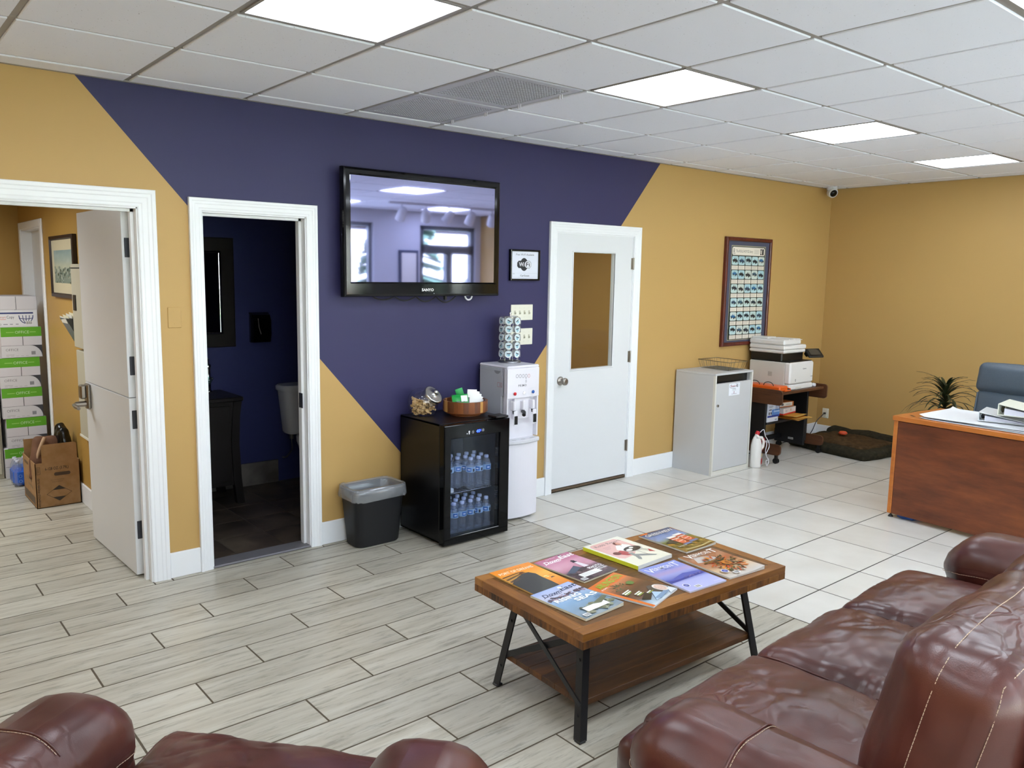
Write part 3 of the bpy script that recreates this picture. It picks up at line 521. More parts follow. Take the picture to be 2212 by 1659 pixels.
for r in range(6):
    for c in range(5):
        u0 = 0.008 + c * cw; u1 = u0 + cw - 0.008; v1 = Hh - 0.092 - r * rh; v0 = v1 - rh * 0.62; bgc = rr.choice(['B8CFCC', 'A9C8CC', 'C2CFC8', 'A2C6D0', 'B4D2D6', 'C6D2CC']); bx(u0, v0, u1, v1, 0.010, bgc)
        um, vm, w2 = (u0 + u1) / 2, (v0 + v1) / 2, (u1 - u0) / 2; dk = rr.choice(['1E2A38', '20303E', '2A4660', '2B6A9A', '1A1E26', '36586A']); s_ = rr.uniform(0.85, 1.0); hd = rr.uniform(0.0, 0.012)
        bd_ = [(-0.86, -0.15), (-0.8, 0.12), (-0.35, 0.2), (-0.2, 0.5), (0.35, 0.46), (0.5, 0.1), (0.85, -0.02), (0.9, -0.28), (0.4, -0.42), (-0.5, -0.3)]
        A.poly([(um + a * w2 * s_, vm + b * w2 * 0.9 * s_ + hd) for a, b in bd_], dk); A.poly([(um - 0.1 * w2, vm + 0.2 * w2 + hd), (um + 0.28 * w2, vm + 0.18 * w2 + hd), (um + 0.22 * w2, vm + 0.38 * w2 + hd), (um - 0.06 * w2, vm + 0.4 * w2 + hd)], bgc)
        for a, b in ((-0.5, -0.3), (0.25, -0.44), (0.72, -0.3)): A.ell(um + a * w2 * s_, vm + b * w2 * 0.9 * s_ + hd, 0.17 * w2, 0.2 * w2, '14161C', 10)
        A.rect(u0 + 0.1 * w2, v0 + 0.006, u1 - 0.1 * w2, v0 + 0.009, 'D8E4E2'); A.rect(u0, v1 - rh * 0.95, u1, v1 - rh * 0.67, 'DDD5C8')
        for k in range(4): A.rect(u0 + 0.008, v1 - rh * (0.72 + 0.055 * k), u1 - rr.uniform(0.008, 0.03), v1 - rh * (0.705 + 0.055 * k), 'B4AEA4')
part('print', A, M_print, ps)
# ------------------------------------------------------------------ beverage fridge
fx0, fx1, fyb, fyf, ft = -0.236, 0.284, -0.040, -0.470, 0.766
fg = thing('beverage_fridge', 'black glass door drinks fridge stocked with water bottles below the television', 'fridge', ((fx0 + fx1) / 2, -0.26, 0))
sh = MB()
for a, b in (((fx0, fyf, 0.022), (fx0 + 0.012, fyb, ft)), ((fx1 - 0.012, fyf, 0.022), (fx1, fyb, ft)), ((fx0, fyf, ft - 0.014), (fx1, fyb, ft)), ((fx0, fyf, 0.022), (fx1, fyb, 0.034)), ((fx0, fyb - 0.012, 0.022), (fx1, fyb, ft))): sh.box(a, b, bev=0.003)
part('cabinet', sh, mat('black_enamel', '0F0E10', 0.3, spec=0.35), fg)
ln = MB(); ix0, ix1 = fx0 + 0.03, fx1 - 0.03
for a, b in (((fx0 + 0.012, fyf + 0.002, 0.034), (ix0, fyb - 0.012, ft - 0.014)), ((ix1, fyf + 0.002, 0.034), (fx1 - 0.012, fyb - 0.012, ft - 0.014)), ((ix0, fyb - 0.03, 0.034), (ix1, fyb - 0.012, ft - 0.014)), ((ix0, fyf + 0.002, 0.034), (ix1, fyb - 0.03, 0.044)), ((ix0, fyf + 0.002, 0.70), (ix1, fyb - 0.03, ft - 0.014))): ln.box(a, b)
part('liner', ln, mat('fridge_liner', '3E4450', 0.35), fg)
part('led_strip', MB().box((ix0 + 0.002, fyf + 0.03, 0.12), (ix0 + 0.008, fyf + 0.04, 0.66)), mat('led_blue_white', 'FFFFFF', emis='C4D0FF', estr=5.0), fg, label='glowing blue white light strip')
dr = hole_frame(MB(), (fx0, 0.012, fx1, 0.762), (-0.183, 0.062, 0.204, 0.676), -0.474, -0.520, 0.005); part('door_frame', dr, mat('black_glass_trim', '050506', 0.08, spec=0.22), fg)
part('door_glass', MB().box((-0.183, -0.512, 0.062), (0.204, -0.507, 0.676)), glassy('fridge_glass', (0.80, 0.84, 0.92), 0.55), fg)
A = Art((0, -0.520, 0.69), (1, 0, 0), (0, 0, 1), (0, -1, 0)); A.ell(-0.062, 0.008, 0.004, 0.004, 'C8C8D0'); A.rect(-0.050, 0.003, -0.042, 0.020, 'D0D0D8'); A.ell(-0.046, 0.019, 0.006, 0.006, 'E0E0E8'); A.ring(-0.016, 0.014, 0.009, 0.009, 0.0015, 'B8B8C2'); A.poly([(-0.020, 0.017), (-0.012, 0.017), (-0.016, 0.009)], 'C8C8D2'); A.ring(0.064, 0.018, 0.009, 0.009, 0.0015, 'B8B8C2'); A.poly([(0.060, 0.015), (0.068, 0.015), (0.064, 0.023)], 'C8C8D2')
part('touch_controls', A, M_print, fg)
A = Art((0.010, -0.520, 0.697), (1, 0, 0), (0, 0, 1), (0, -1, 0)); A.text('40', 0, 0, 0.019, '4060FF', width=0.030, shear=0.12); A.rect(0.035, 0.006, 0.0365, 0.018, '4060FF'); part('temperature_display', A, mat('blue_digits', '2030FF', emis='2038FF', estr=9.0), fg, label='glowing blue digits')
part('hinge_cover', MB().box((0.175, -0.516, ft), (fx1 - 0.004, -0.425, ft + 0.014), bev=0.005), M_black, fg)
for x in (fx0 + 0.05, fx1 - 0.05):
    for y in (-0.45, -0.09): part('foot', MB().cyl((x, y, 0), (x, y, 0.024), 0.016, 0.012, n=12), M_satin if (x > 0 and y < -0.3) else M_black, fg)
M_shelf = mat('chrome_wire', 'A8AAB0', 0.25, 1.0)
for z in (0.318, 0.545):
    sf = MB()
    for k in range(24): x = ix0 + 0.004 + (ix1 - ix0 - 0.008) * k / 23; sf.cyl((x, fyf + 0.012, z), (x, fyb - 0.034, z), 0.0016, n=5)
    for y in (fyf + 0.012, -0.25, fyb - 0.034): sf.cyl((ix0 + 0.001, y, z - 0.002), (ix1 - 0.001, y, z - 0.002), 0.0026, n=6)
    if z < 0.4: part('shelf', sf, M_shelf, fg)
M_bottle = glassy('bottle_plastic', (0.86, 0.91, 0.97), 3.5, 1.4, 0.08, 0.10, (0.9, 0.94, 0.97)); M_label = mat('bottle_label', 'B4CFE2', 0.4); M_cap = mat('bottle_cap', 'D6DAEA', 0.4)
def make_bottle():
    t = thing('water_bottle', 'x', 'bottle', group='water bottles in the fridge'); pr = [(0.004, 0.006), (0.022, 0.0), (0.030, 0.006)]
    for k in range(5): z = 0.014 + 0.018 * k; pr += [(0.031, z), (0.0285, z + 0.009)]
    pr += [(0.031, 0.108), (0.031, 0.145), (0.028, 0.155), (0.018, 0.176), (0.013, 0.184), (0.0125, 0.190)]
    part('body', MB().lathe(pr, n=14, caps=False), M_bottle, t, False); part('label', MB().lathe([(0.0314, 0.109), (0.0314, 0.144)], n=14, caps=False), M_label, t, False)
    A_ = Art((0, 0, 0), (1, 0, 0), (0, 0, 1), (0, -1, 0)); f = lambda a: (0.0317 * math.sin(a), -0.0317 * math.cos(a))
    for a0, a1, zz0, zz1, c in ((-1.2, -0.2, 0.114, 0.139, '3E78B8'), (0.1, 0.5, 0.113, 0.132, '2C2C34'), (0.8, 1.6, 0.118, 0.124, 'F0F4FA'), (-1.0, -0.4, 0.122, 0.130, 'F4F8FC')):
        q = [f(a0 + (a1 - a0) * k / 4) for k in range(5)]
        for (xa, ya), (xb, yb) in zip(q, q[1:]): A_.add([(xa, ya, zz0), (xb, yb, zz0), (xb, yb, zz1), (xa, ya, zz1)], [(0, 1, 2, 3)], 0, c)
    part('label_print', A_, M_print, t, False); part('cap', MB().lathe([(0.0135, 0.184), (0.0145, 0.187), (0.0145, 0.199), (0.012, 0.202)], n=14), M_cap, t, False); return t
bt = make_bottle(); up = [(0.035 + 0.064 * k, -0.435) for k in range(3)] + [(-0.150 + 0.064 * k, -0.370) for k in range(6)] + [(-0.150 + 0.064 * k, -0.300) for k in range(6)]
lo_ = [(-0.160 + 0.0655 * k, -0.432) for k in range(6)] + [(-0.160 + 0.0655 * k, -0.364) for k in range(6)] + [(-0.160 + 0.0655 * k, -0.296) for k in range(6)]
ordn = ('first', 'second', 'third', 'fourth', 'fifth', 'sixth'); n_ = 0
for zb, lst, sn in ((0.3205, up, 'upper'), (0.0445, lo_, 'lower')):
    cnt = {}
    for x, y in lst:
        k = cnt[y] = cnt.get(y, 0) + 1; rw = {0: 'front', 1: 'middle', 2: 'back'}[len(cnt) - 1]; lab = 'clear water bottle on the %s fridge shelf, %s from the left in the %s row' % (sn, ordn[k - 1], rw)
        loc = (x + random.uniform(-0.0005, 0.0005), y, zb); rz = random.uniform(-0.7, 0.7)
        if n_ == 0: bt.location = loc; bt.rotation_euler = (0, 0, rz); bt['label'] = lab
        else: dup(bt, loc, rz, lab)
        n_ += 1
solo('paper_card', MB().box((-0.178, -0.468, 0.3225), (-0.120, -0.44, 0.35), bev=0.004), M_paper, 'small white card at the left front of the upper fridge shelf', 'card', (-0.15, -0.455, 0.3225))
# ------------------------------------------------------------------ biscuit jar
jr = thing('biscuit_jar', 'round glass candy jar with slanted steel lid on top of the fridge', 'jar', (-0.128, -0.140, ft)); jc = Vector((-0.128, -0.140, ft)); ax = Vector((0.20, -0.62, 0.60)).normalized()
part('glass_body', MB().lathe([(0.004, 0.002), (0.066, 0.002), (0.080, 0.012), (0.096, 0.055), (0.099, 0.085), (0.092, 0.130), (0.072, 0.160), (0.040, 0.174), (0.004, 0.178)], jc, 32, caps=False), M_clear, jr)
lu = ax.orthogonal().normalized(); LMx = frameM(jc + Vector((0.018, -0.045, 0.112)), lu, ax.cross(lu), ax)
part('mouth_ring', MB().lathe([(0.062, 0.0), (0.062, 0.036), (0.059, 0.036), (0.059, 0.0)], n=32, M=LMx, caps=False), M_clear, jr)
ld = MB().lathe([(0.066, 0.034), (0.067, 0.044), (0.062, 0.049), (0.058, 0.048), (0.030, 0.054), (0.012, 0.058), (0.010, 0.066), (0.018, 0.072), (0.016, 0.080), (0.004, 0.083)], n=36, M=LMx); part('lid', ld, mat('brushed_steel', 'C4C2BE', 0.25, 1.0), jr)
out = [(-1.0, 0.30), (-0.85, 0.46), (-0.66, 0.40), (-0.55, 0.20), (0.55, 0.20), (0.66, 0.40), (0.85, 0.46), (1.0, 0.30), (0.93, 0.0), (1.0, -0.30), (0.85, -0.46), (0.66, -0.40), (0.55, -0.20), (-0.55, -0.20), (-0.66, -0.40), (-0.85, -0.46), (-1.0, -0.30), (-0.93, 0.0)]
bm_ = MB().prism([(a * 0.021, b * 0.021) for a, b in out], 0.011, M=Matrix.Translation((0, 0, -0.0055))).mesh('dog_biscuit', noisy('biscuit', [(0.3, 'C09A64'), (0.7, 'DCBC8A')], (40, 40, 40), 0.8))
b0 = None; rr = random.Random(11); cnt = 0
for lz in range(8):
    z = 0.016 + 0.0125 * lz; R_ = 0.056 if lz < 1 else 0.068; tilt = lz / 7
    for k in range(60):
        a, q = rr.uniform(0, 2 * PI), R_ * math.sqrt(rr.random()); p = Vector((q * math.cos(a), q * math.sin(a), z)); lim = 0.088 - 0.30 * (p.x + 0.0)
        if p.z > lim + 0.008 or cnt >= 92: continue
        if k > 12 - lz * 0.4: break
        rot = (rr.uniform(-0.5, 0.5), rr.uniform(-0.45, 0.45), rr.uniform(0, 2 * PI)); loc = tuple(jc + p); cnt += 1
        if b0 is None: b0 = solo('dog_biscuit', bm_, None, 'bone shaped tan dog biscuit inside the glass jar', 'biscuit', loc, group='dog biscuits in the glass jar'); b0.rotation_euler = rot
        else: c_ = b0.copy(); C.objects.link(c_); c_.location = loc; c_.rotation_euler = rot
# ------------------------------------------------------------------ wooden turntable tray with snack packets
tc_ = Vector((0.122, -0.262, ft)); tr = thing('wooden_tray', 'round striped wooden turntable tray on the right of the fridge top', 'tray', tc_)
M_w1 = wood('acacia_dark', [(0.3, '4A2614'), (0.7, '7A4426')], 'z', 0.35); M_w2 = wood('acacia_mid', [(0.3, '6E3A1E'), (0.7, '94582E')], 'z', 0.35); M_w3 = wood('acacia_pale', [(0.3, 'B07E42'), (0.7, 'D0A262')], 'z', 0.35)
part('turntable', MB().lathe([(0.10, 0.0), (0.10, 0.012), (0.132, 0.014), (0.138, 0.022), (0.136, 0.026)], tc_, 40), M_w2, tr)
part('tray_floor', MB().lathe([(0.136, 0.024), (0.136, 0.034)], tc_, 40), M_w1, tr); a = 0; rr = random.Random(5); seq = 'ABABBACABCABBABACBABAB'
wd = [rr.uniform(0.6, 1.4) for _ in seq]; tot = sum(wd)
for ch, q in zip(seq, wd):
    da = 2 * PI * q / tot; v = []
    for zz in (0.026, 0.096):
        for r_ in (0.134, 0.146):
            for t_ in (0.0, 0.5, 1.0): ang = a + da * t_ * 0.99; v.append((tc_.x + r_ * math.cos(ang), tc_.y + r_ * math.sin(ang), tc_.z + zz))
    part('stave', MB().add(v, [(0, 1, 4, 3), (1, 2, 5, 4), (6, 7, 10, 9), (7, 8, 11, 10), (0, 1, 7, 6), (1, 2, 8, 7), (3, 4, 10, 9), (4, 5, 11, 10), (0, 3, 9, 6), (2, 5, 11, 8)]), {'A': M_w1, 'B': M_w2, 'C': M_w3}[ch], tr); a += da
def packet(O, X, Y, w, h, art, name, label, cat, group, puff=0.012):
    X = Vector(X).normalized(); Y = Vector(Y); Y = (Y - Y.dot(X) * X).normalized(); N = X.cross(Y); O = Vector(O); f = lambda u, v, s: O + X * (u - 0.5) * w + Y * v * h + N * s * puff * (1 - (2 * u - 1) ** 2) * (1 - (2 * v - 1) ** 4)
    t = thing(name, label, cat, tuple(O), group=group); m_ = MB().grid(lambda u, v: f(u, v, 1), 8, 8).grid(lambda u, v: f(u, v, -1), 8, 8)
    part('wrapper', m_, mat(art[0], art[1], 0.3), t)
    A_ = Art(O - X * w / 2, X, Y, N, h=0.0006, bend=lambda u, v: puff * (1 - (2 * u / w - 1) ** 2) * (1 - (2 * v / h - 1) ** 4)); 
    for q in art[2]: A_.patch(q[0] * w, q[1] * h, q[2] * w, q[3] * h, 4, 3, lambda a, b, c=q[4]: c)
    part('print', A_, M_gprint, t); return t
g_ = 'snack packets in the wooden tray'; zt = ft + 0.04
packet((0.050, -0.315, zt), (0.85, -0.5, 0.08), (-0.1, 0.45, 0.7), 0.105, 0.105, ('green_foil', '1E9A44', [(0.1, 0.1, 0.5, 0.45, '2AC860'), (0.55, 0.5, 0.95, 0.9, 'E8F0E8'), (0.05, 0.48, 0.95, 0.54, '10141A')]), 'snack_packet', 'green foil packet at the left front of the wooden tray', 'packet', g_)
packet((0.085, -0.290, zt), (0.9, -0.35, 0.2), (0.25, 0.5, 0.6), 0.085, 0.08, ('green_silver_foil', '2AA452', [(0.35, 0.15, 0.95, 0.85, 'C4CCC8'), (0.4, 0.3, 0.85, 0.5, '8A9490'), (0.0, 0.05, 0.9, 0.12, '121A14')]), 'snack_packet', 'green packet with a silver panel, second from the left in the tray', 'packet', g_)
packet((0.110, -0.225, zt), (0.9, -0.3, 0.0), (0.05, 0.3, 0.9), 0.07, 0.075, ('red_foil', 'C02A22', [(0.1, 0.7, 0.9, 0.9, '14141A')]), 'snack_packet', 'red packet behind the green ones in the wooden tray', 'packet', g_)
packet((0.150, -0.215, zt), (0.8, -0.45, 0.3), (-0.2, 0.2, 1.0), 0.05, 0.125, ('green_paper', '2FB45C', []), 'snack_packet', 'tall green packet peeking out behind the white ones in the tray', 'packet', g_, 0.006)
nm = ('leftmost of the fan', 'second of the fan', 'third of the fan', 'fourth of the fan', 'fifth of the fan', 'sixth of the fan', 'rightmost and lowest of the fan')
for k in range(7):
    lean = 0.15 + 0.24 * k; packet((0.125 + 0.008 * k, -0.325 + 0.009 * k, zt), (0.86 - 0.03 * k, -0.48, -0.05 - 0.15 * k), (0.02 + 0.16 * k, 0.22, 1.0 - 0.05 * k), 0.062 + 0.004 * k, 0.128 - 0.007 * k, ('white_sachet', 'F0F0EE', [(0.1, 0.12, 0.35, 0.3, 'B8BCBC'), (0.12, 0.5, 0.5, 0.56, 'A4A8AA')] if k % 2 else [(0.08, 0.3, 0.25, 0.6, '6A7074')]), 'white_sachet', 'white paper sachet in the wooden tray, ' + nm[k], 'sachet', 'white sachets in the wooden tray', 0.004)
# ------------------------------------------------------------------ water dispenser
wx0_, wx1_, wyb, wyf = 0.416, 0.702, -0.035, -0.345
wd_ = thing('water_dispenser', 'tall white water dispenser between the fridge and the glazed door', 'water dispenser', (0.56, -0.19, 0)); M_wd = mat('dispenser_white', 'E6E4EC', 0.22); M_wd_shade = mat('dispenser_shaded_white', 'B9BCC4', 0.4)  # shade on the dispenser's side is put into the shell's grey
part('side_shell', MB().box((wx0_, wyf + 0.062, 0.012), (wx1_, wyb, 1.058), bev=0.012).box((wx0_, wyf + 0.04, 0.86), (wx1_, wyf + 0.07, 1.05)).box((wx0_, wyf + 0.04, 0.012), (wx1_, wyf + 0.07, 0.54)), M_wd_shade, wd_, label='side and back shell, shade painted in as grey'); part('top_cap', MB().box((wx0_ - 0.002, wyf + 0.002, 1.046), (wx1_ + 0.002, wyb - 0.002, 1.066), bev=0.009), M_wd, wd_)
part('side_latch', MB().prism([(0.03 * math.cos(PI + PI * k / 10), 0.022 * math.sin(PI + PI * k / 10)) for k in range(11)], 0.003, M=frameM((wx0_ - 0.001, -0.235, 1.03), (0, -1, 0), (0, 0, 1), (-1, 0, 0))), mat('latch_grey', '8E9096', 0.5), wd_)  # latch in a plain darker grey than the shell
A = Art((wx0_, -0.235, 0.92), (0, -1, 0), (0, 0, 1), (-1, 0, 0)); 
for q in ((0, 0, 0.05, 0.002), (0, 0.028, 0.05, 0.03), (0, 0, 0.002, 0.03), (0.048, 0, 0.05, 0.03), (0.022, 0.004, 0.024, 0.026)): A.rect(*q, 'B05A5A')
for k in range(3): A.rect(0.027, 0.007 + 0.007 * k, 0.044, 0.009 + 0.007 * k, 'A06060')
A.rect(0.055, -0.35, 0.056, 0.06, '8E9198'); A.rect(-0.20, 0.105, 0.06, 0.106, '9A9DA4'); part('side_print', A, M_print, wd_)
def bow(u): return 0.018 * (1 - (2 * u - 1) ** 2)
fp = MB(); nW = 12
def bowed(mb, xa, xb, za, zb, y0, bw_, th):
    ring = lambda z: [(xa + (xb - xa) * k / nW, y0 - bw_ * (1 - (2 * k / nW - 1) ** 2), z) for k in range(nW + 1)] + [(xb, y0 + th, z), (xa, y0 + th, z)]
    zs = [za, za + 0.006, zb - 0.006, zb]; rs = []
    for i, z in enumerate(zs):
        r = ring(z)
        if i in (0, 3): r = [(p[0], p[1] + (0.006 if p[1] < y0 + th - 1e-6 else 0), p[2]) for p in r]
        rs.append(r)
    return mb.rings(rs, sm=False)
bowed(fp, wx0_, wx1_, 0.845, 1.048, wyf + 0.006, 0.012, 0.04); part('upper_panel', fp, M_wd, wd_)
al = MB().box((wx0_, wyf + 0.006, 0.57), (wx0_ + 0.014, wyf + 0.05, 0.85), bev=0.004).box((wx1_ - 0.014, wyf + 0.006, 0.57), (wx1_, wyf + 0.05, 0.85), bev=0.004).box((wx0_ + 0.01, wyf + 0.045, 0.55), (wx1_ - 0.01, wyf + 0.055, 0.86)); part('dispensing_alcove', al, M_wd, wd_)
part('tap_panel', bowed(MB(), wx0_ + 0.075, wx1_ - 0.075, 0.70, 0.85, wyf + 0.018, 0.008, 0.03), M_wd, wd_)
part('lower_door', bowed(MB(), wx0_ + 0.002, wx1_ - 0.002, 0.015, 0.535, wyf + 0.006, 0.020, 0.04), M_wd, wd_)
dt = bowed(MB(), wx0_ - 0.004, wx1_ + 0.004, 0.533, 0.562, wyf - 0.004, 0.028, 0.06); tray_ = part('drip_tray', dt, mat('tray_grey_white', 'D4D4DA', 0.3), wd_)
for x in (0.475, 0.555, 0.635): part('drain_slot', MB().lathe([(0.020, 0), (0.020, 0.002)], (0, 0, 0), 14, M=Matrix.Translation((x, wyf - 0.004, 0.5605)) @ Matrix.Diagonal((1, 0.55, 1, 1))), M_greyp, tray_)
yF = wyf - 0.0045; A = Art((0, wyf + 0.0055, 0), (1, 0, 0), (0, 0, 1), (0, -1, 0), bend=lambda u, v: 0.0122 * (1 - (2 * (u - wx0_) / (wx1_ - wx0_) - 1) ** 2))
for k in range(5): A.ring(0.492 + 0.026 * k, 0.998 - 0.001 * k, 0.0105, 0.0125, 0.0022, '5A5A64' if k < 4 else 'B86A72')
A.text('PRIMO', 0.503, 0.925, 0.015, '5A5A64', width=0.072, bold=0.004, space=1.2); A.ring(0.570, 0.958, 0.006, 0.008, 0.002, '6A6A74'); A.ring(0.568, 0.975, 0.005, 0.006, 0.002, '6A6A74', a0=-1.6, a1=2.6)
for q in ((0.440, 0.858, 0.4405, 0.905), (0.440, 0.905, 0.505, 0.9055), (0.505, 0.858, 0.5055, 0.905), (0.595, 0.858, 0.5955, 0.908), (0.595, 0.908, 0.668, 0.9085), (0.668, 0.858, 0.6685, 0.908)): A.rect(*q, 'C2C2CA')
part('print', A, M_print, wd_)
for x, z, c, nm in ((0.472, 0.880, 'C8222C', 'red button'), (0.553, 0.880, 'F0F0F4', 'white button'), (0.636, 0.882, '2458A8', 'blue button')):
    part('button', MB().lathe([(0.0115, 0), (0.0115, 0.004), (0.008, 0.007), (0.001, 0.0075)], n=16, M=frameM((x, yF - 0.003, z), (1, 0, 0), (0, 0, 1), (0, -1, 0))), mat(nm.replace(' ', '_'), c, 0.25), wd_, label=nm)
for x, lab, dk in ((0.465, 'left tap with black paddle', 1), (0.548, 'middle tap with black spout', 0), (0.635, 'right tap with black paddle', 1)):
    tp_ = part('tap', MB().box((x - 0.012, wyf - 0.020, 0.765), (x + 0.012, wyf + 0.02, 0.83), bev=0.005), M_wd, wd_, label=lab)
    if dk: part('paddle', MB().box((x - 0.018, wyf - 0.030, 0.665), (x + 0.018, wyf - 0.022, 0.765), bev=0.004), M_wd, tp_); part('paddle_pad', MB().box((x - 0.014, wyf - 0.034, 0.675), (x + 0.014, wyf - 0.029, 0.733), bev=0.002), M_black, tp_); part('spout', MB().cyl((x, wyf - 0.005, 0.765), (x, wyf - 0.008, 0.742), 0.009, 0.007, n=12), M_black, tp_)
    else: part('spout', MB().tube([(x, wyf - 0.005, 0.755), (x - 0.01, wyf - 0.03, 0.752), (x - 0.03, wyf - 0.05, 0.738)], 0.013, 10), M_black, tp_)
for x in (wx0_ + 0.03, wx1_ - 0.03):
    for y in (wyb - 0.03, wyf + 0.06): part('foot', MB().cyl((x, y, 0), (x, y, 0.02), 0.014, n=10), M_black, wd_)
# ------------------------------------------------------------------ pod carousel
cc = Vector((0.607, -0.135, 1.066)); cr_ = thing('pod_carousel', 'tall chrome coffee pod carousel on top of the water dispenser', 'pod holder', cc)
part('base', MB().lathe([(0.078, 0), (0.080, 0.006), (0.076, 0.014), (0.03, 0.018)], cc, 32), mat('brushed_base', '8E9096', 0.3, 1.0), cr_); part('pole', MB().cyl(cc + Vector((0, 0, 0.014)), cc + Vector((0, 0, 0.335)), 0.005, n=10).lathe([(0.003, 0.33), (0.010, 0.338), (0.010, 0.345), (0.002, 0.353)], cc, 14), M_chrome, cr_)
part('top_plate', MB().lathe([(0.004, 0.318), (0.055, 0.318), (0.055, 0.322), (0.004, 0.324)], cc, 28), M_chrome, cr_); NP = 7; zl = [0.062 + 0.0565 * k for k in range(5)]
for k in range(NP):
    a = 2 * PI * (k + 0.5) / NP + 0.3; part('rail', MB().tube([cc + Vector((0.062 * math.cos(a), 0.062 * math.sin(a), 0.012)), cc + Vector((0.062 * math.cos(a), 0.062 * math.sin(a), 0.318))], 0.0018, 6), M_chrome, cr_)
for z in zl:
    rg = MB()
    for k in range(NP):
        a = 2 * PI * k / NP + 0.3; d = Vector((math.cos(a), math.sin(a), 0)); tg = Vector((-d.y, d.x, 0)); c0 = cc + d * 0.066 + Vector((0, 0, z)); rg.tube([c0 + 0.0235 * (math.cos(q) * tg + math.sin(q) * Vector((0, 0, 1))) for q in [2 * PI * j / 14 for j in range(14)]], 0.0014, 5, closed=True)
    part('ring_tier', rg, M_chrome, cr_)
def make_pod():
    t = thing('coffee_pod', 'white foil topped coffee pod held in the carousel', 'coffee pod', group='coffee pods on the carousel')
    part('cup', MB().lathe([(0.016, -0.036), (0.0175, -0.034), (0.0215, 0.0), (0.0255, 0.002), (0.0255, 0.004)], n=18, M=Matrix.Rotation(PI / 2, 4, 'Y')), mat('pod_cup', 'E2E4E6', 0.4), t, False)
    A_ = Art((0.004, 0, 0), (0, 1, 0), (0, 0, 1), (1, 0, 0), h=0.0002); A_.ell(0, 0, 0.0245, 0.0245, 'DCE6EA'); A_.ring(0, 0, 0.021, 0.021, 0.003, '9EC4D2', a0=0.3, a1=3.5); A_.ell(0.0, -0.006, 0.013, 0.010, 'A8CCD8'); A_.poly([(-0.015, 0.004), (0.014, 0.012), (0.012, 0.004), (-0.012, -0.003)], '3A4A58'); A_.ell(0.005, -0.004, 0.005, 0.007, '6FA6BC')
    part('foil_lid', A_, M_gprint, t, False); return t
pod = make_pod(); first = True; COLN = ('right rear column', 'rear right column', 'rear left column', 'left side column', 'column facing the room', 'right front column', 'right side column'); TN = ('bottom', 'second', 'middle', 'fourth', 'top')
for ti, z in enumerate(zl):
    for k in range(NP):
        a = 2 * PI * k / NP + 0.3; d = Vector((math.cos(a), math.sin(a), 0)); loc = cc + d * 0.068 + Vector((0, 0, z)); rot = (random.uniform(-0.8, 0.8), -0.06, a)
        lab = 'white foil topped coffee pod in the %s tier of the carousel, %s' % (TN[ti], COLN[k])
        if first: pod.location = loc; pod.rotation_euler = rot; pod['label'] = lab; first = False
        else: dup(pod, loc, 0, lab, rot=rot)
# ------------------------------------------------------------------ waste bin
wb = thing('waste_bin', 'black plastic waste bin with clear liner left of the fridge', 'bin', (-0.505, -0.135, 0)); bc = Vector((-0.505, -0.135, 0))
def rr_ring(hx, hy, z, r=0.05, n=6):
    pts = []
    for (cx_, cy_, a0) in ((hx - r, hy - r, 0), (-hx + r, hy - r, PI / 2), (-hx + r, -hy + r, PI), (hx - r, -hy + r, 1.5 * PI)):
        for k in range(n): a = a0 + PI / 2 * k / (n - 1); pts.append((bc.x + cx_ + r * math.cos(a), bc.y + cy_ + r * math.sin(a), z))
    return pts
part('body', MB().rings([rr_ring(0.150, 0.082, 0.002), rr_ring(0.156, 0.088, 0.012), rr_ring(0.180, 0.112, 0.345), rr_ring(0.184, 0.116, 0.35), rr_ring(0.184, 0.116, 0.362), rr_ring(0.176, 0.108, 0.362), rr_ring(0.150, 0.083, 0.03)]), mat('bin_charcoal', '1B1C20', 0.55), wb)
rr = random.Random(2); rs = []
for (off, z, am) in ((0.010, 0.298, 0.012), (0.014, 0.315, 0.010), (0.011, 0.345, 0.006), (0.008, 0.372, 0.006), (-0.002, 0.376, 0.006), (-0.018, 0.350, 0.008), (-0.028, 0.25, 0.014), (-0.036, 0.12, 0.012)):
    r_ = rr_ring(0.180 + off, 0.112 + off, z, n=14); rs.append([(p[0] + 0.5 * am * noise.noise(Vector((i * 0.8, z * 60, 1))), p[1] + 0.5 * am * noise.noise(Vector((i * 0.9, z * 40, 7))), p[2] + am * noise.noise(Vector((i * 0.6, z * 30, 3)))) for i, p in enumerate(r_)])
part('liner', MB().rings(rs, caps=False), glassy('liner_film', (0.9, 0.92, 0.95), 2.5, 1.4, 0.15, 0.22, (0.8, 0.83, 0.88)), wb)
# ------------------------------------------------------------------ grey locked cabinet with wire tray
cx0, cx1, cyf, ch_ = 2.640, 3.192, -0.420, 0.874
cb_ = thing('shred_cabinet', 'grey locked document cabinet with black slot below the framed poster', 'cabinet', (2.916, -0.22, 0)); M_cab = mat('cabinet_grey', 'C3C4C6', 0.5); M_cabe = mat('cabinet_edge', 'D6D4CC', 0.5)
part('body', MB().box((cx0, cyf + 0.021, 0.0), (cx0 + 0.018, -0.016, ch_ - 0.0185)).box((cx1 - 0.018, cyf + 0.021, 0), (cx1, -0.016, ch_ - 0.0185)).box((cx0 + 0.018, -0.03, 0.001), (cx1 - 0.018, -0.016, ch_ - 0.02)).box((cx0 + 0.018, cyf + 0.03, 0.001), (cx1 - 0.018, -0.03, 0.02)), M_cab, cb_)
part('top', MB().box((cx0, cyf, ch_ - 0.018), (cx1, -0.016, ch_), bev=0.002), M_cab, cb_)
part('edge_band', MB().box((cx0, cyf, 0), (cx0 + 0.018, cyf + 0.021, ch_ - 0.018)).box((cx1 - 0.018, cyf, 0), (cx1, cyf + 0.021, ch_ - 0.018)).box((cx0 + 0.018, cyf + 0.003, 0.0), (cx1 - 0.018, cyf + 0.021, 0.035)), M_cabe, cb_)
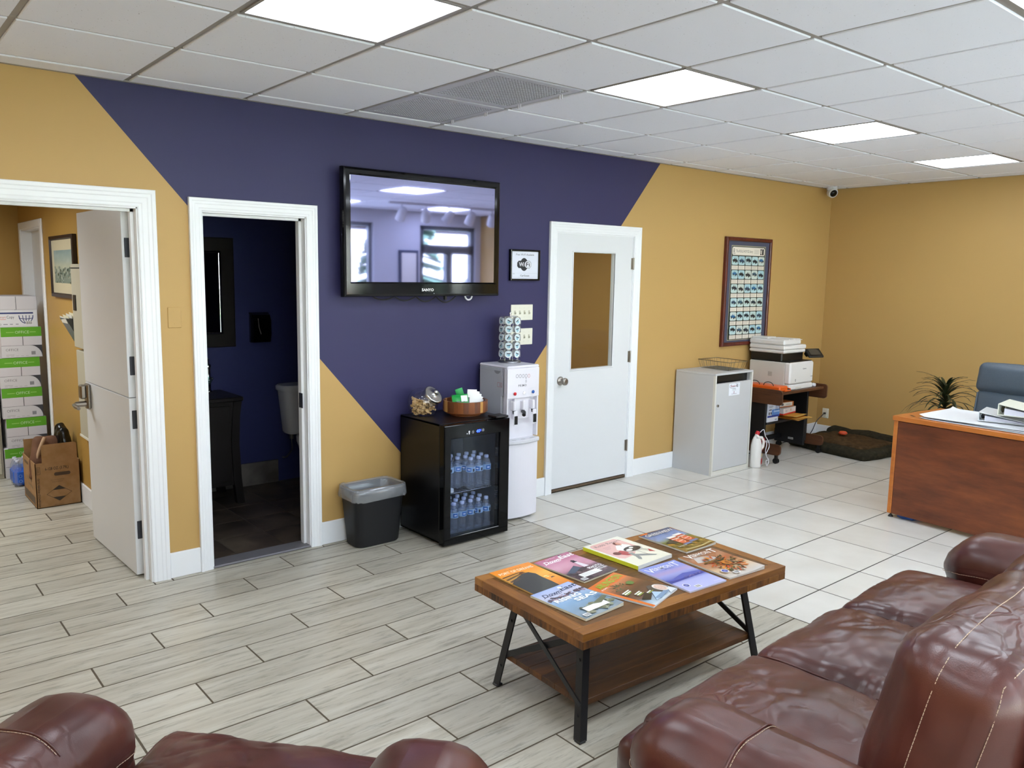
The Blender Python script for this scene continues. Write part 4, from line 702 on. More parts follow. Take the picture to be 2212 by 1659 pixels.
part('slot', MB().box((cx0 + 0.018, cyf + 0.05, 0.784), (cx1 - 0.018, cyf + 0.055, 0.856)), M_black, cb_, label='black paper slot'); cdo = part('door', MB().box((cx0 + 0.020, cyf + 0.004, 0.037), (cx1 - 0.020, cyf + 0.022, 0.786), bev=0.002), M_cab, cb_)
part('lock', MB().cyl((2.688, cyf + 0.004, 0.600), (2.688, cyf - 0.004, 0.600), 0.011, n=14), M_satin, cdo); part('keyhole', MB().prism([(0.008 * math.cos(q), 0.011 * math.sin(q)) for q in [-PI / 2 + PI * k / 8 for k in range(9)]], 0.002, M=frameM((2.690, cyf - 0.004, 0.600), (1, 0, 0), (0, 0, 1), (0, -1, 0))), M_black, cdo)
A = Art((2.842, cyf + 0.0035, 0.672), (1, 0, 0), (0, 0, 1), (0, -1, 0)); A.rect(0, 0, 0.160, 0.104, 'E8ECF4'); A.ring(0.078, 0.078, 0.070, 0.020, 0.003, '8A90A0', a0=2.2, a1=5.0); A.ring(0.082, 0.082, 0.068, 0.020, 0.003, '8A90A0', a0=-0.9, a1=1.4)
A.text('Shred-it', 0.022, 0.072, 0.018, 'A01C3C', width=0.078, bold=0.02, shear=0.1); A.rect(0.046, 0.0715, 0.092, 0.075, '5A6478'); A.ell(0.118, 0.081, 0.013, 0.011, '202838'); A.ell(0.119, 0.081, 0.005, 0.006, 'E8ECF4')
for q in ((0.052, 0.052, 0.104, 0.055), (0.050, 0.043, 0.106, 0.046)): A.rect(*q, 'A4B0B0')
A.ring(0.076, 0.026, 0.009, 0.010, 0.004, 'A06A80'); A.rect(0.040, 0.011, 0.116, 0.014, '8A7890'); part('sticker', A, M_print, cdo, label='white sticker with red lettering')
wt = thing('wire_tray', 'thin wire letter tray on top of the grey cabinet', 'letter tray', (3.03, -0.22, ch_)); M_wire = mat('dull_wire', '8C8470', 0.35, 0.9); TR = [(2.862, -0.372), (2.958, -0.045), (3.178, -0.045), (3.090, -0.372)]
def qd(u, v): a, b, c_, d_ = [Vector((*p, 0)) for p in TR]; return a.lerp(d_, u).lerp(b.lerp(c_, u), v)
TR = [(2.880, -0.385), (2.918, -0.040), (3.190, -0.040), (3.150, -0.385)]
Zt, Zb = 0.950, ch_ + 0.004; ins = lambda u, v: qd(0.06 + 0.88 * u, 0.06 + 0.88 * v)
up_ = lambda p, z: (p.x, p.y, z)
part('rim', MB().tube([up_(qd(u, v), Zt) for u, v in ((0, 0), (1, 0), (1, 1), (0, 1))], 0.0028, 8, closed=True), M_wire, wt)
fr = MB()
for k in range(9):
    for (u, v) in ((k / 8, 0), (k / 8, 1), (0, k / 8), (1, k / 8)):
        if v == 0 and 2 < k < 6 and u == k / 8: continue
        fr.cyl(up_(qd(u, v), Zt), up_(ins(u, v), Zb), 0.0013, n=5)
part('side_wire', fr, M_wire, wt, kind='stuff'); fr = MB()
for k in range(25): fr.cyl(up_(ins(k / 24, 0), Zb), up_(ins(k / 24, 1), Zb), 0.0012, n=4); fr.cyl(up_(ins(0, k / 24), Zb), up_(ins(1, k / 24), Zb), 0.0012, n=4)
part('mesh_base', fr, mat('grey_mesh', '7E7E78', 0.5, 0.5), wt, kind='stuff')
# ------------------------------------------------------------------ printer stand
M_walnut = wood('walnut_laminate', [(0.3, '3A2114'), (0.55, '5A3722'), (0.8, '74492C')], 'y', 0.4); M_blk = mat('black_laminate', '101013', 0.5)
kx0, kx1, kyf, kt = 3.500, 4.300, -0.500, 0.652
st = thing('printer_stand', 'walnut and black rolling printer stand in the far corner', 'stand', (3.9, -0.27, 0)); Rx = lambda x: frameM((x, 0, 0), (0, 1, 0), (0, 0, 1), (1, 0, 0))
def rounded(a, b, c, d, r, n=6):
    """rectangle a..c by b..d in (y, z) with the two front corners (small y) rounded"""
    p = [(c, b), (c, d)]
    for k in range(n + 1): q = PI / 2 + PI / 2 * k / n; p.append((a + r + r * math.cos(q), d - r + r * math.sin(q)))
    for k in range(n + 1): q = PI + PI / 2 * k / n; p.append((a + r + r * math.cos(q), b + r + r * math.sin(q)))
    return p
part('top', MB().box((kx0 + 0.018, kyf, kt - 0.026), (kx1 - 0.018, -0.03, kt), bev=0.004), M_walnut, st)
for x in (kx0, kx1 - 0.018): part('flap', MB().prism(rounded(kyf - 0.03, kt - 0.115, -0.02, kt + 0.022, 0.03), 0.018, M=Rx(x)), M_walnut, st)
for x in (kx0 + 0.02, kx1 - 0.05): part('side_panel', MB().box((x, -0.36, 0.105), (x + 0.025, -0.05, kt - 0.026), bev=0.003), M_blk, st)
for x in (kx0 + 0.005, kx1 - 0.045): rn = part('runner', MB().prism(rounded(-0.53, 0.075, -0.02, 0.175, 0.035), 0.022, M=Rx(x + 0.012)), M_walnut, st)
part('shelf', MB().box((kx0 + 0.045, -0.37, 0.335), (kx1 - 0.05, -0.05, 0.355), bev=0.003), M_blk, st); part('bottom_bar', MB().box((kx0 + 0.04, -0.12, 0.10), (kx1 - 0.05, -0.09, 0.14)), M_blk, st); part('kick_panel', MB().box((kx1 - 0.08, -0.36, 0.06), (kx1 - 0.052, -0.05, 0.33), bev=0.004), M_blk, st)
A = Art((kx1 - 0.0805, -0.20, 0.10), (0, -1, 0), (0, 0, 1), (-1, 0, 0)); A.rect(0, 0, 0.055, 0.020, 'C8C8C8'); A.rect(0.004, 0.006, 0.051, 0.009, '55555A'); A.rect(0.004, 0.012, 0.04, 0.015, '55555A'); part('nameplate', A, M_print, st, label='small silver nameplate')
for x in (kx0 + 0.028, kx1 - 0.022):
    for y in (-0.49, -0.07): cs = part('caster', MB().box((x - 0.012, y - 0.012, 0.045), (x + 0.012, y + 0.012, 0.078)), M_black, st); part('wheel', MB().cyl((x - 0.014, y, 0.026), (x - 0.005, y, 0.026), 0.026, n=16).cyl((x + 0.005, y, 0.026), (x + 0.014, y, 0.026), 0.026, n=16), M_black, cs)
pr = thing('printer', 'white and black multifunction laser printer with tilted touch panel', 'printer', (3.905, -0.25, kt)); M_pr = mat('printer_white', 'DEDCDA', 0.35); M_prg = mat('printer_side', 'C9C6C0', 0.45); qx0, qx1, qyf, qyb = 3.706, 4.110, -0.470, -0.050
part('body', MB().box((qx0, qyf + 0.05, kt + 0.004), (qx1, qyb, 0.905), bev=0.008), M_prg, pr); part('front_cover', MB().box((qx0 - 0.002, qyf - 0.006, 0.707), (qx1 + 0.002, qyf + 0.06, 0.907), bev=0.014), M_pr, pr); part('paper_drawer', MB().box((qx0 - 0.002, qyf - 0.006, kt), (qx1 + 0.002, qyf + 0.06, 0.703), bev=0.010), M_pr, pr)
part('drawer_grip', MB().box((qx0 + 0.10, qyf - 0.009, kt + 0.004), (qx0 + 0.20, qyf - 0.003, kt + 0.026), bev=0.003), M_prg, pr)
part('neck', MB().box((qx0 + 0.01, -0.375, 0.905), (qx1 - 0.02, qyb, 0.990), bev=0.01), M_black, pr, label='black output section'); part('output_tray', MB().box((qx0 + 0.01, qyf + 0.01, 0.905), (qx1 - 0.01, -0.3, 0.914), bev=0.003), M_black, pr)
part('scanner', MB().box((qx0 - 0.004, -0.405, 0.985), (qx1 - 0.025, qyb + 0.01, 1.015), bev=0.009).box((qx0 - 0.004, -0.405, 1.018), (qx1 - 0.025, qyb + 0.01, 1.058), bev=0.009), M_pr, pr)
part('document_feeder', MB().box((qx0 - 0.002, -0.400, 1.060), (qx0 + 0.29, qyb + 0.015, 1.108), bev=0.012).box((qx0 + 0.05, -0.20, 1.105), (qx0 + 0.20, qyb + 0.02, 1.124), bev=0.006), M_pr, pr)
rb = MB()
for k in range(6): rb.box((qx0 + 0.10 + 0.036 * k, -0.385, 1.104), (qx0 + 0.12 + 0.036 * k, -0.15, 1.114), bev=0.003)
part('feeder_tray', MB().box((qx0 + 0.09, -0.39, 1.100), (qx0 + 0.325, -0.14, 1.106), bev=0.002), M_pr, pr); part('feeder_rib', rb, M_pr, pr, kind='stuff')
Mx = Matrix.Translation((4.135, -0.455, 0.975)) @ Matrix.Rotation(-0.35, 4, 'Z') @ Matrix.Rotation(math.radians(42), 4, 'X'); tpn = part('touch_panel', MB().box((-0.085, -0.055, -0.012), (0.085, 0.055, 0.012), bev=0.008, M=Mx).box((-0.06, 0.0, -0.06), (0.05, 0.05, 0.0), bev=0.01, M=Mx), M_black, pr, label='black tilted touch panel'); part('screen', MB().box((-0.055, -0.03, 0.0115), (0.055, 0.04, 0.0128), M=Mx), mat('panel_screen', '4A463E', 0.25), tpn)
A = Art((qx0, qyf - 0.0065, 0), (1, 0, 0), (0, 0, 1), (0, -1, 0)); A.text('Canon', 0.21, 0.838, 0.011, '2A2A2E', width=0.060, bold=0.025); A.rect(0.085, 0.732, 0.098, 0.752, '26262A'); A.rect(0.088, 0.737, 0.095, 0.747, 'E0E0E0'); A.rect(0.355, 0.760, 0.39, 0.768, 'A4A4A6')
part('print', A, M_print, pr); A = Art((qx0 - 0.0005, 0, 0), (0, -1, 0), (0, 0, 1), (-1, 0, 0))
for k in range(8): A.rect(0.25, 0.770 + 0.0052 * k, 0.292, 0.773 + 0.0052 * k, '9C9990')
A.rect(0.06, 1.046, 0.075, 1.049, '8A8884'); part('side_grille', A, M_print, pr)
solo('white_puck', MB().lathe([(0.001, 0), (0.022, 0.002), (0.026, 0.016), (0.022, 0.03), (0.001, 0.034)], (4.19, -0.44, kt), 18), M_wp, 'small round white plastic cap right of the printer on its stand', 'cap', (4.19, -0.44, kt))
oc = thing('orange_case', 'flat orange case with black cord handles left of the printer', 'case', (3.62, -0.30, kt)); part('shell', MB().box((3.535, -0.48, kt), (3.675, -0.10, kt + 0.050), bev=0.010), mat('orange_plastic', 'E2601C', 0.35), oc)
for y in (-0.22, -0.36): part('cord_handle', MB().tube([(3.545, y + 0.05 * math.cos(PI * k / 10), kt + 0.048 + 0.035 * math.sin(PI * k / 10)) for k in range(11)], 0.0035, 7), M_black, oc)
part('strap', MB().tube([(3.672, -0.44, kt + 0.03), (3.70, -0.49, kt + 0.02), (3.69, -0.497, kt + 0.007), (3.60, -0.492, kt + 0.008)], 0.006, 8), mat('orange_plastic', 'E2601C', 0.35), oc)
def carton(name, label, cat, c, sx, sy, sz, rz, col, prints=(), sideprints=(), group=None):
    t = thing(name, label, cat, c, rz, group); part('carton', MB().box((-sx / 2, -sy / 2, 0), (sx / 2, sy / 2, sz), bev=0.002), mat('card_' + col, col, 0.5), t, False)
    for nm_, O, U, W_, pl in (('front_print', (-sx / 2, -sy / 2, 0), (1, 0, 0), sx, prints), ('side_print', (-sx / 2, sy / 2, 0), (0, -1, 0), sy, sideprints)):
        if not pl: continue
        A_ = Art(O, U, (0, 0, 1), (0, -1, 0) if nm_ == 'front_print' else (-1, 0, 0))
        for q in pl:
            if isinstance(q[0], str): A_.text(q[0], q[1] * W_, q[2] * sz, q[3], q[4], width=q[5] if len(q) > 5 else None, bold=0.01)
            else: A_.rect(q[0] * W_, q[1] * sz, q[2] * W_, q[3] * sz, q[4])
        part(nm_, A_, M_print, t, False)
    return t
zs = 0.3555
carton('toner_carton', 'plain white carton under the blue printed one on the stand shelf', 'carton', (3.650, -0.235, zs), 0.185, 0.25, 0.042, 0, 'DADCE4', [(0.0, 0.0, 1, 0.08, 'B8BCC8'), (0.7, 0.3, 0.9, 0.5, '5A6478')])
carton('toner_carton', 'white and blue printed carton on the left of the stand shelf', 'carton', (3.660, -0.235, zs + 0.043), 0.20, 0.25, 0.142, 0, 'D2D6E4', [(0.0, 0.0, 1, 0.12, '20388C'), (0.35, 0.12, 1, 0.5, '5C8CD0'), (0.5, 0.3, 1, 0.42, 'A8C4EA'), (0.08, 0.86, 0.55, 0.92, '33343E'), (0.08, 0.74, 0.4, 0.77, '8A8C98'), (0.08, 0.68, 0.45, 0.71, '8A8C98'), (0.08, 0.62, 0.38, 0.65, '8A8C98'), (0.1, 0.46, 0.32, 0.52, '2E2F38'), (0.08, 0.18, 0.18, 0.34, '4A4C58'), (0.24, 0.18, 0.34, 0.34, '4A4C58'), (0.66, 0.4, 0.70, 0.95, '28406E'), (0.80, 0.4, 0.84, 0.95, '28406E'), (0.93, 0.4, 0.97, 0.95, '28406E')])
def envelope(c, sx, sy, rz, label, dz):
    t = thing('padded_envelope', label, 'envelope', c, rz, 'padded envelopes on the stand shelf'); f = lambda s: (lambda u, v: ((u - 0.5) * sx, (v - 0.5) * sy, 0.006 + s * 0.006 * (1 - (2 * u - 1) ** 4) * (1 - (2 * v - 1) ** 4) + dz * (1 - v) ** 3))
    part('sleeve', MB().grid(f(1), 8, 8).grid(f(-1), 8, 8), mat('manila', 'D9962E', 0.6), t, False); part('flap', MB().grid(lambda u, v: ((u - 0.5) * sx, (-0.5 - 0.12 * v) * sy, 0.007 + dz * (1 + 0.35 * v)), 4, 3).grid(lambda u, v: ((u - 0.5) * sx, (-0.5 - 0.12 * v) * sy, 0.0055 + dz * (1 + 0.35 * v)), 4, 3), mat('manila_pale', 'E4B45A', 0.6), t, False); return t
envelope((3.985, -0.265, zs), 0.26, 0.34, 0.10, 'manila padded envelope at the bottom of the pile on the stand shelf', -0.003); envelope((4.01, -0.27, zs + 0.013), 0.25, 0.35, -0.12, 'manila padded envelope, middle one of the pile on the stand shelf', -0.004); envelope((3.965, -0.26, zs + 0.026), 0.25, 0.32, 0.16, 'manila padded envelope, top one of the pile, under the red carton', 0.002)
carton('parcel_carton', 'white carton with red base on the pile of envelopes', 'carton', (3.955, -0.235, zs + 0.040), 0.26, 0.22, 0.062, 0.10, 'E4DCDC', [(0, 0, 1, 0.22, 'D8341E'), (0.55, 0.45, 0.62, 0.8, 'C8A080'), (0.15, 0.4, 0.3, 0.7, 'C8C4C8')], [(0, 0, 1, 0.2, 'D8341E'), (0.5, 0.35, 0.62, 0.8, '3A3C48'), (0.2, 0.4, 0.35, 0.7, 'A8A4A8')])
carton('parcel_carton', 'small orange and brown carton topmost on the stand shelf', 'carton', (3.945, -0.22, zs + 0.103), 0.24, 0.20, 0.050, -0.08, 'B4632A', [(0.1, 0.2, 0.9, 0.9, 'DCD4C8'), (0.2, 0.35, 0.34, 0.75, '3E3E44'), (0.5, 0.4, 0.8, 0.6, 'B4B0A8')])
# ------------------------------------------------------------------ jug, cord, outlet, dog bed
jg = thing('spray_jug', 'white plastic jug with red cap beside the grey cabinet', 'jug', (3.250, -0.455, 0)); jc_ = Vector((3.250, -0.455, 0)); el = lambda rx, ry, z, n=20: [(jc_.x + rx * math.cos(2 * PI * k / n), jc_.y + ry * math.sin(2 * PI * k / n), z) for k in range(n)]
part('bottle', MB().rings([el(0.044, 0.040, 0.0), el(0.050, 0.046, 0.006), el(0.052, 0.047, 0.02), el(0.052, 0.047, 0.16), el(0.050, 0.045, 0.20), el(0.042, 0.036, 0.245), el(0.030, 0.026, 0.272), el(0.018, 0.018, 0.290), el(0.016, 0.016, 0.300)]), mat('jug_white', 'E6E4E0', 0.35), jg)
part('grip', MB().tube([(3.225, -0.470, 0.278), (3.275, -0.490, 0.272), (3.300, -0.495, 0.235), (3.297, -0.492, 0.19), (3.285, -0.485, 0.165)], 0.012, 10), mat('jug_white', 'E6E4E0', 0.35), jg); part('cap', MB().cyl((3.250, -0.455, 0.296), (3.262, -0.46, 0.325), 0.020, 0.017, n=16), mat('red_plastic', 'C4222A', 0.4), jg)
A = Art((3.262, -0.5035, 0.03), (0.94, 0.25, 0.0), (0, 0, 1), (0.3, -0.95, 0)); A.ell(0.012, 0.03, 0.020, 0.030, 'B83030'); A.rect(-0.002, 0.07, 0.030, 0.10, 'C8B48A'); A.rect(0.0, 0.104, 0.03, 0.112, '4A4440'); A.poly([(0.0, 0.12), (0.03, 0.13), (0.03, 0.16)], 'A84444'); part('label_print', A, M_print, jg)
part('nozzle', MB().cyl((3.325, -0.470, 0.255), (3.330, -0.472, 0.215), 0.016, 0.020, n=14), mat('red_plastic', 'C4222A', 0.4), jg); lp = [(3.262, -0.478, 0.318), (3.280, -0.50, 0.345), (3.300, -0.505, 0.29), (3.335, -0.50, 0.262), (3.365, -0.505, 0.22), (3.372, -0.508, 0.18), (3.335, -0.512, 0.14), (3.315, -0.515, 0.12), (3.335, -0.515, 0.09), (3.365, -0.515, 0.062), (3.322, -0.515, 0.06), (3.335, -0.518, 0.010), (3.360, -0.518, 0.055), (3.330, -0.512, 0.10), (3.312, -0.510, 0.15), (3.338, -0.503, 0.20), (3.345, -0.49, 0.235)]
def smooth(pts, n=4):
    P_ = [Vector(p) for p in pts]; out = []
    for i in range(len(P_) - 1):
        a, b, c, d = P_[max(i - 1, 0)], P_[i], P_[i + 1], P_[min(i + 2, len(P_) - 1)]
        for k in range(n): t = k / n; out.append(0.5 * ((2 * b) + (c - a) * t + (2 * a - 5 * b + 4 * c - d) * t * t + (3 * b - a - 3 * c + d) * t ** 3))
    return out + [P_[-1]]
part('hose', MB().tube(smooth(lp), 0.0035, 7), M_wp, jg, label='thin white looped hose')
ot = thing('wall_outlet', 'white power outlet low on the right wall above the dog bed', 'outlet', (XR, -0.099, 0.203)); part('plate', MB().box((XR - 0.007, -0.134, 0.200), (XR, -0.064, 0.305), bev=0.003), M_ivory, ot)
for z in (0.228, 0.277): part('socket', MB().box((XR - 0.010, -0.114, z - 0.015), (XR - 0.005, -0.084, z + 0.015), bev=0.003), M_ivory, ot)
pc = thing('power_cord', 'thin dark power cord plugged into the right wall outlet', 'cord', (4.95, -0.2, 0)); part('plug', MB().box((XR - 0.036, -0.110, 0.243), (XR - 0.010, -0.088, 0.262), bev=0.005), M_black, pc); part('cable', MB().tube(smooth([(XR - 0.034, -0.099, 0.253), (XR - 0.12, -0.13, 0.250), (XR - 0.22, -0.12, 0.19), (XR - 0.27, -0.10, 0.08), (XR - 0.33, -0.06, 0.012), (4.5, -0.04, 0.008), (4.1, -0.04, 0.012)], 6), 0.0042, 7), mat('cord_slate', '2C333C', 0.5), pc)
cb2 = MB().tube(smooth([(3.80, -0.04, 0.6), (3.79, -0.045, 0.3), (3.80, -0.08, 0.16), (3.84, -0.13, 0.012), (3.92, -0.17, 0.010), (3.78, -0.20, 0.010), (3.70, -0.14, 0.010)], 6), 0.005, 7).tube(smooth([(3.95, -0.04, 0.5), (3.93, -0.05, 0.2), (3.88, -0.10, 0.012), (3.72, -0.2, 0.012), (3.66, -0.1, 0.010)], 6), 0.004, 7); solo('printer_cable', cb2, M_black, 'black cables hanging behind the printer stand shelf', 'cable', (3.8, -0.1, 0))
# ------------------------------------------------------------------ cushion builder, shared by soft things
class Cushion:
    """rounded, puffed box in its own frame M; surf() gives the skin above any point of the box"""
    def __init__(s, hx, hy, hz, r, puff=(0, 0, 0), M=None, wr=0.0, wf=9.0, ws=(1, 1, 1), seed=0.0, bend=None, cr=0.0):
        s.cr = cr
        s.h = Vector((hx, hy, hz)); s.r = r; s.p = puff; s.M = M or Matrix(); s.wr = wr; s.wf = wf; s.ws = ws; s.seed = seed; s.bend = bend
    def surf(s, x, y, z, off=0.0):
        p = Vector((x, y, z)); h, r = s.h, s.r; q = Vector([max(-(h[i] - r), min(h[i] - r, p[i])) for i in range(3)]); d = p - q
        n = d.normalized() if d.length > 1e-9 else Vector((0, 0, 1)); e = q + n * (r + off)
        a = [p[i] / h[i] for i in range(3)]; k = [1 - min(1, a[i] ** 2) for i in range(3)]
        e += Vector((n.x * s.p[0] * k[1] * k[2], n.y * s.p[1] * k[0] * k[2], n.z * s.p[2] * k[0] * k[1]))
        if s.wr:
            v = Vector((e.x * s.ws[0], e.y * s.ws[1], e.z * s.ws[2])) * s.wf + Vector((s.seed, s.seed * 1.7, s.seed * 0.3)); w_ = noise.noise(v) + 0.5 * noise.noise(v * 2.1); e += n * s.wr * w_
        if s.cr:
            v = Vector((e.x * 11, e.y * 17, e.z * 9)) + Vector((s.seed * 3.1, s.seed, 0)); v += 0.8 * Vector((noise.noise(v * 0.5), noise.noise(v * 0.5 + Vector((9, 0, 0))), 0)); k_ = max(0.0, min(1.0, 0.45 + 1.6 * noise.noise(e * 3.2 + Vector((s.seed, 4, 2))))); e -= n * s.cr * k_ * max(0.0, 1 - 4.2 * abs(noise.noise(v)))
        if s.bend: e = s.bend(e)
        return s.M @ e
    def build(s, mb, n=14, mi=0):
        def ax(h): 
            i = h - s.r; t = [-h, -h + 0.25 * s.r, -h + 0.6 * s.r] + [-i + 2 * i * k / n for k in range(n + 1)] + [h - 0.6 * s.r, h - 0.25 * s.r, h]; return t
        X, Y, Z = ax(s.h.x), ax(s.h.y), ax(s.h.z)
        for (A_, B_, f) in ((X, Y, lambda a, b, t: (a, b, t * s.h.z)), (X, Z, lambda a, b, t: (a, t * s.h.y, b)), (Y, Z, lambda a, b, t: (t * s.h.x, a, b))):
            for t in (-1, 1):
                vs = [s.surf(*f(a, b, t)) for a in A_ for b in B_]; m_ = len(B_); mb.add(vs, [(i * m_ + j, (i + 1) * m_ + j, (i + 1) * m_ + j + 1, i * m_ + j + 1) for i in range(len(A_) - 1) for j in range(m_ - 1)], mi, None, True)
        return mb
def weld(me):
    b = bmesh.new(); b.from_mesh(me); bmesh.ops.remove_doubles(b, verts=b.verts, dist=0.0004); bmesh.ops.recalc_face_normals(b, faces=b.faces); b.to_mesh(me); b.free(); return me
def soft(name, cs, m, parent, W=True, n=14, label=None):
    mb_ = MB()
    for c_ in (cs if isinstance(cs, list) else [cs]): c_.build(mb_, n)
    me = weld(mb_.mesh(name, m, wm(parent).inverted() if W else None)); return part(name, me, m, parent, label=label)
dbd = thing('dog_bed', 'flat dark brown dog bed on the floor against the right wall', 'dog bed', (4.70, -0.57, 0), math.radians(-9)); M_bed = noisy('bed_fabric', [(0.3, '2A2820'), (0.7, '3C382C')], (30, 30, 30), 0.95, bmp=0.3, spec=0.1); M_bedt = noisy('bed_top', [(0.3, '3E3020'), (0.7, '5A4630')], (25, 25, 25), 0.95, bmp=0.3, spec=0.1)
soft('base', Cushion(0.38, 0.44, 0.040, 0.038, (0, 0, 0.02), Matrix.Translation((0, 0, 0.040)), 0.022, 4, seed=3), M_bed, dbd, False, 12); soft('sleeping_pad', Cushion(0.29, 0.35, 0.03, 0.028, (0, 0, 0.02), Matrix.Translation((-0.02, 0.0, 0.075)), 0.022, 5, seed=9), M_bedt, dbd, False, 12); soft('bolster', Cushion(0.08, 0.42, 0.045, 0.044, (0, 0, 0.01), Matrix.Translation((0.29, 0.01, 0.092)), 0.022, 5, seed=5), M_bed, dbd, False, 12)
solo('dog_toy', MB().lathe([(0.001, 0), (0.03, 0.004), (0.045, 0.02), (0.03, 0.036), (0.001, 0.04)], (4.72, -0.50, 0.128), 14), mat('toy_orange', 'C84A28', 0.5), 'small orange toy lying on the dog bed', 'toy', (4.72, -0.50, 0.128))
# ------------------------------------------------------------------ reception desk and what is on it
DA = math.radians(-6.0); dk = thing('reception_desk', 'cherry wood reception desk with orange trim at the right edge', 'desk', (2.684, -1.860, 0), DA)       # local: +x depth, -y along the front
M_or = wood('orange_cherry', [(0.3, 'A85A1E'), (0.7, 'C87A32')], 'y', 0.35, 50, 5, 0.03); M_ch = wood('dark_cherry', [(0.3, '47220F'), (0.5, '6C371B'), (0.72, '8A4C26')], 'y', 0.32, 22, 4.5, 0.03)
DL, DD, DH = 1.62, 0.62, 0.730
part('top', MB().box((-0.012, -DL, DH - 0.034), (DD, 0.004, DH), bev=0.003), M_or, dk, False); part('end_panel', MB().box((0.0, -0.030, 0.030), (DD - 0.02, -0.002, DH - 0.034), bev=0.002), M_or, dk, False)
part('front_panel', MB().box((0.004, -DL + 0.03, 0.030), (0.026, -0.031, DH - 0.040), bev=0.001), M_ch, dk, False, label='dark cherry front panel'); part('far_end_panel', MB().box((0.0, -DL, 0.03), (DD - 0.02, -DL + 0.028, DH - 0.034)), M_or, dk, False)
part('drawer_unit', MB().box((0.15, -DL + 0.03, 0.03), (DD - 0.03, -DL + 0.45, DH - 0.036), bev=0.003), M_or, dk, False)
for x in (0.03, DD - 0.05):
    for y in (-0.016, -DL + 0.014): part('leveling_foot', MB().cyl((x, y, 0.012), (x, y, 0.034), 0.006, n=8).cyl((x, y, 0), (x, y, 0.013), 0.018, 0.012, n=12), M_blackmetal, dk, False)
A = Art((0, 0, DH), (0, -1, 0), (1, 0, 0), (0, 0, 1)); A.poly([(0.05, 0.10), (0.10, 0.06), (0.115, 0.075), (0.095, 0.09), (0.06, 0.115)], '3A1A10'); part('stain', A, M_print, dk, False, label='dark scuff on the desk top')
DM = RZ((2.684, -1.860, 0), DA); dp = lambda x, y, z: tuple(DM @ Vector((x, y, z)))
bgm = MB(); rr = random.Random(4); soft_b = Cushion(0.06, 0.06, 0.012, 0.011, (0, 0, 0.004), RZ(dp(0.10, -0.11, 0.013), DA), 0.006, 20); t = thing('blue_bag', 'crumpled blue plastic bag on the floor under the desk', 'bag', dp(0.10, -0.11, 0)); soft('bag', soft_b, mat('blue_film', '2050A0', 0.3), t, True, 8)
def sheetf(hs, x0, x1, y0, y1, curl):
    def f(u, v): x = x0 + (x1 - x0) * u; y = y0 + (y1 - y0) * v; return (x, y, hs + 0.0016 * noise.noise(Vector((x * 7, y * 5, hs * 90))) + curl * max(0, 1 - v * 14) ** 2 + curl * 0.8 * max(0, (u - 0.9) * 10) ** 2)
    return f
for k, (x0, x1, y0, y1, rz, cu, nm) in enumerate(((0.03, 0.50, -0.16, -0.98, 0.0, 0.004, 'large white plan sheet lowest of the pile on the desk'), (0.05, 0.53, -0.20, -1.02, -0.03, 0.006, 'large white plan sheet, middle one of the pile on the desk'), (0.06, 0.55, -0.14, -0.95, 0.05, 0.014, 'large white plan sheet with curled edges topmost on the desk'))):
    zz = DH + 0.003 + 0.006 * k; t = thing('plan_sheet', nm, 'paper', dp(0.3, -0.6, zz), DA + rz, 'white plan sheets on the desk'); f = sheetf(zz, x0 - 0.3, x1 - 0.3, y0 + 0.6, y1 + 0.6, cu)
    g_t = lambda u, v: (f(u, v)[0], f(u, v)[1], f(u, v)[2] - zz); part('sheet', MB().grid(g_t, 24, 30).grid(lambda u, v: (g_t(u, v)[0], g_t(u, v)[1], g_t(u, v)[2] - 0.0012), 24, 30), mat('plan_paper', 'E4E6E8', 0.6), t, False)
    if k == 2:
        A = Art((0, 0, 0.0135), (0, -1, 0), (1, 0, 0), (0, 0, 1), bend=lambda u, v: 0.0016 * noise.noise(Vector((v * 7, -u * 5, zz * 90))))
        for q in ((-0.02, -0.03, 0.03, -0.005), (0.24, -0.16, 0.275, -0.145)): A.rect(*q, '6A6C70')
        A.line([(-0.20, -0.15), (-0.02, 0.1), (0.2, 0.16)], 0.003, 'B4B8BC'); A.line([(0.0, -0.2), (0.3, -0.1)], 0.002, 'C4C8CC'); part('drawing', A, M_print, t, False)
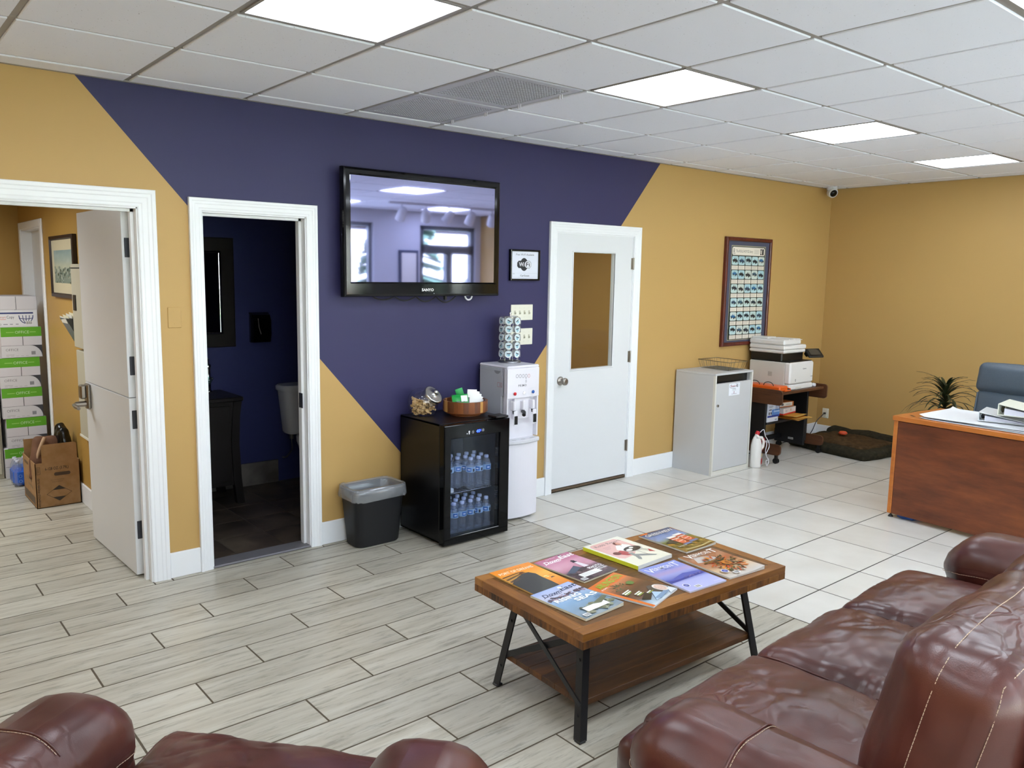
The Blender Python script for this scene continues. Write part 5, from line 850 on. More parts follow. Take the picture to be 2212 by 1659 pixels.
def binder(x, y, z, rz, ln_, wd__, th, thin, col, label, tilt):
    """wedge shaped ring binder, spine towards local -x end; local +x runs away from the spine"""
    t = thing('ring_binder', label, 'binder', dp(x, y, z), DA + rz, 'ring binders on the desk'); m_ = mat('binder_' + col, col, 0.4); c_ = 0.004
    up__ = lambda x_: th + (thin - th) * x_ / wd__
    part('cover', MB().box((0, -ln_ / 2, 0), (wd__, ln_ / 2, c_)).box((0, -ln_ / 2, 0), (c_, ln_ / 2, th)).add([(0, -ln_ / 2, th), (wd__, -ln_ / 2, thin), (wd__, ln_ / 2, thin), (0, ln_ / 2, th), (0, -ln_ / 2, th + c_), (wd__, -ln_ / 2, thin + c_), (wd__, ln_ / 2, thin + c_), (0, ln_ / 2, th + c_)], [(0, 1, 2, 3), (4, 5, 6, 7), (0, 1, 5, 4), (1, 2, 6, 5), (2, 3, 7, 6), (3, 0, 4, 7)]), m_, t, False)
    x1_ = 0.035; part('pages', MB().add([(x1_, -ln_ / 2 + 0.012, c_), (wd__ - 0.006, -ln_ / 2 + 0.012, c_), (wd__ - 0.006, ln_ / 2 - 0.012, c_), (x1_, ln_ / 2 - 0.012, c_)] + [(a, b, max(c_ + 0.004, up__(a) * 0.72)) for a, b in ((x1_, -ln_ / 2 + 0.012), (wd__ - 0.006, -ln_ / 2 + 0.012), (wd__ - 0.006, ln_ / 2 - 0.012), (x1_, ln_ / 2 - 0.012))], [(0, 1, 2, 3), (4, 5, 6, 7), (0, 1, 5, 4), (1, 2, 6, 5), (2, 3, 7, 6), (3, 0, 4, 7)]), mat('binder_pages', 'DCDCE8', 0.7), t, False)
    for k in (-1, 0, 1): part('ring', MB().tube([(0.022 + 0.016 * math.cos(q), k * ln_ * 0.36, th * 0.5 + th * 0.36 * math.sin(q)) for q in [2 * PI * j / 14 for j in range(14)]], 0.0018, 6, closed=True), M_chrome, t, False)
    return t
binder(0.31, -0.43, DH + 0.022, math.radians(-74), 0.29, 0.30, 0.055, 0.010, 'D8DCE0', 'pale ring binder lying open ended on the plan sheets, left and lower one', 0)
binder(0.30, -0.56, DH + 0.080, math.radians(-78), 0.30, 0.30, 0.070, 0.018, 'E0E2D4', 'pale ring binder with yellowish cover on top of the other binder', 0)
carton('blue_box', 'blue box with white print at the right edge of the desk', 'box', dp(0.12, -0.86, DH + 0.022), 0.10, 0.12, 0.085, DA, '2A4CB0', (), [(0.05, 0.1, 0.6, 0.2, 'D8E0F4'), (0.05, 0.35, 0.5, 0.45, 'D8E0F4'), (0.05, 0.6, 0.55, 0.7, 'D8E0F4'), (0.05, 0.8, 0.3, 0.9, 'D8E0F4')])
# office chair
oc_ = thing('office_chair', 'slate blue padded high back office chair behind the desk', 'chair', (3.98, -2.17, 0), DA + math.radians(-5)); M_ocf = noisy('slate_vinyl', [(0.3, '4A5662'), (0.7, '525F6C')], (220, 220, 220), 0.5, bmp=0.1)
BK = Matrix.Translation((-0.14, 0, 0)) @ Matrix.Rotation(math.radians(8), 4, 'Y')
soft('headrest', Cushion(0.065, 0.255, 0.115, 0.05, (0.02, 0, 0.01), BK @ Matrix.Translation((0, 0, 0.925)), 0.003, 8), M_ocf, oc_, False); soft('backrest', Cushion(0.055, 0.245, 0.235, 0.045, (0.02, 0, 0), BK @ Matrix.Translation((0.005, 0, 0.592)), 0.003, 8, seed=4), M_ocf, oc_, False)
part('piping', MB().tube([BK @ Vector((-0.055, -0.22 * sy, z)) for z in (0.42, 0.6, 0.80) for sy in (1,)], 0.006, 6).tube([BK @ Vector((-0.055, 0.22, z)) for z in (0.42, 0.6, 0.80)], 0.006, 6), M_ocf, oc_, False)
soft('seat', Cushion(0.25, 0.26, 0.06, 0.05, (0, 0, 0.02), Matrix.Translation((-0.28, 0, 0.46)), 0.003, 8), M_ocf, oc_, False)
for s_ in (-1, 1): part('armrest', MB().tube([(-0.12, 0.29 * s_, 0.46), (-0.14, 0.30 * s_, 0.64), (-0.42, 0.30 * s_, 0.64), (-0.44, 0.29 * s_, 0.44)], 0.018, 8), M_black, oc_, False)
part('gas_column', MB().cyl((-0.28, 0, 0.08), (-0.28, 0, 0.41), 0.03, n=14), M_blackmetal, oc_, False)
for k in range(5):
    a = 2 * PI * k / 5; lg_ = part('leg', MB().tube([(-0.28, 0, 0.10), (-0.28 + 0.28 * math.cos(a), 0.28 * math.sin(a), 0.065)], 0.02, 8, rs=[0.026, 0.016]), M_black, oc_, False); part('caster', MB().cyl((-0.28 + 0.29 * math.cos(a) - 0.02 * math.sin(a), 0.29 * math.sin(a) + 0.02 * math.cos(a), 0.028), (-0.28 + 0.29 * math.cos(a) + 0.02 * math.sin(a), 0.29 * math.sin(a) - 0.02 * math.cos(a), 0.028), 0.028, n=14), M_black, lg_, False)
# potted dracaena
pl = thing('potted_dracaena', 'dark spiky dracaena plant in a pot behind the desk', 'plant', (4.45, -1.515, 0)); pb = Vector((4.45, -1.515, 0)); M_leaf = noisy('dracaena_leaf', [(0.3, '1E2A18'), (0.7, '3A4226')], (8, 8, 8), 0.4)
part('pot', MB().lathe([(0.10, 0), (0.105, 0.01), (0.13, 0.20), (0.137, 0.22), (0.128, 0.22), (0.12, 0.19), (0.004, 0.19)], pb, 28), mat('terracotta', '8A4A30', 0.7), pl); part('soil', MB().lathe([(0.119, 0.185), (0.119, 0.196), (0.004, 0.20)], pb, 24), mat('soil', '2A2018', 0.95), pl); part('trunk', MB().tube([pb + Vector((0, 0, 0.19)), pb + Vector((0.01, 0.005, 0.45)), pb + Vector((0, 0, 0.78))], 0.014, 8, rs=[0.018, 0.014, 0.010]), mat('plant_bark', '3A3020', 0.9), pl)
rr = random.Random(21)
for k in range(84):
    q = k / 83; z0 = 0.44 + 0.30 * q; a = k * 2.39996 + rr.uniform(-0.3, 0.3); ln_ = rr.uniform(0.28, 0.42) * (1.0 if q < 0.8 else 0.72); el0 = (0.15 + 1.0 * q + rr.uniform(-0.15, 0.2)); d = Vector((math.cos(a), math.sin(a), 0)); s_ = Vector((-d.y, d.x, 0)); pts = []
    p = pb + Vector((0, 0, z0)); e_ = min(el0, 1.45); wv = []
    for j in range(7):
        t_ = j / 6; w_ = 0.0105 * (1 - t_) ** 0.7 * (0.5 + 1.2 * min(1, t_ * 4)) + 0.0004; wv.append((p.copy(), w_)); p = p + (d * math.cos(e_) + Vector((0, 0, math.sin(e_)))) * ln_ / 6; e_ -= (0.40 - 0.19 * q) * rr.uniform(0.7, 1.3)
    vs = []
    for p_, w_ in wv: vs += [p_ - s_ * w_, p_ - Vector((0, 0, 0.002)), p_ + s_ * w_]
    part('leaf', MB().add(vs, [(3 * j + i, 3 * j + 3 + i, 3 * j + 4 + i, 3 * j + 1 + i) for j in range(6) for i in (0, 1)], 0, None, True), M_leaf, pl)
# ------------------------------------------------------------------ coffee table
TA = math.radians(-3.2); TL, TW, TH = 1.170, 0.640, 0.455; ct = thing('coffee_table', 'rustic plank top coffee table with black angled metal legs', 'coffee table', (-0.532, -2.256, 0), TA); TM = RZ((-0.532, -2.256, 0), TA)
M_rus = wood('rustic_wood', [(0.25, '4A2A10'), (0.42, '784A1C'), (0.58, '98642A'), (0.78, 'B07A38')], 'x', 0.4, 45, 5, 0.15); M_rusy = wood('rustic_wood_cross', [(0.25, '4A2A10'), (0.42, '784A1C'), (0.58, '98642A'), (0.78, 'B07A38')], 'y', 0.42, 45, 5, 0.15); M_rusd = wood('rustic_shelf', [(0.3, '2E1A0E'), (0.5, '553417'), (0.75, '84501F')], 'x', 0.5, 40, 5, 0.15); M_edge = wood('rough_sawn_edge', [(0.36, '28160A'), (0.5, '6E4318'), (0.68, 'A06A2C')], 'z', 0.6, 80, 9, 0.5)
M_rusi = wood('rustic_wood_inner', [(0.25, '33200F'), (0.42, '573818'), (0.58, '6E4A20'), (0.78, '8A602C')], 'x', 0.42, 45, 5, 0.2); bw_ = 0.05; nb = 7; pw = (TW - 2 * bw_) / nb
for k in range(nb): part('top_plank', MB().box((-TL / 2 + bw_, -TW / 2 + bw_ + k * pw + 0.0006, TH - 0.030), (TL / 2 - bw_, -TW / 2 + bw_ + (k + 1) * pw - 0.0006, TH - random.uniform(0.0, 0.0008)), bev=0.0012), M_rusi, ct, False)
for s_ in (-1, 1):
    a, b = sorted((s_ * TW / 2, s_ * (TW / 2 - bw_))); part('border_plank', MB().box((-TL / 2, a, TH - 0.030), (TL / 2, b, TH), bev=0.0015), M_rus, ct, False); a, b = sorted((s_ * TL / 2, s_ * (TL / 2 - bw_))); part('border_plank', MB().box((a, -TW / 2 + bw_, TH - 0.030), (b, TW / 2 - bw_, TH), bev=0.0015), M_rusy, ct, False)
    a, b = sorted((s_ * TW / 2, s_ * (TW / 2 - 0.022))); part('apron', MB().box((-TL / 2, a, TH - 0.058), (TL / 2, b, TH - 0.029), bev=0.001), M_edge, ct, False); a, b = sorted((s_ * TL / 2, s_ * (TL / 2 - 0.022))); part('apron', MB().box((a, -TW / 2 + 0.022, TH - 0.058), (b, TW / 2 - 0.022, TH - 0.029), bev=0.001), M_edge, ct, False)
SL, SW = 0.985, 0.462; ns = 6
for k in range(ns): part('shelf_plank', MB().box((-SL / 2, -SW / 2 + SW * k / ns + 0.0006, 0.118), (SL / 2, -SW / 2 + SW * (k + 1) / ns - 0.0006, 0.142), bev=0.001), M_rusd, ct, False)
def bar(mb_, p, q, w_, t_, nrm):
    p, q = Vector(p), Vector(q); d = (q - p).normalized(); n_ = Vector(nrm); n_ = (n_ - n_.dot(d) * d).normalized(); s_ = d.cross(n_); return mb_.add([p + s_ * a * w_ / 2 + n_ * b * t_ / 2 for a in (-1, 1) for b in (-1, 1)] + [q + s_ * a * w_ / 2 + n_ * b * t_ / 2 for a in (-1, 1) for b in (-1, 1)], [(0, 1, 3, 2), (4, 5, 7, 6), (0, 1, 5, 4), (1, 3, 7, 5), (3, 2, 6, 7), (2, 0, 4, 6)])
for sx in (-1, 1):
    for sy in (-1, 1):
        B, T_ = Vector((sx * 0.525, sy * 0.258, 0)), Vector((sx * 0.462, sy * 0.195, TH - 0.035)); lg = MB(); bar(lg, B + Vector((0, 0, 0.004)), T_, 0.030, 0.006, (1, 0, 0)) if False else None
        bar(lg, B + Vector((0, -sy * 0.014, 0.006)), T_ + Vector((0, -sy * 0.014, 0)), 0.034, 0.006, (1, 0, 0)); bar(lg, B + Vector((-sx * 0.014, 0, 0.006)), T_ + Vector((-sx * 0.014, 0, 0)), 0.034, 0.006, (0, 1, 0))
        l_ = part('leg', lg, M_blackmetal, ct, False); part('foot_pad', MB().box((B.x - 0.016 - sx * 0.010, B.y - 0.016 - sy * 0.010, 0), (B.x + 0.016 - sx * 0.010, B.y + 0.016 - sy * 0.010, 0.010), bev=0.003), M_black, l_, False)
        for zz in (0.10, 0.31): f_ = zz / TH; c_ = B.lerp(T_, f_) + Vector((sx * 0.002, 0, 0)); part('bolt', MB().cyl(c_ + Vector((0, -sy * 0.014, 0)), c_ + Vector((sx * 0.006, -sy * 0.014, 0)), 0.006, n=10), M_blackmetal, l_, False)
    lowL, lowR = Vector((sx * 0.508, -0.235, 0.13)), Vector((sx * 0.508, 0.235, 0.13)); hiL, hiR = Vector((sx * 0.470, -0.19, 0.365)), Vector((sx * 0.470, 0.19, 0.365))
    part('brace', bar(MB(), hiR, lowL, 0.024, 0.005, (1, 0, 0.1)), M_blackmetal, ct, False); part('brace', bar(MB(), hiL + Vector((-sx * 0.006, 0, 0)), lowR + Vector((-sx * 0.006, 0, 0)), 0.024, 0.005, (1, 0, 0.1)), M_blackmetal, ct, False); part('cross_rail', bar(MB(), (sx * 0.462, -0.2, TH - 0.048), (sx * 0.462, 0.2, TH - 0.048), 0.03, 0.02, (1, 0, 0)), M_blackmetal, ct, False)
# magazines: local u across the cover, v up the cover
def mag(label, c, rz, cover, th=0.006, page='D8D4C8', spine=None, W_=0.212, H_=0.276, curl=0.0, ccorner=None):
    z0 = TH + 0.001; t = thing('magazine', label, 'magazine', (c[0], c[1], z0), rz, 'magazines on the coffee table')
    bend = lambda u, v: curl * max(0, (u / W_ - 0.55)) ** 2 * 5 * (0.3 + 0.7 * max(0, 1 - v / H_ * 1.6)) if curl else 0
    f = lambda u, v, s: (u * W_ - W_ / 2, v * H_ - H_ / 2, (th if s else 0.0) + (bend(u * W_, v * H_) if s else 0))
    mb_ = MB().grid(lambda u, v: f(u, v, 1), 10, 10).grid(lambda u, v: f(u, v, 0), 1, 1)
    for k in range(10):
        a, b = k / 10, (k + 1) / 10
        for (p, q) in (((a, 0), (b, 0)), ((b, 1), (a, 1)), ((0, b), (0, a)), ((1, a), (1, b))): mb_.add([f(*p, 0), f(*q, 0), f(*q, 1), f(*p, 1)], [(0, 1, 2, 3)])
    part('pages', mb_, mat('pages_' + page, page, 0.6), t, False)
    if spine: part('spine', MB().box((-W_ / 2 - 0.0008, -H_ / 2, 0), (-W_ / 2 + 0.003, H_ / 2, th + 0.0002)), mat('spine_' + spine, spine, 0.4), t, False)
    A_ = Art((-W_ / 2, -H_ / 2, th), (1, 0, 0), (0, 1, 0), (0, 0, 1), bend=bend if curl else None); cover(A_, W_, H_); part('cover', A_, M_gprint, t, False); return t
def mixc(a, b, t): a, b = [tuple(int(x[i:i + 2], 16) for i in (0, 2, 4)) for x in (a, b)]; t = max(0, min(1, t)); return '%02X%02X%02X' % tuple(int(p + (q - p) * t) for p, q in zip(a, b))
def ramp_c(st_, t):
    for (p, c), (q, d) in zip(st_, st_[1:]):
        if t <= q: return mixc(c, d, (t - p) / max(q - p, 1e-6))
    return st_[-1][1]
def vgrad(st_, nz=0.0, seed=0, sc=6, alt='FFFFFF'): return lambda a, b: mixc(ramp_c(st_, b), alt, nz * max(0, noise.noise(Vector((a * sc, b * sc * 1.3, seed)))))
def blobs(A_, rr_, n, u0, v0, u1, v1, cols, r0, r1, k=7):
    for _ in range(n):
        u, v = rr_.uniform(u0, u1), rr_.uniform(v0, v1); r = rr_.uniform(r0, r1); A_.poly([(max(0.0005, min(0.2115, u + r * rr_.uniform(0.5, 1.2) * math.cos(2 * PI * j / k))), max(0.0005, min(0.2755, v + r * rr_.uniform(0.5, 1.2) * math.sin(2 * PI * j / k)))) for j in range(k)], rr_.choice(cols))
def addr_label(A_, u, v, W_=0.10): A_.rect(u, v, u + W_, v + 0.034, 'F2F2F0'); [A_.rect(u + 0.006, v + 0.008 + 0.008 * k, u + W_ * 0.8 - 0.006 * k, v + 0.010 + 0.008 * k, 'B8B8B8') for k in range(3)]
def barcode(A_, u, v): A_.rect(u, v, u + 0.030, v + 0.022, 'F4F4F4'); [A_.rect(u + 0.003 + 0.0036 * k, v + 0.003, u + 0.003 + 0.0036 * k + (0.0022 if k % 3 else 0.0012), v + 0.019, '2A2A2A') for k in range(7)]
def cover_port(A_, W_, H_):
    A_.patch(0, 0, W_, H_, 6, 14, vgrad([(0, 'D87A14'), (0.3, 'F29A1E'), (0.55, 'F8B848'), (0.75, 'F49A22'), (1, 'EE8E1E')])); A_.text('The Mariners of', W_ * 0.5, H_ * 0.900, 0.009, '7A5A2A', width=0.09, align='C', shear=0.2); A_.text('PORT OF DREAMS', W_ * 0.5, H_ * 0.800, 0.020, 'FFF3DC', width=0.178, align='C', bold=0.008)
    for k in range(6): A_.poly([(0.004, H_ * (0.72 - 0.045 * k)), (0.09, H_ * (0.76 - 0.03 * k)), (0.13, H_ * (0.74 - 0.03 * k)), (0.09, H_ * (0.735 - 0.035 * k)), (0.004, H_ * (0.685 - 0.05 * k))], ('5A3A16', 'C8933C')[k % 2])
    A_.poly([(0.000, 0.0), (0.000, H_ * 0.46), (0.03, H_ * 0.55), (0.07, H_ * 0.63), (0.11, H_ * 0.69), (0.135, H_ * 0.68), (0.150, H_ * 0.58), (0.146, H_ * 0.42), (0.148, H_ * 0.22), (0.145, 0.0)], '3A3A38'); A_.poly([(0.02, H_ * 0.50), (0.07, H_ * 0.62), (0.06, H_ * 0.53)], '5A4A34'); A_.poly([(0.085, H_ * 0.69), (0.10, H_ * 0.73), (0.092, H_ * 0.76), (0.112, H_ * 0.75), (0.125, H_ * 0.70)], '6A3A14'); A_.ell(0.165, H_ * 0.40, 0.013, 0.010, 'FFE08A'); A_.line([(0.150, H_ * 0.385), (0.205, H_ * 0.42)], 0.003, 'C87A1E'); A_.poly([(0.170, H_ * 0.31), (0.195, H_ * 0.325), (0.188, H_ * 0.355), (0.176, H_ * 0.35)], '6A3A10')
def down_east(A_, W_, H_, col, v, w_=0.165):
    A_.text('Down', W_ * 0.10, H_ * v, 0.026, col, width=w_ * 0.56, bold=0.02, shear=0.28); A_.text('East', W_ * 0.10 + w_ * 0.58, H_ * (v + 0.028), 0.030, col, width=w_ * 0.52, bold=0.02, shear=0.28); A_.line([(W_ * 0.07, H_ * v - 0.004), (W_ * 0.14, H_ * v + 0.002), (W_ * 0.5, H_ * v - 0.005)], 0.003, col)
def cover_de1(A_, W_, H_):
    A_.patch(0, 0, W_, H_, 8, 16, vgrad([(0, '4A3A40'), (0.35, '6A4E58'), (0.45, 'C48A9C'), (0.65, 'D49CB0'), (0.85, 'C0708E'), (1, 'B0587C')], 0.35, 3)); A_.text('New Winter', W_ * 0.42, H_ * 0.945, 0.009, 'F4D8E0', width=0.06, align='C', shear=0.2); A_.ell(W_ * 0.70, H_ * 0.955, 0.009, 0.009, '3A3048'); down_east(A_, W_, H_, 'FFFFFF', 0.815, 0.175); rr_ = random.Random(8); blobs(A_, rr_, 26, 0.005, 0.005, 0.205, H_ * 0.36, ['4A3C42', '5E4C52', '3A3036', '7A646A'], 0.012, 0.03)
    A_.poly([(0.01, H_ * 0.36), (0.10, H_ * 0.52), (0.11, H_ * 0.40), (0.04, H_ * 0.30)], '4E5A6E'); A_.poly([(0.125, H_ * 0.38), (0.155, H_ * 0.38), (0.148, H_ * 0.60), (0.130, H_ * 0.60)], 'E4DCE2'); A_.rect(0.126, H_ * 0.60, 0.152, H_ * 0.625, '2A2630'); A_.rect(0.130, H_ * 0.625, 0.148, H_ * 0.66, '3A3440'); A_.poly([(0.126, H_ * 0.66), (0.152, H_ * 0.66), (0.139, H_ * 0.70)], '2A2630')
    for k in range(3): A_.text(('PHOTO', 'CONTEST', 'WINNERS')[k], W_ * 0.97, H_ * (0.265 - 0.05 * k), (0.018, 0.009, 0.009)[k], 'FFFFFF', width=(0.080, 0.066, 0.058)[k], align='R', bold=0.02)
    addr_label(A_, 0.035, 0.028, 0.115); barcode(A_, 0.006, 0.006)
def cover_de2(A_, W_, H_):
    A_.patch(0, 0, W_, H_, 8, 18, vgrad([(0, '8E9AA0'), (0.3, '7E98B0'), (0.5, '86A8C8'), (0.68, 'A8BCDC'), (0.78, 'C8C8DC'), (1, '9CB0E0')], 0.25, 6)); down_east(A_, W_, H_, '1E2C58', 0.80, 0.175); A_.ell(W_ * 0.66, H_ * 0.93, 0.010, 0.010, 'E8ECF4'); rr_ = random.Random(4); blobs(A_, rr_, 60, 0.006, H_ * 0.66, 0.206, H_ * 0.735, ['6A5A6A', '8A6E78', '4E4654', 'A890A0', '5A4A50'], 0.004, 0.009, 6)
    A_.text('RISING', W_ * 0.10, H_ * 0.56, 0.024, 'FFFFFF', width=0.135, bold=0.03); A_.text('SEAS', W_ * 0.44, H_ * 0.44, 0.024, 'FFFFFF', width=0.115, bold=0.03); A_.text('IN MAINE', W_ * 0.80, H_ * 0.38, 0.006, '33405A', width=0.034); A_.text('BY NOW', W_ * 0.80, H_ * 0.345, 0.006, '33405A', width=0.034)
    blobs(A_, rr_, 40, 0.05, 0.02, 0.205, H_ * 0.26, ['5A5E4A', '7A7C60', '8A8A70', '4A4E3E', '9AA088'], 0.008, 0.02); A_.poly([(0.045, H_ * 0.13), (0.09, H_ * 0.22), (0.20, H_ * 0.34), (0.21, H_ * 0.28), (0.12, H_ * 0.15)], '6A6E54'); addr_label(A_, 0.050, 0.030, 0.120); barcode(A_, 0.010, 0.006)
def cover_robb(A_, W_, H_):
    A_.patch(0, 0, W_, H_, 2, 2, lambda a, b: 'E6E4D2'); A_.poly([(0.014, H_ * 0.36), (0.03, H_ * 0.30), (0.10, H_ * 0.32), (0.20, H_ * 0.52), (0.203, H_ * 0.86), (0.19, H_ * 0.955), (0.03, H_ * 0.955), (0.014, H_ * 0.90)], 'E2B4AC'); A_.text('Robb Report', W_ * 0.5, H_ * 0.84, 0.020, '5A4A48', width=0.165, align='C', space=1.1)
    for k in range(3): A_.rect(0.05, H_ * (0.76 - 0.035 * k), 0.10 - 0.01 * k, H_ * (0.77 - 0.035 * k), 'C08E92')
    A_.poly([(0.085, H_ * 0.60), (0.12, H_ * 0.72), (0.16, H_ * 0.76), (0.185, H_ * 0.64), (0.17, H_ * 0.48), (0.11, H_ * 0.46)], 'EFEDE2'); A_.ell(0.148, H_ * 0.775, 0.018, 0.020, '6E2A24', 14); A_.ell(0.154, H_ * 0.76, 0.012, 0.017, 'D8957C', 12); A_.line([(0.15, H_ * 0.74), (0.14, H_ * 0.66)], 0.002, '4A4A4A')
    A_.poly([(0.045, H_ * 0.50), (0.09, H_ * 0.56), (0.105, H_ * 0.47), (0.095, H_ * 0.34), (0.07, H_ * 0.36)], 'B03A40'); A_.ell(0.050, H_ * 0.50, 0.020, 0.018, '6A2420', 14); A_.poly([(0.090, H_ * 0.42), (0.115, H_ * 0.40), (0.10, H_ * 0.20), (0.08, H_ * 0.13), (0.072, H_ * 0.17), (0.088, H_ * 0.27)], '8E9494'); A_.poly([(0.105, H_ * 0.34), (0.16, H_ * 0.22), (0.185, H_ * 0.13), (0.17, H_ * 0.12), (0.10, H_ * 0.26)], '8E9494')
    A_.ell(0.155, H_ * 0.49, 0.054, 0.030, 'C8C8C0', 24); A_.ell(0.155, H_ * 0.505, 0.050, 0.027, '2C2624', 24); A_.ell(0.130, H_ * 0.49, 0.018, 0.011, 'F0EEE6', 14); A_.ell(0.160, H_ * 0.54, 0.013, 0.008, 'F0EEE6', 14); A_.line([(0.150, H_ * 0.40), (0.155, H_ * 0.22)], 0.0022, '5A5A56'); A_.line([(0.175, H_ * 0.41), (0.200, H_ * 0.27)], 0.0022, '5A5A56'); A_.line([(0.19, H_ * 0.42), (0.205, H_ * 0.33)], 0.0022, '5A5A56'); A_.poly([(0.188, H_ * 0.28), (0.209, H_ * 0.36), (0.209, H_ * 0.22)], 'B03038')
def cover_brew(A_, W_, H_):
    A_.patch(0, 0, W_, H_, 10, 14, vgrad([(0, '8A6A34'), (0.3, '8A7434'), (0.5, '6E7440'), (0.62, '8AA0C8'), (0.85, '6A80B0'), (1, '3A4A6A')], 0.4, 5, 9, '4A4020')); rr_ = random.Random(14); blobs(A_, rr_, 50, 0.008, 0.008, 0.204, H_ * 0.50, ['9A8038', '7A6A2C', 'B4923C', '6A5A28', 'A87A30'], 0.006, 0.016); A_.poly([(0.01, H_ * 0.45), (0.08, H_ * 0.55), (0.12, H_ * 0.42), (0.05, H_ * 0.34)], '3A3A34')
    A_.text('GREENVIEW', W_ * 0.05, H_ * 0.83, 0.026, '20222A', width=0.190, bold=0.03); A_.text('GREENVIEW', W_ * 0.055, H_ * 0.832, 0.026, 'F2F2F2', width=0.188, bold=0.004); A_.rect(0.002, H_ * 0.95, 0.05, H_ * 0.99, 'E07020')
    for cu, cv in ((0.10, 0.40), (0.155, 0.44)):
        A_.rect(cu - 0.026, H_ * (cv - 0.16), cu + 0.026, H_ * (cv + 0.20), 'B8522A'); A_.rect(cu - 0.026, H_ * (cv + 0.17), cu + 0.026, H_ * (cv + 0.24), 'F0ECE4'); A_.rect(cu - 0.026, H_ * (cv + 0.10), cu + 0.026, H_ * (cv + 0.12), 'E8E4DC'); A_.rect(cu - 0.026, H_ * (cv - 0.18), cu + 0.026, H_ * (cv - 0.12), '6A7AA0'); A_.ell(cu, H_ * cv, 0.021, 0.026, 'E6A080', 18); A_.ell(cu, H_ * cv, 0.016, 0.020, 'D4562A', 18); A_.rect(cu - 0.015, H_ * cv - 0.003, cu + 0.015, H_ * cv + 0.003, 'EAD8C8')
    for k in range(4): A_.text('Spring Sips', 0.02, H_ * 0.20, 0.012, 'F0EEDC', width=0.06, shear=0.3) if k == 0 else A_.line([(0.02, H_ * (0.10 - 0.02 * k)), (0.12, H_ * (0.06 - 0.01 * k)), (0.2, H_ * (0.10 - 0.02 * k))], 0.003, 'C8B478')
def seal(A_, u, v, r=0.016): A_.ell(u, v, r, r, 'F0F0F4'); A_.ell(u, v, r * 0.8, r * 0.8, '3A48A0'); A_.ell(u, v, r * 0.35, r * 0.3, '8A96D0')
def cover_ver1(A_, W_, H_):
    A_.patch(0, 0, W_, H_, 10, 20, vgrad([(0, 'B8BCE8'), (0.34, 'A8AEE0'), (0.36, '5A68B8'), (0.42, '4658A8'), (0.52, '7C8ACC'), (0.60, '9AA0D8'), (0.68, 'B09CC8'), (0.78, '8A96D8'), (1, '8A9CE0')], 0.25, 2, 5, 'C8C0E0')); A_.poly([(0.0, H_ * 0.36), (0.0, H_ * 0.47), (0.04, H_ * 0.45), (0.08, H_ * 0.50), (0.13, H_ * 0.55), (0.17, H_ * 0.52), (W_, H_ * 0.50), (W_, H_ * 0.42), (0.12, H_ * 0.38)], '4A5CB4'); A_.poly([(0.0, H_ * 0.34), (0.0, H_ * 0.42), (0.06, H_ * 0.40), (0.12, H_ * 0.42), (W_, H_ * 0.46), (W_, H_ * 0.39), (0.1, H_ * 0.36)], '2E3E96')
    rr_ = random.Random(6); blobs(A_, rr_, 22, 0.09, H_ * 0.38, 0.20, H_ * 0.44, ['5A5A9A', '8A7AA8', '3A4890'], 0.003, 0.007, 5); A_.text('V', W_ * 0.06, H_ * 0.785, 0.040, 'F4F4FA', width=0.036, bold=0.01); A_.text('ERMON', W_ * 0.06 + 0.036, H_ * 0.815, 0.027, 'F4F4FA', width=0.112, bold=0.006); A_.text('T', W_ * 0.06 + 0.150, H_ * 0.795, 0.042, 'F4F4FA', width=0.036, bold=0.006); A_.text('QUARTERLY', W_ * 0.5, H_ * 0.765, 0.007, '5A62A0', width=0.085, align='C', space=1.3); A_.text('WINTER', W_ * 0.96, H_ * 0.06, 0.008, 'E4E4F4', width=0.045, align='R'); seal(A_, 0.036, 0.050); barcode(A_, 0.056, 0.010)
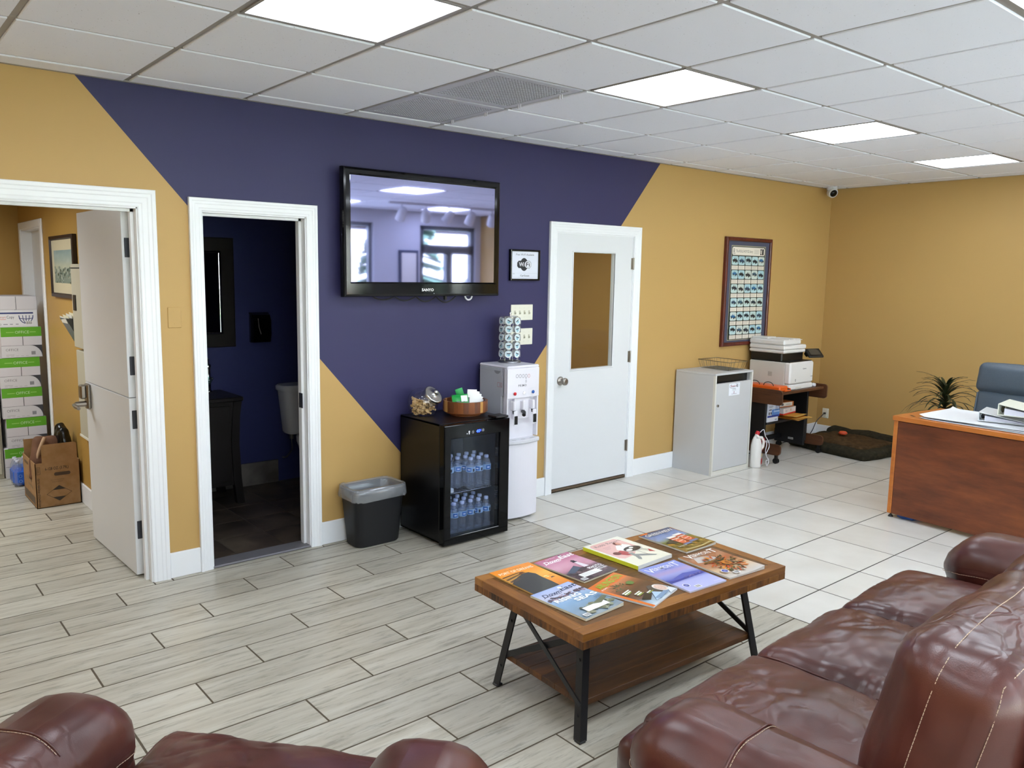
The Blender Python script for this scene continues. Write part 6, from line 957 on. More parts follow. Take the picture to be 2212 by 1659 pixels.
def cover_ver2(A_, W_, H_):
    A_.patch(0, 0, W_, H_, 8, 14, vgrad([(0, 'C8C4C0'), (0.3, 'D0B08A'), (0.6, 'A8623C'), (0.8, 'B07A58'), (1, '8A5A3E')], 0.4, 9, 4, 'D8D4D0')); A_.poly([(0.02, H_ * 0.66), (0.05, H_ * 0.86), (0.12, H_ * 0.82), (0.15, H_ * 0.68), (0.08, H_ * 0.62)], 'C4C0BC'); rr_ = random.Random(31); cu, cv = 0.118, H_ * 0.42
    for k in range(190):
        a = rr_.uniform(0, 2 * PI); r = rr_.uniform(0.022, 0.088); u, v = cu + r * math.cos(a), cv + r * math.sin(a) * 1.05
        if not (0.004 < u < 0.207 and 0.03 < v < 0.25): continue
        q = rr_.uniform(0.006, 0.016); dx, dy = math.cos(a + rr_.uniform(-0.6, 0.6)), math.sin(a + rr_.uniform(-0.6, 0.6)); cl_ = rr_.choice(['D86A1E', 'E08A30', 'C8481C', '4A4A26', '3A3A22', 'E8A040', '6A5A2A', 'B83A1A'] if u < 0.11 else ['3A3A22', '4A4A28', '2E3220', 'C8581E', '5A5230', 'D87A2A']); A_.poly([(max(0.001, min(W_ - 0.001, u + a_ * dx * q - b_ * dy * q * 0.35)), max(0.001, min(H_ - 0.001, v + a_ * dy * q + b_ * dx * q * 0.35))) for a_, b_ in ((-1, 0), (0, -1), (1, 0), (0, 1))], cl_)
    A_.ell(cu, cv, 0.022, 0.022, 'C87A28', 14); A_.ell(cu + 0.003, cv - 0.003, 0.010, 0.012, '8A4A1C', 12); A_.text('V', W_ * 0.05, H_ * 0.80, 0.040, 'F6F4F0', width=0.036, bold=0.01); A_.text('ERMON', W_ * 0.05 + 0.036, H_ * 0.83, 0.027, 'F6F4F0', width=0.112, bold=0.006); A_.text('T', W_ * 0.05 + 0.150, H_ * 0.81, 0.042, 'F6F4F0', width=0.036, bold=0.006); A_.text('LIFE', W_ * 0.4, H_ * 0.785, 0.008, '8A5A3A', width=0.05); seal(A_, 0.030, 0.050, 0.017); barcode(A_, 0.050, 0.008)
def cover_arl(A_, W_, H_):
    A_.patch(0, 0, W_, H_, 2, 2, lambda a, b: 'E0742A'); A_.patch(0.018, 0.0, W_, H_ * 0.78, 8, 12, vgrad([(0, 'C8D4DC'), (0.2, '9AB4C8'), (0.35, '6A4A3A'), (0.6, '5A3E28'), (0.85, 'A06030'), (1, 'C87A48')], 0.3, 12, 5, '2E2A28')); rr_ = random.Random(44)
    for k in range(60): a = rr_.uniform(0, 2 * PI); r = rr_.uniform(0.005, 0.040); u, v = 0.085 + r * math.cos(a), H_ * 0.66 + r * math.sin(a) * 0.7; A_.line([(u, v), (u + 0.012 * math.cos(a), v + 0.012 * math.sin(a))], 0.003, rr_.choice(['4A5A30', '5A6A38', '6A5A30', '3A4A28']))
    A_.ell(0.155, H_ * 0.62, 0.020, 0.016, '5A7A34', 14); A_.poly([(0.03, H_ * 0.22), (0.10, H_ * 0.30), (0.11, H_ * 0.20), (0.05, H_ * 0.12)], '26221F'); A_.poly([(0.06, H_ * 0.05), (0.14, H_ * 0.28), (0.20, H_ * 0.22), (0.20, H_ * 0.05)], 'AECBE2'); A_.poly([(0.12, H_ * 0.25), (0.16, H_ * 0.38), (0.209, H_ * 0.30), (0.209, H_ * 0.12), (0.15, H_ * 0.10)], '4E4A48'); A_.poly([(0.07, H_ * 0.10), (0.18, H_ * 0.12), (0.209, H_ * 0.06), (0.09, 0.01)], '7A98B8'); A_.text('ARLINGTON', W_ * 0.10, H_ * 0.815, 0.036, '7EC832', width=0.182, bold=0.006)
    A_.text('80 YEARS', 0.008, H_ * 0.775, 0.008, 'F4F0E4', width=0.045, bold=0.01)
    for k, (u, v) in enumerate(((0.028, 0.50), (0.028, 0.46), (0.055, 0.36), (0.055, 0.32), (0.10, 0.25))): A_.rect(u, H_ * v, u + 0.055 - 0.006 * k, H_ * v + 0.006, 'F0EEE6'); A_.rect(u, H_ * v - 0.006, u + 0.040, H_ * v - 0.002, '9AB04A')
    A_.ell(0.183, H_ * 0.20, 0.026, 0.034, 'E4DCD4', 18); [A_.ring(0.183, H_ * 0.20, 0.006 + 0.005 * k, 0.007 + 0.006 * k, 0.002, 'C87A5A') for k in range(4)]; A_.poly([(0.16, 0.0), (0.21, 0.0), (0.21, H_ * 0.12), (0.185, H_ * 0.08)], 'DCE2E6')
mag('orange magazine with a dark ship hull cover at the far left table corner', (-0.933, -2.060), math.radians(-1), cover_port, 0.005, 'C8A060')
mag('pink and purple magazine with a lighthouse cover beside the orange one', (-0.700, -2.080), math.radians(4), cover_de1, 0.006, 'C8C0A8')
mag('pale blue magazine with white RISING SEAS lettering at the near left table corner', (-0.951, -2.333), math.radians(3), cover_de2, 0.008, 'D8D2BC', curl=0.006)
mag('thick cream and pink magazine with yellow spine and two drawn diners', (-0.399, -2.102), math.radians(2), cover_robb, 0.016, 'E0E0DC', 'D8DC3A', W_=0.235, H_=0.305)
mag('brown and green magazine with red beer glasses at the far right table corner', (-0.075, -2.123), math.radians(-1), cover_brew, 0.007, 'D0CCC0', curl=0.006)
mag('lavender blue magazine with snowy mountain cover at the near table edge', (-0.425, -2.415), math.radians(-4), cover_ver1, 0.006, 'D0D0E0', W_=0.218)
mag('magazine with an autumn leaf wreath cover at the right table end', (-0.174, -2.428), math.radians(-5), cover_ver2, 0.007, 'D8D4CC', W_=0.222, curl=0.009)
mag('orange edged magazine with green lettering turned askew at the near table edge', (-0.697, -2.388), math.radians(15), cover_arl, 0.006, 'D8DCE0', W_=0.222)
# ------------------------------------------------------------------ leather seating
def leather():
    m = mat('oxblood_leather', '4A2722', 0.32, spec=0.6); mp = coords(m, (1, 1, 1), False); n = nd(m, 'ShaderNodeTexNoise'); n.inputs['Scale'].default_value = 5; n.inputs['Detail'].default_value = 3; lk(m, mp, 0, n, 'Vector')
    r = ramp(m, [(0.3, '401C17'), (0.55, '50261F'), (0.8, '5E3026')]); lk(m, n, 0, r, 0); lk(m, r, 0, P(m), 'Base Color')
    nw = nd(m, 'ShaderNodeTexNoise'); nw.inputs['Scale'].default_value = 7; nw.inputs['Detail'].default_value = 2; lk(m, mp, 0, nw, 'Vector'); va = nd(m, 'ShaderNodeVectorMath', operation='MULTIPLY_ADD'); va.inputs[1].default_value = (0.16, 0.16, 0.16); lk(m, nw, 'Color', va, 0); lk(m, mp, 0, va, 2)
    sc_ = nd(m, 'ShaderNodeVectorMath', operation='MULTIPLY'); sc_.inputs[1].default_value = (1.0, 1.7, 1.0); lk(m, va, 0, sc_, 0); ve = nd(m, 'ShaderNodeTexVoronoi', feature='DISTANCE_TO_EDGE'); ve.inputs['Scale'].default_value = 10; lk(m, sc_, 0, ve, 'Vector')
    cr = nd(m, 'ShaderNodeMapRange', interpolation_type='SMOOTHSTEP'); cr.inputs[1].default_value = 0.0; cr.inputs[2].default_value = 0.16; lk(m, ve, 'Distance', cr, 0)
    mk = ramp(m, [(0.48, '000000'), (0.64, 'FFFFFF')]); nm_ = nd(m, 'ShaderNodeTexNoise'); nm_.inputs['Scale'].default_value = 2.6; lk(m, mp, 0, nm_, 'Vector'); lk(m, nm_, 0, mk, 0); ms = nd(m, 'ShaderNodeMath', operation='MULTIPLY'); lk(m, cr, 0, ms, 0); lk(m, mk, 0, ms, 1)
    v = nd(m, 'ShaderNodeTexVoronoi'); v.inputs['Scale'].default_value = 420; lk(m, mp, 0, v, 'Vector'); mx = nd(m, 'ShaderNodeMath', operation='MULTIPLY_ADD'); mx.inputs[1].default_value = 0.06; lk(m, v, 0, mx, 0); lk(m, ms, 0, mx, 2); bump(m, mx, 0, 0.35, 0.0045)
    rr_ = nd(m, 'ShaderNodeMapRange'); rr_.inputs[3].default_value = 0.24; rr_.inputs[4].default_value = 0.42; lk(m, n, 0, rr_, 0); lk(m, rr_, 0, P(m), 'Roughness'); return m
M_lea = leather(); M_thr = mat('tan_thread', 'BCA28C', 0.7); M_base = mat('dark_base', '1C100E', 0.7)
def ring_xz(c, y, off=0.001, n=10):
    """loop round the cushion at a given depth, just above its skin"""
    h = c.h; pts = []
    for k in range(n): pts.append((-h.x + 2 * h.x * k / n, y, h.z))
    for k in range(n): pts.append((h.x, y, h.z - 2 * h.z * k / n))
    for k in range(n): pts.append((h.x - 2 * h.x * k / n, y, -h.z))
    for k in range(n): pts.append((-h.x, y, -h.z + 2 * h.z * k / n))
    return [c.surf(*p, off) for p in pts]
def stitches(mb_, path, r, dash=0.0075, gap=0.0022, closed=False):
    """sewn thread: short raised dashes along the path"""
    pts = [Vector(p) for p in path] + ([Vector(path[0])] if closed else []); d = [0.0]
    for a, b in zip(pts, pts[1:]): d.append(d[-1] + (b - a).length)
    def at(s_):
        for i in range(len(d) - 1):
            if s_ <= d[i + 1]: return pts[i].lerp(pts[i + 1], (s_ - d[i]) / max(d[i + 1] - d[i], 1e-9))
        return pts[-1]
    s_ = 0.0
    while s_ + dash < d[-1]: mb_.tube([at(s_), at(s_ + dash * 0.5), at(s_ + dash)], r, 4); s_ += dash + gap
    return mb_
def couch(name, label, cat, loc, rz, ns, sw, aw, arm_h=0.63, back_h=0.95, seed=0, ftf=0.57):
    t = thing(name, label, cat, loc, rz); W2 = ns * sw / 2
    for k in range(ns):
        u = -W2 + sw * (k + 0.5)
        c = Cushion(sw / 2 - 0.002 + (0.035 if ns == 1 else 0), 0.33, 0.095, 0.052, (0, 0.01, 0.045), Matrix.Translation((u, 0.135, 0.372 - (0.02 if ns == 1 else 0))), 0.007, 7, (1.0, 1.3, 1), seed + k * 7.1, bend=lambda e: Vector((e.x, e.y, e.z - 0.35 * max(0, e.y - 0.20) ** 2 * 3)), cr=0.0045 + 0.003 * (k % 2))
        s_ = soft('seat_cushion', c, M_lea, t, False, 52); sm = MB(); x_ = -1
        for sx in (-1, 1): sm.tube([c.surf(sx * c.h.x, -0.30 + 0.62 * q / 14, c.h.z * 0.9, 0.0) for q in range(15)], 0.0035, 6)
        part('welt', sm, M_lea, s_, False)
        soft('footrest_pad', Cushion(sw / 2 - 0.004, 0.11, 0.125, 0.07, (0, 0.035, 0), Matrix.Translation((u, ftf - 0.125, 0.225)), 0.006, 8, seed=seed + k), M_lea, t, False, 12)
        BM = Matrix.Translation((u, -0.30, back_h - 0.285)) @ Matrix.Rotation(math.radians(11), 4, 'X')
        e0, e1 = (0.065 if k == 0 and ns > 1 else 0), (0.065 if k == ns - 1 and ns > 1 else 0); BM = BM @ Matrix.Translation(((e1 - e0) / 2, 0, 0)); cbk = Cushion(sw / 2 + 0.004 + (e0 + e1) / 2, 0.125, 0.285, 0.075, (0.018, 0.04, 0.02), BM, 0.009, 6, seed=seed + 20 + 3 * k, cr=0.002); b_ = soft('back_cushion', cbk, M_lea, t, False, 36); st_ = MB()
        for y in (0.030, -0.080):
            st_ = MB(); stitches(st_, ring_xz(cbk, y, 0.0008, 12), 0.0010, closed=True); part('stitching', st_, M_thr, b_, False)
    soft('back_shell', Cushion(W2 + 0.02, 0.05, 0.37, 0.045, (0, 0, 0), Matrix.Translation((0, -0.475, 0.50)) @ Matrix.Rotation(math.radians(7), 4, 'X'), 0.003, 5, seed=seed), M_lea, t, False, 14)
    for sx in (-1, 1):
        u = sx * (W2 + aw / 2); AM = Matrix.Translation((u, -0.10, arm_h - 0.115))
        ca = Cushion(aw / 2 + 0.012, 0.41, 0.115, 0.105, (0.012, 0.02, 0.015), AM, 0.006, 6, (1, 0.7, 1), seed + 40 + sx, bend=lambda e: Vector((e.x, e.y, e.z - 0.22 * max(0, e.y - 0.22) ** 2 * 4)), cr=0.0015); a_ = soft('arm_pad', ca, M_lea, t, False, 34); st_ = MB(); h = ca.h
        stitches(st_, [ca.surf(-h.x * 0.98 + 2 * h.x * 0.98 * k / 24, 0.12, h.z, 0.001) for k in range(25)], 0.0010)
        part('stitching', st_, M_thr, a_, False); st_ = MB()
        for sg in (-1, 1): stitches(st_, [ca.surf(sg * h.x, -0.38 + 0.78 * k / 24, -0.02, 0.001) for k in range(25)], 0.0010); part('stitching', st_, M_thr, a_, False); st_ = MB()
        stitches(st_, [ca.surf(-h.x + 2 * h.x * k / 16, h.y, -0.02, 0.001) for k in range(17)], 0.0010)
        part('stitching', st_, M_thr, a_, False); part('welt', MB().tube([ca.surf(sx * h.x, -0.38 + 0.78 * k / 24, -0.028, 0.001) for k in range(25)], 0.004, 6).tube([ca.surf(-h.x * 0.98 + 2 * h.x * 0.98 * k / 24, 0.128, h.z, 0.0) for k in range(25)], 0.0035, 6), M_lea, a_, False)
        soft('arm_panel', Cushion(aw / 2 - 0.015, 0.40, 0.215, 0.05, (0.015, 0.02, 0), Matrix.Translation((u, -0.09, 0.255)), 0.005, 6, seed=seed + 60), M_lea, t, False, 12)
    part('base', MB().box((-W2 - aw + 0.05, -0.45, 0.0), (W2 + aw - 0.05, 0.30, 0.10), bev=0.01), M_base, t, False); return t
SOFA = couch('leather_sofa', 'three seat oxblood leather reclining sofa behind the coffee table', 'sofa', (-0.455, -3.405, 0), math.radians(1.9), 3, 0.600, 0.270, 0.635, 0.950, 1.0)
ARM = couch('leather_armchair', 'oxblood leather armchair in the left foreground, seen from behind', 'armchair', (-2.53, -2.77, 0), math.radians(-50.5), 1, 0.640, 0.260, 0.640, 0.780, 5.0, 0.52)
# ------------------------------------------------------------------ office things
def sheet_art(A_, W_, Hh, kind):
    if kind == 'globe':
        A_.rect(0, 0, W_, Hh, 'D4D4D8'); A_.line([(W_ * 0.46, Hh * 0.55), (W_ * 0.46, Hh)], 0.003, '4A4A4E'); A_.rect(0.008, 0.010, W_ - 0.010, Hh * 0.53, 'DEDEE2'); A_.rect(0.02, Hh * 0.43, W_ * 0.9, Hh * 0.48, '26346E'); A_.text('Smart', 0.016, Hh * 0.29, 0.018, 'C87A6A', width=0.050); A_.text('Copy', 0.070, Hh * 0.285, 0.022, '3A3A4A', width=0.052); A_.rect(0.018, Hh * 0.245, 0.065, Hh * 0.26, 'D88A7A'); cu, cv = W_ * 0.72, Hh * 0.38
        A_.ring(cu, cv, 0.052, 0.066, 0.006, '26346E', a0=PI, a1=2 * PI); A_.ring(cu, cv, 0.026, 0.062, 0.005, '26346E', a0=PI, a1=2 * PI); A_.line([(cu, cv), (cu, cv - 0.062)], 0.005, '26346E'); A_.line([(cu - 0.05, cv - 0.022), (cu, cv - 0.030), (cu + 0.05, cv - 0.022)], 0.005, '26346E'); A_.rect(W_ * 0.70, 0.018, W_ * 0.88, 0.046, 'E8E8E8')
        for k in range(8): A_.rect(W_ * 0.71 + 0.0055 * k, 0.021, W_ * 0.71 + 0.0055 * k + (0.003 if k % 3 else 0.0018), 0.043, '33333A')
        A_.ring(0.024, 0.022, 0.007, 0.007, 0.002, '5A5A66'); A_.rect(0.045, 0.020, 0.075, 0.026, '8A8A96'); A_.rect(0.09, 0.020, 0.11, 0.026, '8A8A96'); A_.rect(0.13, 0.020, 0.15, 0.026, '8A8A96'); return
    A_.rect(0, 0, W_, Hh, 'D0CCD0'); A_.rect(0, Hh * 0.69, W_, Hh, '5CA41E'); A_.text('OFFICE', W_ * 0.52, Hh * 0.79, 0.022, 'D4E8C4', width=0.098, align='C', bold=-0.01); A_.rect(W_ * 0.13, Hh * 0.82, W_ * 0.32, Hh * 0.85, '8CC05C'); A_.rect(W_ * 0.71, Hh * 0.82, W_ * 0.86, Hh * 0.85, '8CC05C'); A_.rect(W_ * 0.52, Hh * 0.40, W_ * 0.535, Hh * 0.69, '2E2E32'); A_.rect(0, 0, W_, Hh * 0.40, '3C3C42')
    A_.poly([(0, 0.002), (W_ * 0.995, 0.002)] + [(W_ * (0.995 - 0.30 * (1 - math.cos(q))), Hh * 0.39 * math.sin(q) + 0.001) for q in [PI / 2 * k / 8 for k in range(9)]] + [(0, Hh * 0.39)], 'CFCDD0'); A_.text('OFFICE', W_ * 0.10, Hh * 0.22, 0.020, '3A3A3E', width=0.088, bold=-0.012); A_.rect(W_ * 0.72, Hh * 0.08, W_ * 0.83, Hh * 0.20, 'B8B8BC')
    for k in range(6): A_.rect(W_ * 0.725 + 0.0048 * k, Hh * 0.085, W_ * 0.725 + 0.0048 * k + (0.0028 if k % 2 else 0.0018), Hh * 0.195, '33333A')
    A_.rect(W_ * 0.10, Hh * 0.09, W_ * 0.30, Hh * 0.105, 'A8A4A8'); [A_.rect(W_ * (0.1 + 0.12 * k), Hh * 0.05, W_ * (0.17 + 0.12 * k), Hh * 0.062, 'A8A4A8') for k in range(5)]
pos = ('bottom', 'second from the bottom', 'third from the bottom', 'fourth from the bottom', 'fifth from the bottom'); offs = (-0.012, 0.012, -0.006, -0.010, 0.014, -0.008); hb_ = 0.2425
for k in range(6):
    lab = 'white and green paper carton, %s of the stack in the office' % pos[k] if k < 5 else 'white and navy paper carton topmost on the stack in the office'; t = thing('paper_carton', lab, 'carton', (-1.900 + offs[k], 3.115, hb_ * k), 0, 'copy paper cartons stacked in the office'); part('carton', MB().box((-0.142, -0.215, 0), (0.142, 0.215, hb_ - 0.001), bev=0.003), mat('carton_white', 'CFCCD0', 0.6), t, False); A = Art((-0.142, -0.215, 0), (1, 0, 0), (0, 0, 1), (0, -1, 0)); sheet_art(A, 0.284, hb_ - 0.001, 'globe' if k == 5 else 'office'); part('front_print', A, M_print, t, False)
    if k == 5: part('lid_edge', MB().box((-0.146, -0.218, hb_ * 0.56), (0.146, 0.218, hb_), bev=0.004), mat('carton_white', 'CFCCD0', 0.6), t, False); part('lid_seam', MB().box((-0.005, -0.2188, hb_ * 0.56), (-0.002, -0.2178, hb_ * 0.99)), mat('seam_grey', '55555A', 0.8), t, False)
M_beige = mat('beige_metal', 'B4AE9A', 0.5); fc = thing('filing_cabinet', 'beige filing cabinet at the left edge inside the office doorway', 'cabinet', (-2.29, 3.15, 0)); part('body', MB().box((-2.52, 2.93, 0), (-2.062, 3.5, 0.96), bev=0.006), M_beige, fc)
for k in range(3): dr_ = part('drawer', MB().box((-2.505, 2.915, 0.04 + 0.305 * k), (-2.077, 2.932, 0.33 + 0.305 * k), bev=0.004), M_beige, fc); part('handle', MB().box((-2.35, 2.90, 0.22 + 0.305 * k), (-2.23, 2.917, 0.24 + 0.305 * k), bev=0.004), M_satin, dr_)
wp_ = thing('water_pack', 'shrink wrapped pack of water bottles behind the cardboard box', 'bottle pack', (-1.95, 2.68, 0))
for i in range(3):
    for j in range(3): part('bottle', MB().lathe([(0.004, 0.002), (0.030, 0.004), (0.032, 0.02), (0.032, 0.14), (0.027, 0.16), (0.013, 0.19), (0.013, 0.195)], (-2.015 + 0.066 * i, 2.61 + 0.066 * j, 0.0), 12, caps=False), M_bottle, wp_); part('cap', MB().cyl((-2.015 + 0.066 * i, 2.61 + 0.066 * j, 0.193), (-2.015 + 0.066 * i, 2.61 + 0.066 * j, 0.207), 0.0145, n=12), M_cap, wp_)
wr_ = MB().box((-2.050, 2.575, 0.004), (-1.848, 2.780, 0.145), bev=0.03); part('blue_wrap', wr_, mat('blue_wrap', '2C62C8', 0.25), wp_, label='printed blue wrap'); A = Art((-2.050, 2.5745, 0), (1, 0, 0), (0, 0, 1), (0, -1, 0)); [A.ring(0.045 + 0.05 * (k % 3), 0.045 + 0.04 * (k // 3), 0.012, 0.012, 0.003, '7AA0E0') for k in range(6)]; part('wrap_print', A, M_print, wp_)
bx_ = thing('cardboard_box', 'open brown cardboard box with printed hazard diamond on the office floor', 'box', (-1.880, 2.075, 0)); ax0, ax1, ay0, ay1, ah = -2.024, -1.738, 1.852, 2.300, 0.322; M_card = noisy('corrugated_card', [(0.3, '9A7448'), (0.7, 'A9835A')], (20, 20, 20), 0.8); M_print_card = M_print
part('walls', MB().box((ax0, ay0, 0), (ax1, ay0 + 0.005, ah)).box((ax0, ay1 - 0.005, 0), (ax1, ay1, ah)).box((ax0, ay0, 0), (ax0 + 0.005, ay1, ah)).box((ax1 - 0.005, ay0, 0), (ax1, ay1, ah)).box((ax0, ay0, 0), (ax1, ay1, 0.005)), M_card, bx_)
part('flap', MB().prism([(-1.978, 0), (ax1 - 0.014, 0), (ax1 - 0.014, 0.118), (ax1 - 0.026, 0.128), (-1.966, 0.128), (-1.978, 0.118)], 0.004, M=frameM((0, ay0 + 0.004, ah), (1, 0, 0), (0, 0.06, 1), (0, -1, 0.06))), M_card, bx_); part('flap', MB().box((ax0 + 0.01, ay1 - 0.004, ah), (ax1 - 0.01, ay1, ah + 0.10)), M_card, bx_)
A = Art((ax0, ay0 - 0.0005, 0), (1, 0, 0), (0, 0, 1), (0, -1, 0)); A.text('6-128 OZ. (3.79L)', 0.062, 0.268, 0.020, '33281C', width=0.150, bold=0.012); A.poly([(0.125, 0.222), (0.215, 0.222), (0.222, 0.229), (0.222, 0.239), (0.215, 0.246), (0.125, 0.246), (0.118, 0.239), (0.118, 0.229)], '4A3624'); A.text('DO NOT REFREEZE', 0.095, 0.190, 0.007, '6A5034', width=0.085); A.text('STACK HEIGHT', 0.102, 0.176, 0.007, '6A5034', width=0.070); A.line([(0.145, 0.150), (0.225, 0.095), (0.145, 0.040), (0.065, 0.095), (0.145, 0.150)], 0.0022, '33281C'); A.poly([(0.145, 0.150), (0.187, 0.121), (0.103, 0.121)], '33281C'); A.poly([(0.145, 0.040), (0.187, 0.069), (0.103, 0.069)], '33281C'); A.text('LIMITED QUANTITY', 0.110, 0.010, 0.007, '5A4630', width=0.06)
A.text('HOUSEHOLD WASHER FLUID', 0.024, 0.012, 0.014, '33281C', width=0.205, rot=PI / 2, bold=0.012); A.line([(0.008, 0.245), (0.030, 0.245), (0.030, 0.295), (0.008, 0.295), (0.008, 0.245)], 0.002, '33281C'); [A.line([(0.013 + 0.005 * k, 0.255), (0.013 + 0.005 * k, 0.288)], 0.0018, '4A3A28') for k in range(3)]; part('front_print', A, M_print, bx_)
A = Art((ax0 - 0.0005, ay1, 0), (0, -1, 0), (0, 0, 1), (-1, 0, 0)); A.rect(0.03, 0.02, 0.40, 0.075, '5A4630'); A.rect(0.10, 0.16, 0.30, 0.18, '8A6A42'); A.rect(0.16, 0.12, 0.34, 0.14, '8A6A42'); A.rect(0.06, 0.27, 0.2, 0.29, '6A5034'); part('side_print', A, M_print, bx_)
bbm = thing('paper_bag', 'crumpled brown paper mailer sticking out of the cardboard box', 'bag', (-1.93, 2.02, 0.10)); soft('bag', Cushion(0.115, 0.035, 0.16, 0.03, (0, 0.03, 0), Matrix.Translation((-1.905, 2.03, 0.315)) @ Matrix.Rotation(math.radians(10), 4, 'Y') @ Matrix.Rotation(math.radians(-12), 4, 'X'), 0.012, 9, seed=2), noisy('kraft_brown', [(0.3, '5A3A26'), (0.7, '6E4A32')], (9, 9, 9), 0.75), bbm, True, 12)
part('torn_edge', MB().tube(smooth([(-1.985, 1.99, 0.28), (-1.975, 1.985, 0.36), (-1.945, 1.99, 0.44), (-1.925, 2.0, 0.475)]), 0.013, 6), mat('torn_paper', 'B89878', 0.8), bbm)
bbk = thing('black_bag', 'black plastic bag at the right in the cardboard box', 'bag', (-1.79, 2.10, 0.12)); soft('bag', Cushion(0.048, 0.10, 0.19, 0.04, (0.01, 0.02, 0), Matrix.Translation((-1.797, 2.08, 0.36)) @ Matrix.Rotation(math.radians(-4), 4, 'Y') @ Matrix.Rotation(math.radians(14), 4, 'X'), 0.018, 10, seed=8, bend=lambda e: Vector((e.x * (1 - 1.6 * max(0, e.z)), e.y * (1 - 2.6 * max(0, e.z)), e.z))), mat('bin_film', '0C0E0D', 0.25), bbk, True, 12)
fp_ = thing('framed_print', 'dark framed seascape print on the office side wall', 'picture', (-1.72, 2.04, 1.46)); y0p, y1p, z0p, z1p = 1.665, 2.410, 1.468, 1.908; frm = MB(); Rp = lambda g, x: [(x, y1p - g, z0p + g), (x, y0p + g, z0p + g), (x, y0p + g, z1p - g), (x, y1p - g, z1p - g)]
frm.rings([Rp(0, -1.722), Rp(0, -1.748), Rp(0.022, -1.752), Rp(0.030, -1.738), Rp(0.030, -1.722)], sm=False, caps=False, loop=True); part('frame', frm, mat('espresso_frame', '24140E', 0.4), fp_)
A = Art((-1.736, y1p - 0.028, z0p + 0.028), (0, -1, 0), (0, 0, 1), (-1, 0, 0)); pw_, ph_ = y1p - y0p - 0.056, z1p - z0p - 0.056; A.rect(0, 0, pw_, ph_, 'CFC6A8'); A.patch(0.07, 0.075, pw_ - 0.05, ph_ - 0.075, 12, 12, vgrad([(0, '6A8078'), (0.4, '8E9C90'), (0.45, 'B4B8A0'), (0.7, '9AACA4'), (1, '7E9A9C')], 0.3, 3)); rr = random.Random(17)
for k in range(90):
    u, v = rr.uniform(0.09, pw_ - 0.07), rr.uniform(0.08, 0.19); r = rr.uniform(0.005, 0.02); A.poly([(u + r * math.cos(2 * PI * j / 6) * rr.uniform(0.6, 1.2), v + 0.6 * r * math.sin(2 * PI * j / 6)) for j in range(6)], rr.choice(['5A7068', '7C9086', '9CACA0', '4A6058', 'B4BEB0']))
part('print', A, M_gprint, fp_)
ep = thing('electrical_panel', 'tall beige metal panel on the office wall behind the open door leaf', 'panel', (-1.72, 1.40, 0.53)); part('upper_box', MB().box((-1.768, 1.20, 1.145), (-1.72, 1.665, 1.705), bev=0.004), M_beige, ep); part('lower_box', MB().box((-1.760, 1.20, 0.535), (-1.72, 1.665, 1.125), bev=0.004), M_beige, ep); part('door_seam', MB().box((-1.7695, 1.22, 1.675), (-1.7675, 1.65, 1.682)), M_dark, ep); part('black_switch', MB().box((-1.774, 1.55, 1.395), (-1.766, 1.62, 1.50), bev=0.002), M_black, ep); part('lower_rim', MB().box((-1.764, 1.19, 0.525), (-1.72, 1.672, 0.54)), M_ivory, ep)
wf_ = thing('wall_file', 'grey wall file pocket holding papers beside the electrical panel', 'file holder', (-1.72, 1.80, 1.17)); part('pocket', MB().prism([(0, 0), (0, 0.17), (-0.085, 0.17)], 0.20, M=frameM((-1.72, 1.90, 1.165), (1, 0, 0), (0, 0, 1), (0, -1, 0))), mat('smoke_plastic', '4A4E50', 0.3), wf_)
for k in range(4): part('paper', MB().add([(-1.735 - 0.018 * k, 1.885, 1.30), (-1.735 - 0.018 * k, 1.715, 1.30), (-1.745 - 0.020 * k, 1.715, 1.365 - 0.008 * k), (-1.745 - 0.020 * k, 1.885, 1.372 - 0.008 * k), (-1.737 - 0.018 * k, 1.885, 1.30), (-1.737 - 0.018 * k, 1.715, 1.30), (-1.747 - 0.020 * k, 1.715, 1.365 - 0.008 * k), (-1.747 - 0.020 * k, 1.885, 1.372 - 0.008 * k)], [(0, 1, 2, 3), (4, 5, 6, 7), (0, 1, 5, 4), (2, 3, 7, 6), (1, 2, 6, 5), (0, 3, 7, 4)]), mat('file_paper_%d' % (k % 2), ('E0D8B8', 'D8D4C8')[k % 2], 0.7), wf_)
# ------------------------------------------------------------------ washroom things
M_esp = mat('espresso_wood', '17110F', 0.4); vn = thing('washroom_vanity', 'dark wooden vanity with flared legs inside the washroom', 'vanity', (-1.15, 1.33, 0.012)); vx0, vx1, vy0, vy1, vt = -1.46, -0.835, 1.115, 1.528, 0.790
part('top', MB().box((vx0 - 0.02, vy0 - 0.02, vt - 0.03), (vx1 + 0.02, vy1, vt), bev=0.006), M_esp, vn); part('carcass', MB().box((vx0 + 0.03, vy0 + 0.02, 0.15), (vx1 - 0.03, vy1 - 0.005, vt - 0.03)), M_esp, vn)
for x in (vx0 + 0.03, vx1 - 0.03):
    for y in (vy0 + 0.025, vy1 - 0.03): sx_ = 1 if x > -1.2 else -1; part('leg', MB().rings([[(x + dx * 0.028 + sx_ * o_, y + dy * 0.024, z) for dx, dy in ((-1, -1), (1, -1), (1, 1), (-1, 1))] for z, o_ in ((0.012, 0.02), (0.08, 0.012), (0.2, 0.0), (0.45, -0.01), (0.65, 0.0), (0.755, 0.016))], sm=False), M_esp, vn)
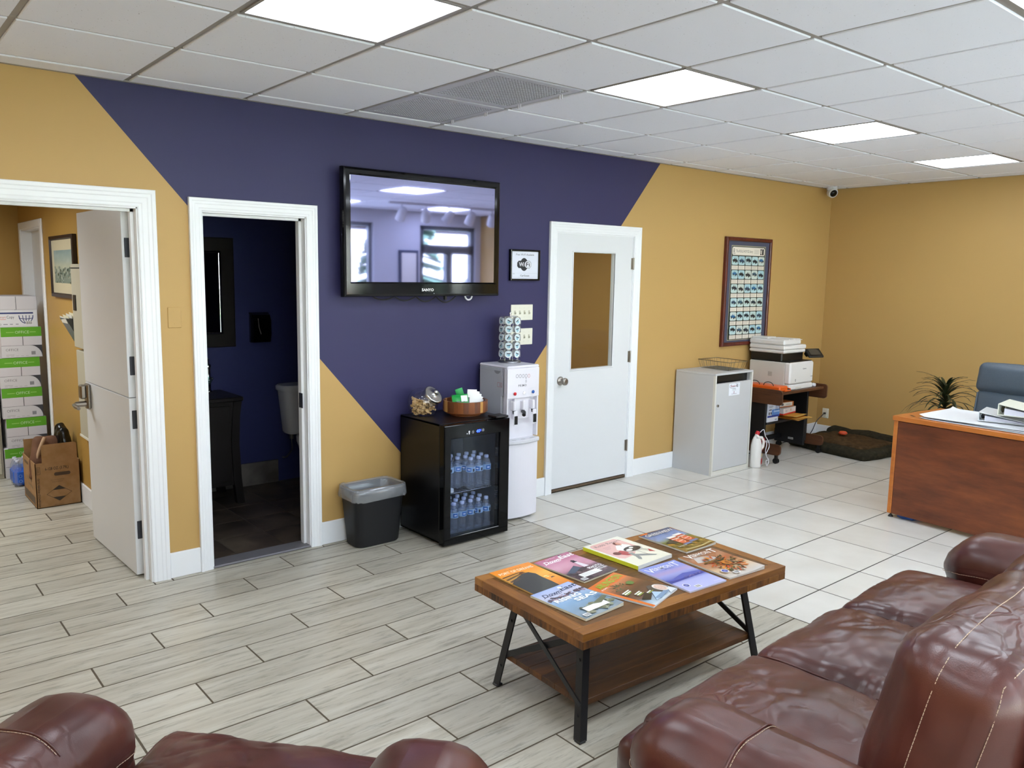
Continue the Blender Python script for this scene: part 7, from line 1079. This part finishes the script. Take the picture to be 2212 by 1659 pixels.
for k, x in enumerate((vx0 + 0.06, (vx0 + vx1) / 2 + 0.005)): d_ = part('door', MB().box((x, vy0 + 0.008, 0.18), (x + 0.24, vy0 + 0.022, vt - 0.06), bev=0.004), M_esp, vn); part('knob', MB().cyl((x + (0.21 if k == 0 else 0.03), vy0 + 0.008, 0.48), (x + (0.21 if k == 0 else 0.03), vy0 - 0.012, 0.48), 0.011, n=12), M_satin, d_)
sk = thing('vessel_sink', 'green tinted glass vessel sink standing on the dark vanity', 'sink', (-1.16, 1.33, vt)); part('bowl', MB().lathe([(0.06, 0.0), (0.12, 0.03), (0.185, 0.09), (0.205, 0.125), (0.198, 0.125), (0.175, 0.09), (0.11, 0.035), (0.004, 0.012)], (-1.16, 1.32, vt), 36), glassy('green_glass', (0.55, 0.72, 0.68), 1.4, milk=0.12, milkcol=(0.4, 0.6, 0.55)), sk); part('drain', MB().lathe([(0.025, 0.013), (0.025, 0.018), (0.002, 0.02)], (-1.16, 1.32, vt), 16), M_chrome, sk)
fa = thing('sink_faucet', 'tall chrome sink faucet behind the glass sink in the washroom', 'faucet', (-0.925, 1.475, vt)); fb = Vector((-0.925, 1.475, vt)); part('column', MB().lathe([(0.028, 0), (0.028, 0.008), (0.019, 0.012), (0.018, 0.17), (0.022, 0.18), (0.022, 0.20), (0.004, 0.205)], fb, 18), M_chrome, fa); part('spout', MB().tube([fb + Vector((0, 0, 0.165)), fb + Vector((-0.05, -0.035, 0.172)), fb + Vector((-0.10, -0.07, 0.16))], 0.013, 10), M_chrome, fa); part('lever', MB().box((-0.933, 1.467, vt + 0.205), (-0.917, 1.485, vt + 0.245), bev=0.004), M_chrome, fa)
mc = thing('washroom_mirror', 'dark framed mirror on the washroom back wall above the vanity', 'mirror', (-1.1, 1.55, 1.1)); mx0, mx1, mz0, mz1 = -1.42, -0.685, 1.108, 1.915; mf = MB(); part('frame', hole_frame(MB(), (mx0, mz0, mx1, mz1), (mx0 + 0.10, mz0 + 0.10, mx1 - 0.10, mz1 - 0.10), 1.549, 1.525, 0.006), M_esp, mc)
part('bevel', hole_frame(MB(), (mx0 + 0.095, mz0 + 0.095, mx1 - 0.095, mz1 - 0.095), (mx0 + 0.112, mz0 + 0.112, mx1 - 0.112, mz1 - 0.112), 1.545, 1.526, 0.004), M_chrome, mc); part('glass', MB().box((mx0 + 0.10, 1.534, mz0 + 0.10), (mx1 - 0.10, 1.540, mz1 - 0.10)), mat('mirror_silver', 'D0D0D4', 0.02, 1.0), mc)
td = thing('towel_dispenser', 'black paper towel dispenser on the washroom back wall', 'dispenser', (-0.50, 1.50, 1.13)); tdm = MB(); zs_ = [(1.135, 0.075), (1.14, 0.085), (1.20, 0.10), (1.30, 0.10), (1.345, 0.075), (1.362, 0.03)]
tdm.rings([[(-0.578 + 0.008, 1.549, z), (-0.578, 1.549 - d_ * 0.5, z), (-0.565, 1.549 - d_, z), (-0.435, 1.549 - d_, z), (-0.422, 1.549 - d_ * 0.5, z), (-0.43, 1.549, z)] for z, d_ in zs_], sm=False); part('housing', tdm, M_gloss, td); part('lever', MB().tube([(-0.54, 1.449, 1.32), (-0.535, 1.444, 1.25), (-0.52, 1.444, 1.20)], 0.003, 6), M_satin, td)
to = thing('toilet', 'white toilet with tank half hidden by the washroom door frame', 'toilet', (-0.19, 1.2, 0.012)); M_cer = mat('white_ceramic', 'D8D8D8', 0.12)
rrt = lambda hx, hy, z, cy: [(-0.185 + hx * (abs(math.cos(q)) ** 0.5) * (1 if math.cos(q) > 0 else -1), cy + hy * (abs(math.sin(q)) ** 0.5) * (1 if math.sin(q) > 0 else -1), z) for q in [2 * PI * k / 28 for k in range(28)]]
part('tank', MB().rings([rrt(0.155, 0.085, 0.415, 1.435), rrt(0.165, 0.088, 0.43, 1.435), rrt(0.198, 0.10, 0.755, 1.435)]), M_cer, to); part('tank_lid', MB().rings([rrt(0.205, 0.106, 0.755, 1.435), rrt(0.212, 0.110, 0.765, 1.435), rrt(0.212, 0.110, 0.79, 1.435), rrt(0.200, 0.10, 0.80, 1.435)]), M_cer, to)
eb = lambda rx, ry, z, cy: [(-0.185 + rx * math.cos(q), cy + ry * math.sin(q), z) for q in [2 * PI * k / 28 for k in range(28)]]
part('bowl', MB().rings([eb(0.11, 0.20, 0.012, 1.20), eb(0.10, 0.19, 0.10, 1.20), eb(0.12, 0.20, 0.22, 1.16), eb(0.175, 0.235, 0.36, 1.12), eb(0.185, 0.245, 0.39, 1.12), eb(0.14, 0.20, 0.39, 1.12), eb(0.08, 0.12, 0.26, 1.12)]), M_cer, to); part('seat', MB().rings([eb(0.188, 0.245, 0.39, 1.12), eb(0.188, 0.245, 0.425, 1.12), eb(0.15, 0.20, 0.43, 1.12)]), M_cer, to)
part('supply_line', MB().tube(smooth([(-0.30, 1.42, 0.415), (-0.30, 1.42, 0.36), (-0.29, 1.44, 0.28), (-0.31, 1.50, 0.21), (-0.32, 1.545, 0.20)]), 0.006, 8).cyl((-0.30, 1.42, 0.37), (-0.30, 1.42, 0.415), 0.016, n=10), M_satin, to)
# ------------------------------------------------------------------ track lights near the front windows (mirrored in the television)
tk = thing('track_light', 'white ceiling track with spot heads above the seating by the front windows', 'track light', (3.9, -4.75, H)); part('track', MB().box((2.6, -4.77, H - 0.03), (5.0, -4.73, H + 0.006)), M_wp, tk)
for k in range(6):
    x = 2.8 + 0.38 * k; d = Vector((0.35 * math.sin(k * 2.1), -0.5, -0.7)).normalized(); p = Vector((x, -4.75, H - 0.15)); h_ = part('head', MB().tube([p - d * 0.09, p - d * 0.07, p, p + d * 0.09], 0.06, 16, rs=[0.03, 0.05, 0.062, 0.066]), M_wp, tk); part('stem', MB().cyl((x, -4.75, H - 0.03), p - d * 0.02, 0.010, n=8), M_wp, h_)

pp = thing('pier_poster', 'framed pale poster on the pier between the front windows', 'poster', (3.72, YF, 1.5)); part('frame', MB().box((3.56, YF + 0.001, 1.50), (3.90, YF + 0.03, 2.02), bev=0.004), mat('navy_frame', '2A3858', 0.4), pp); part('print', MB().box((3.60, YF + 0.0295, 1.54), (3.86, YF + 0.032, 1.98)), M_paper, pp)
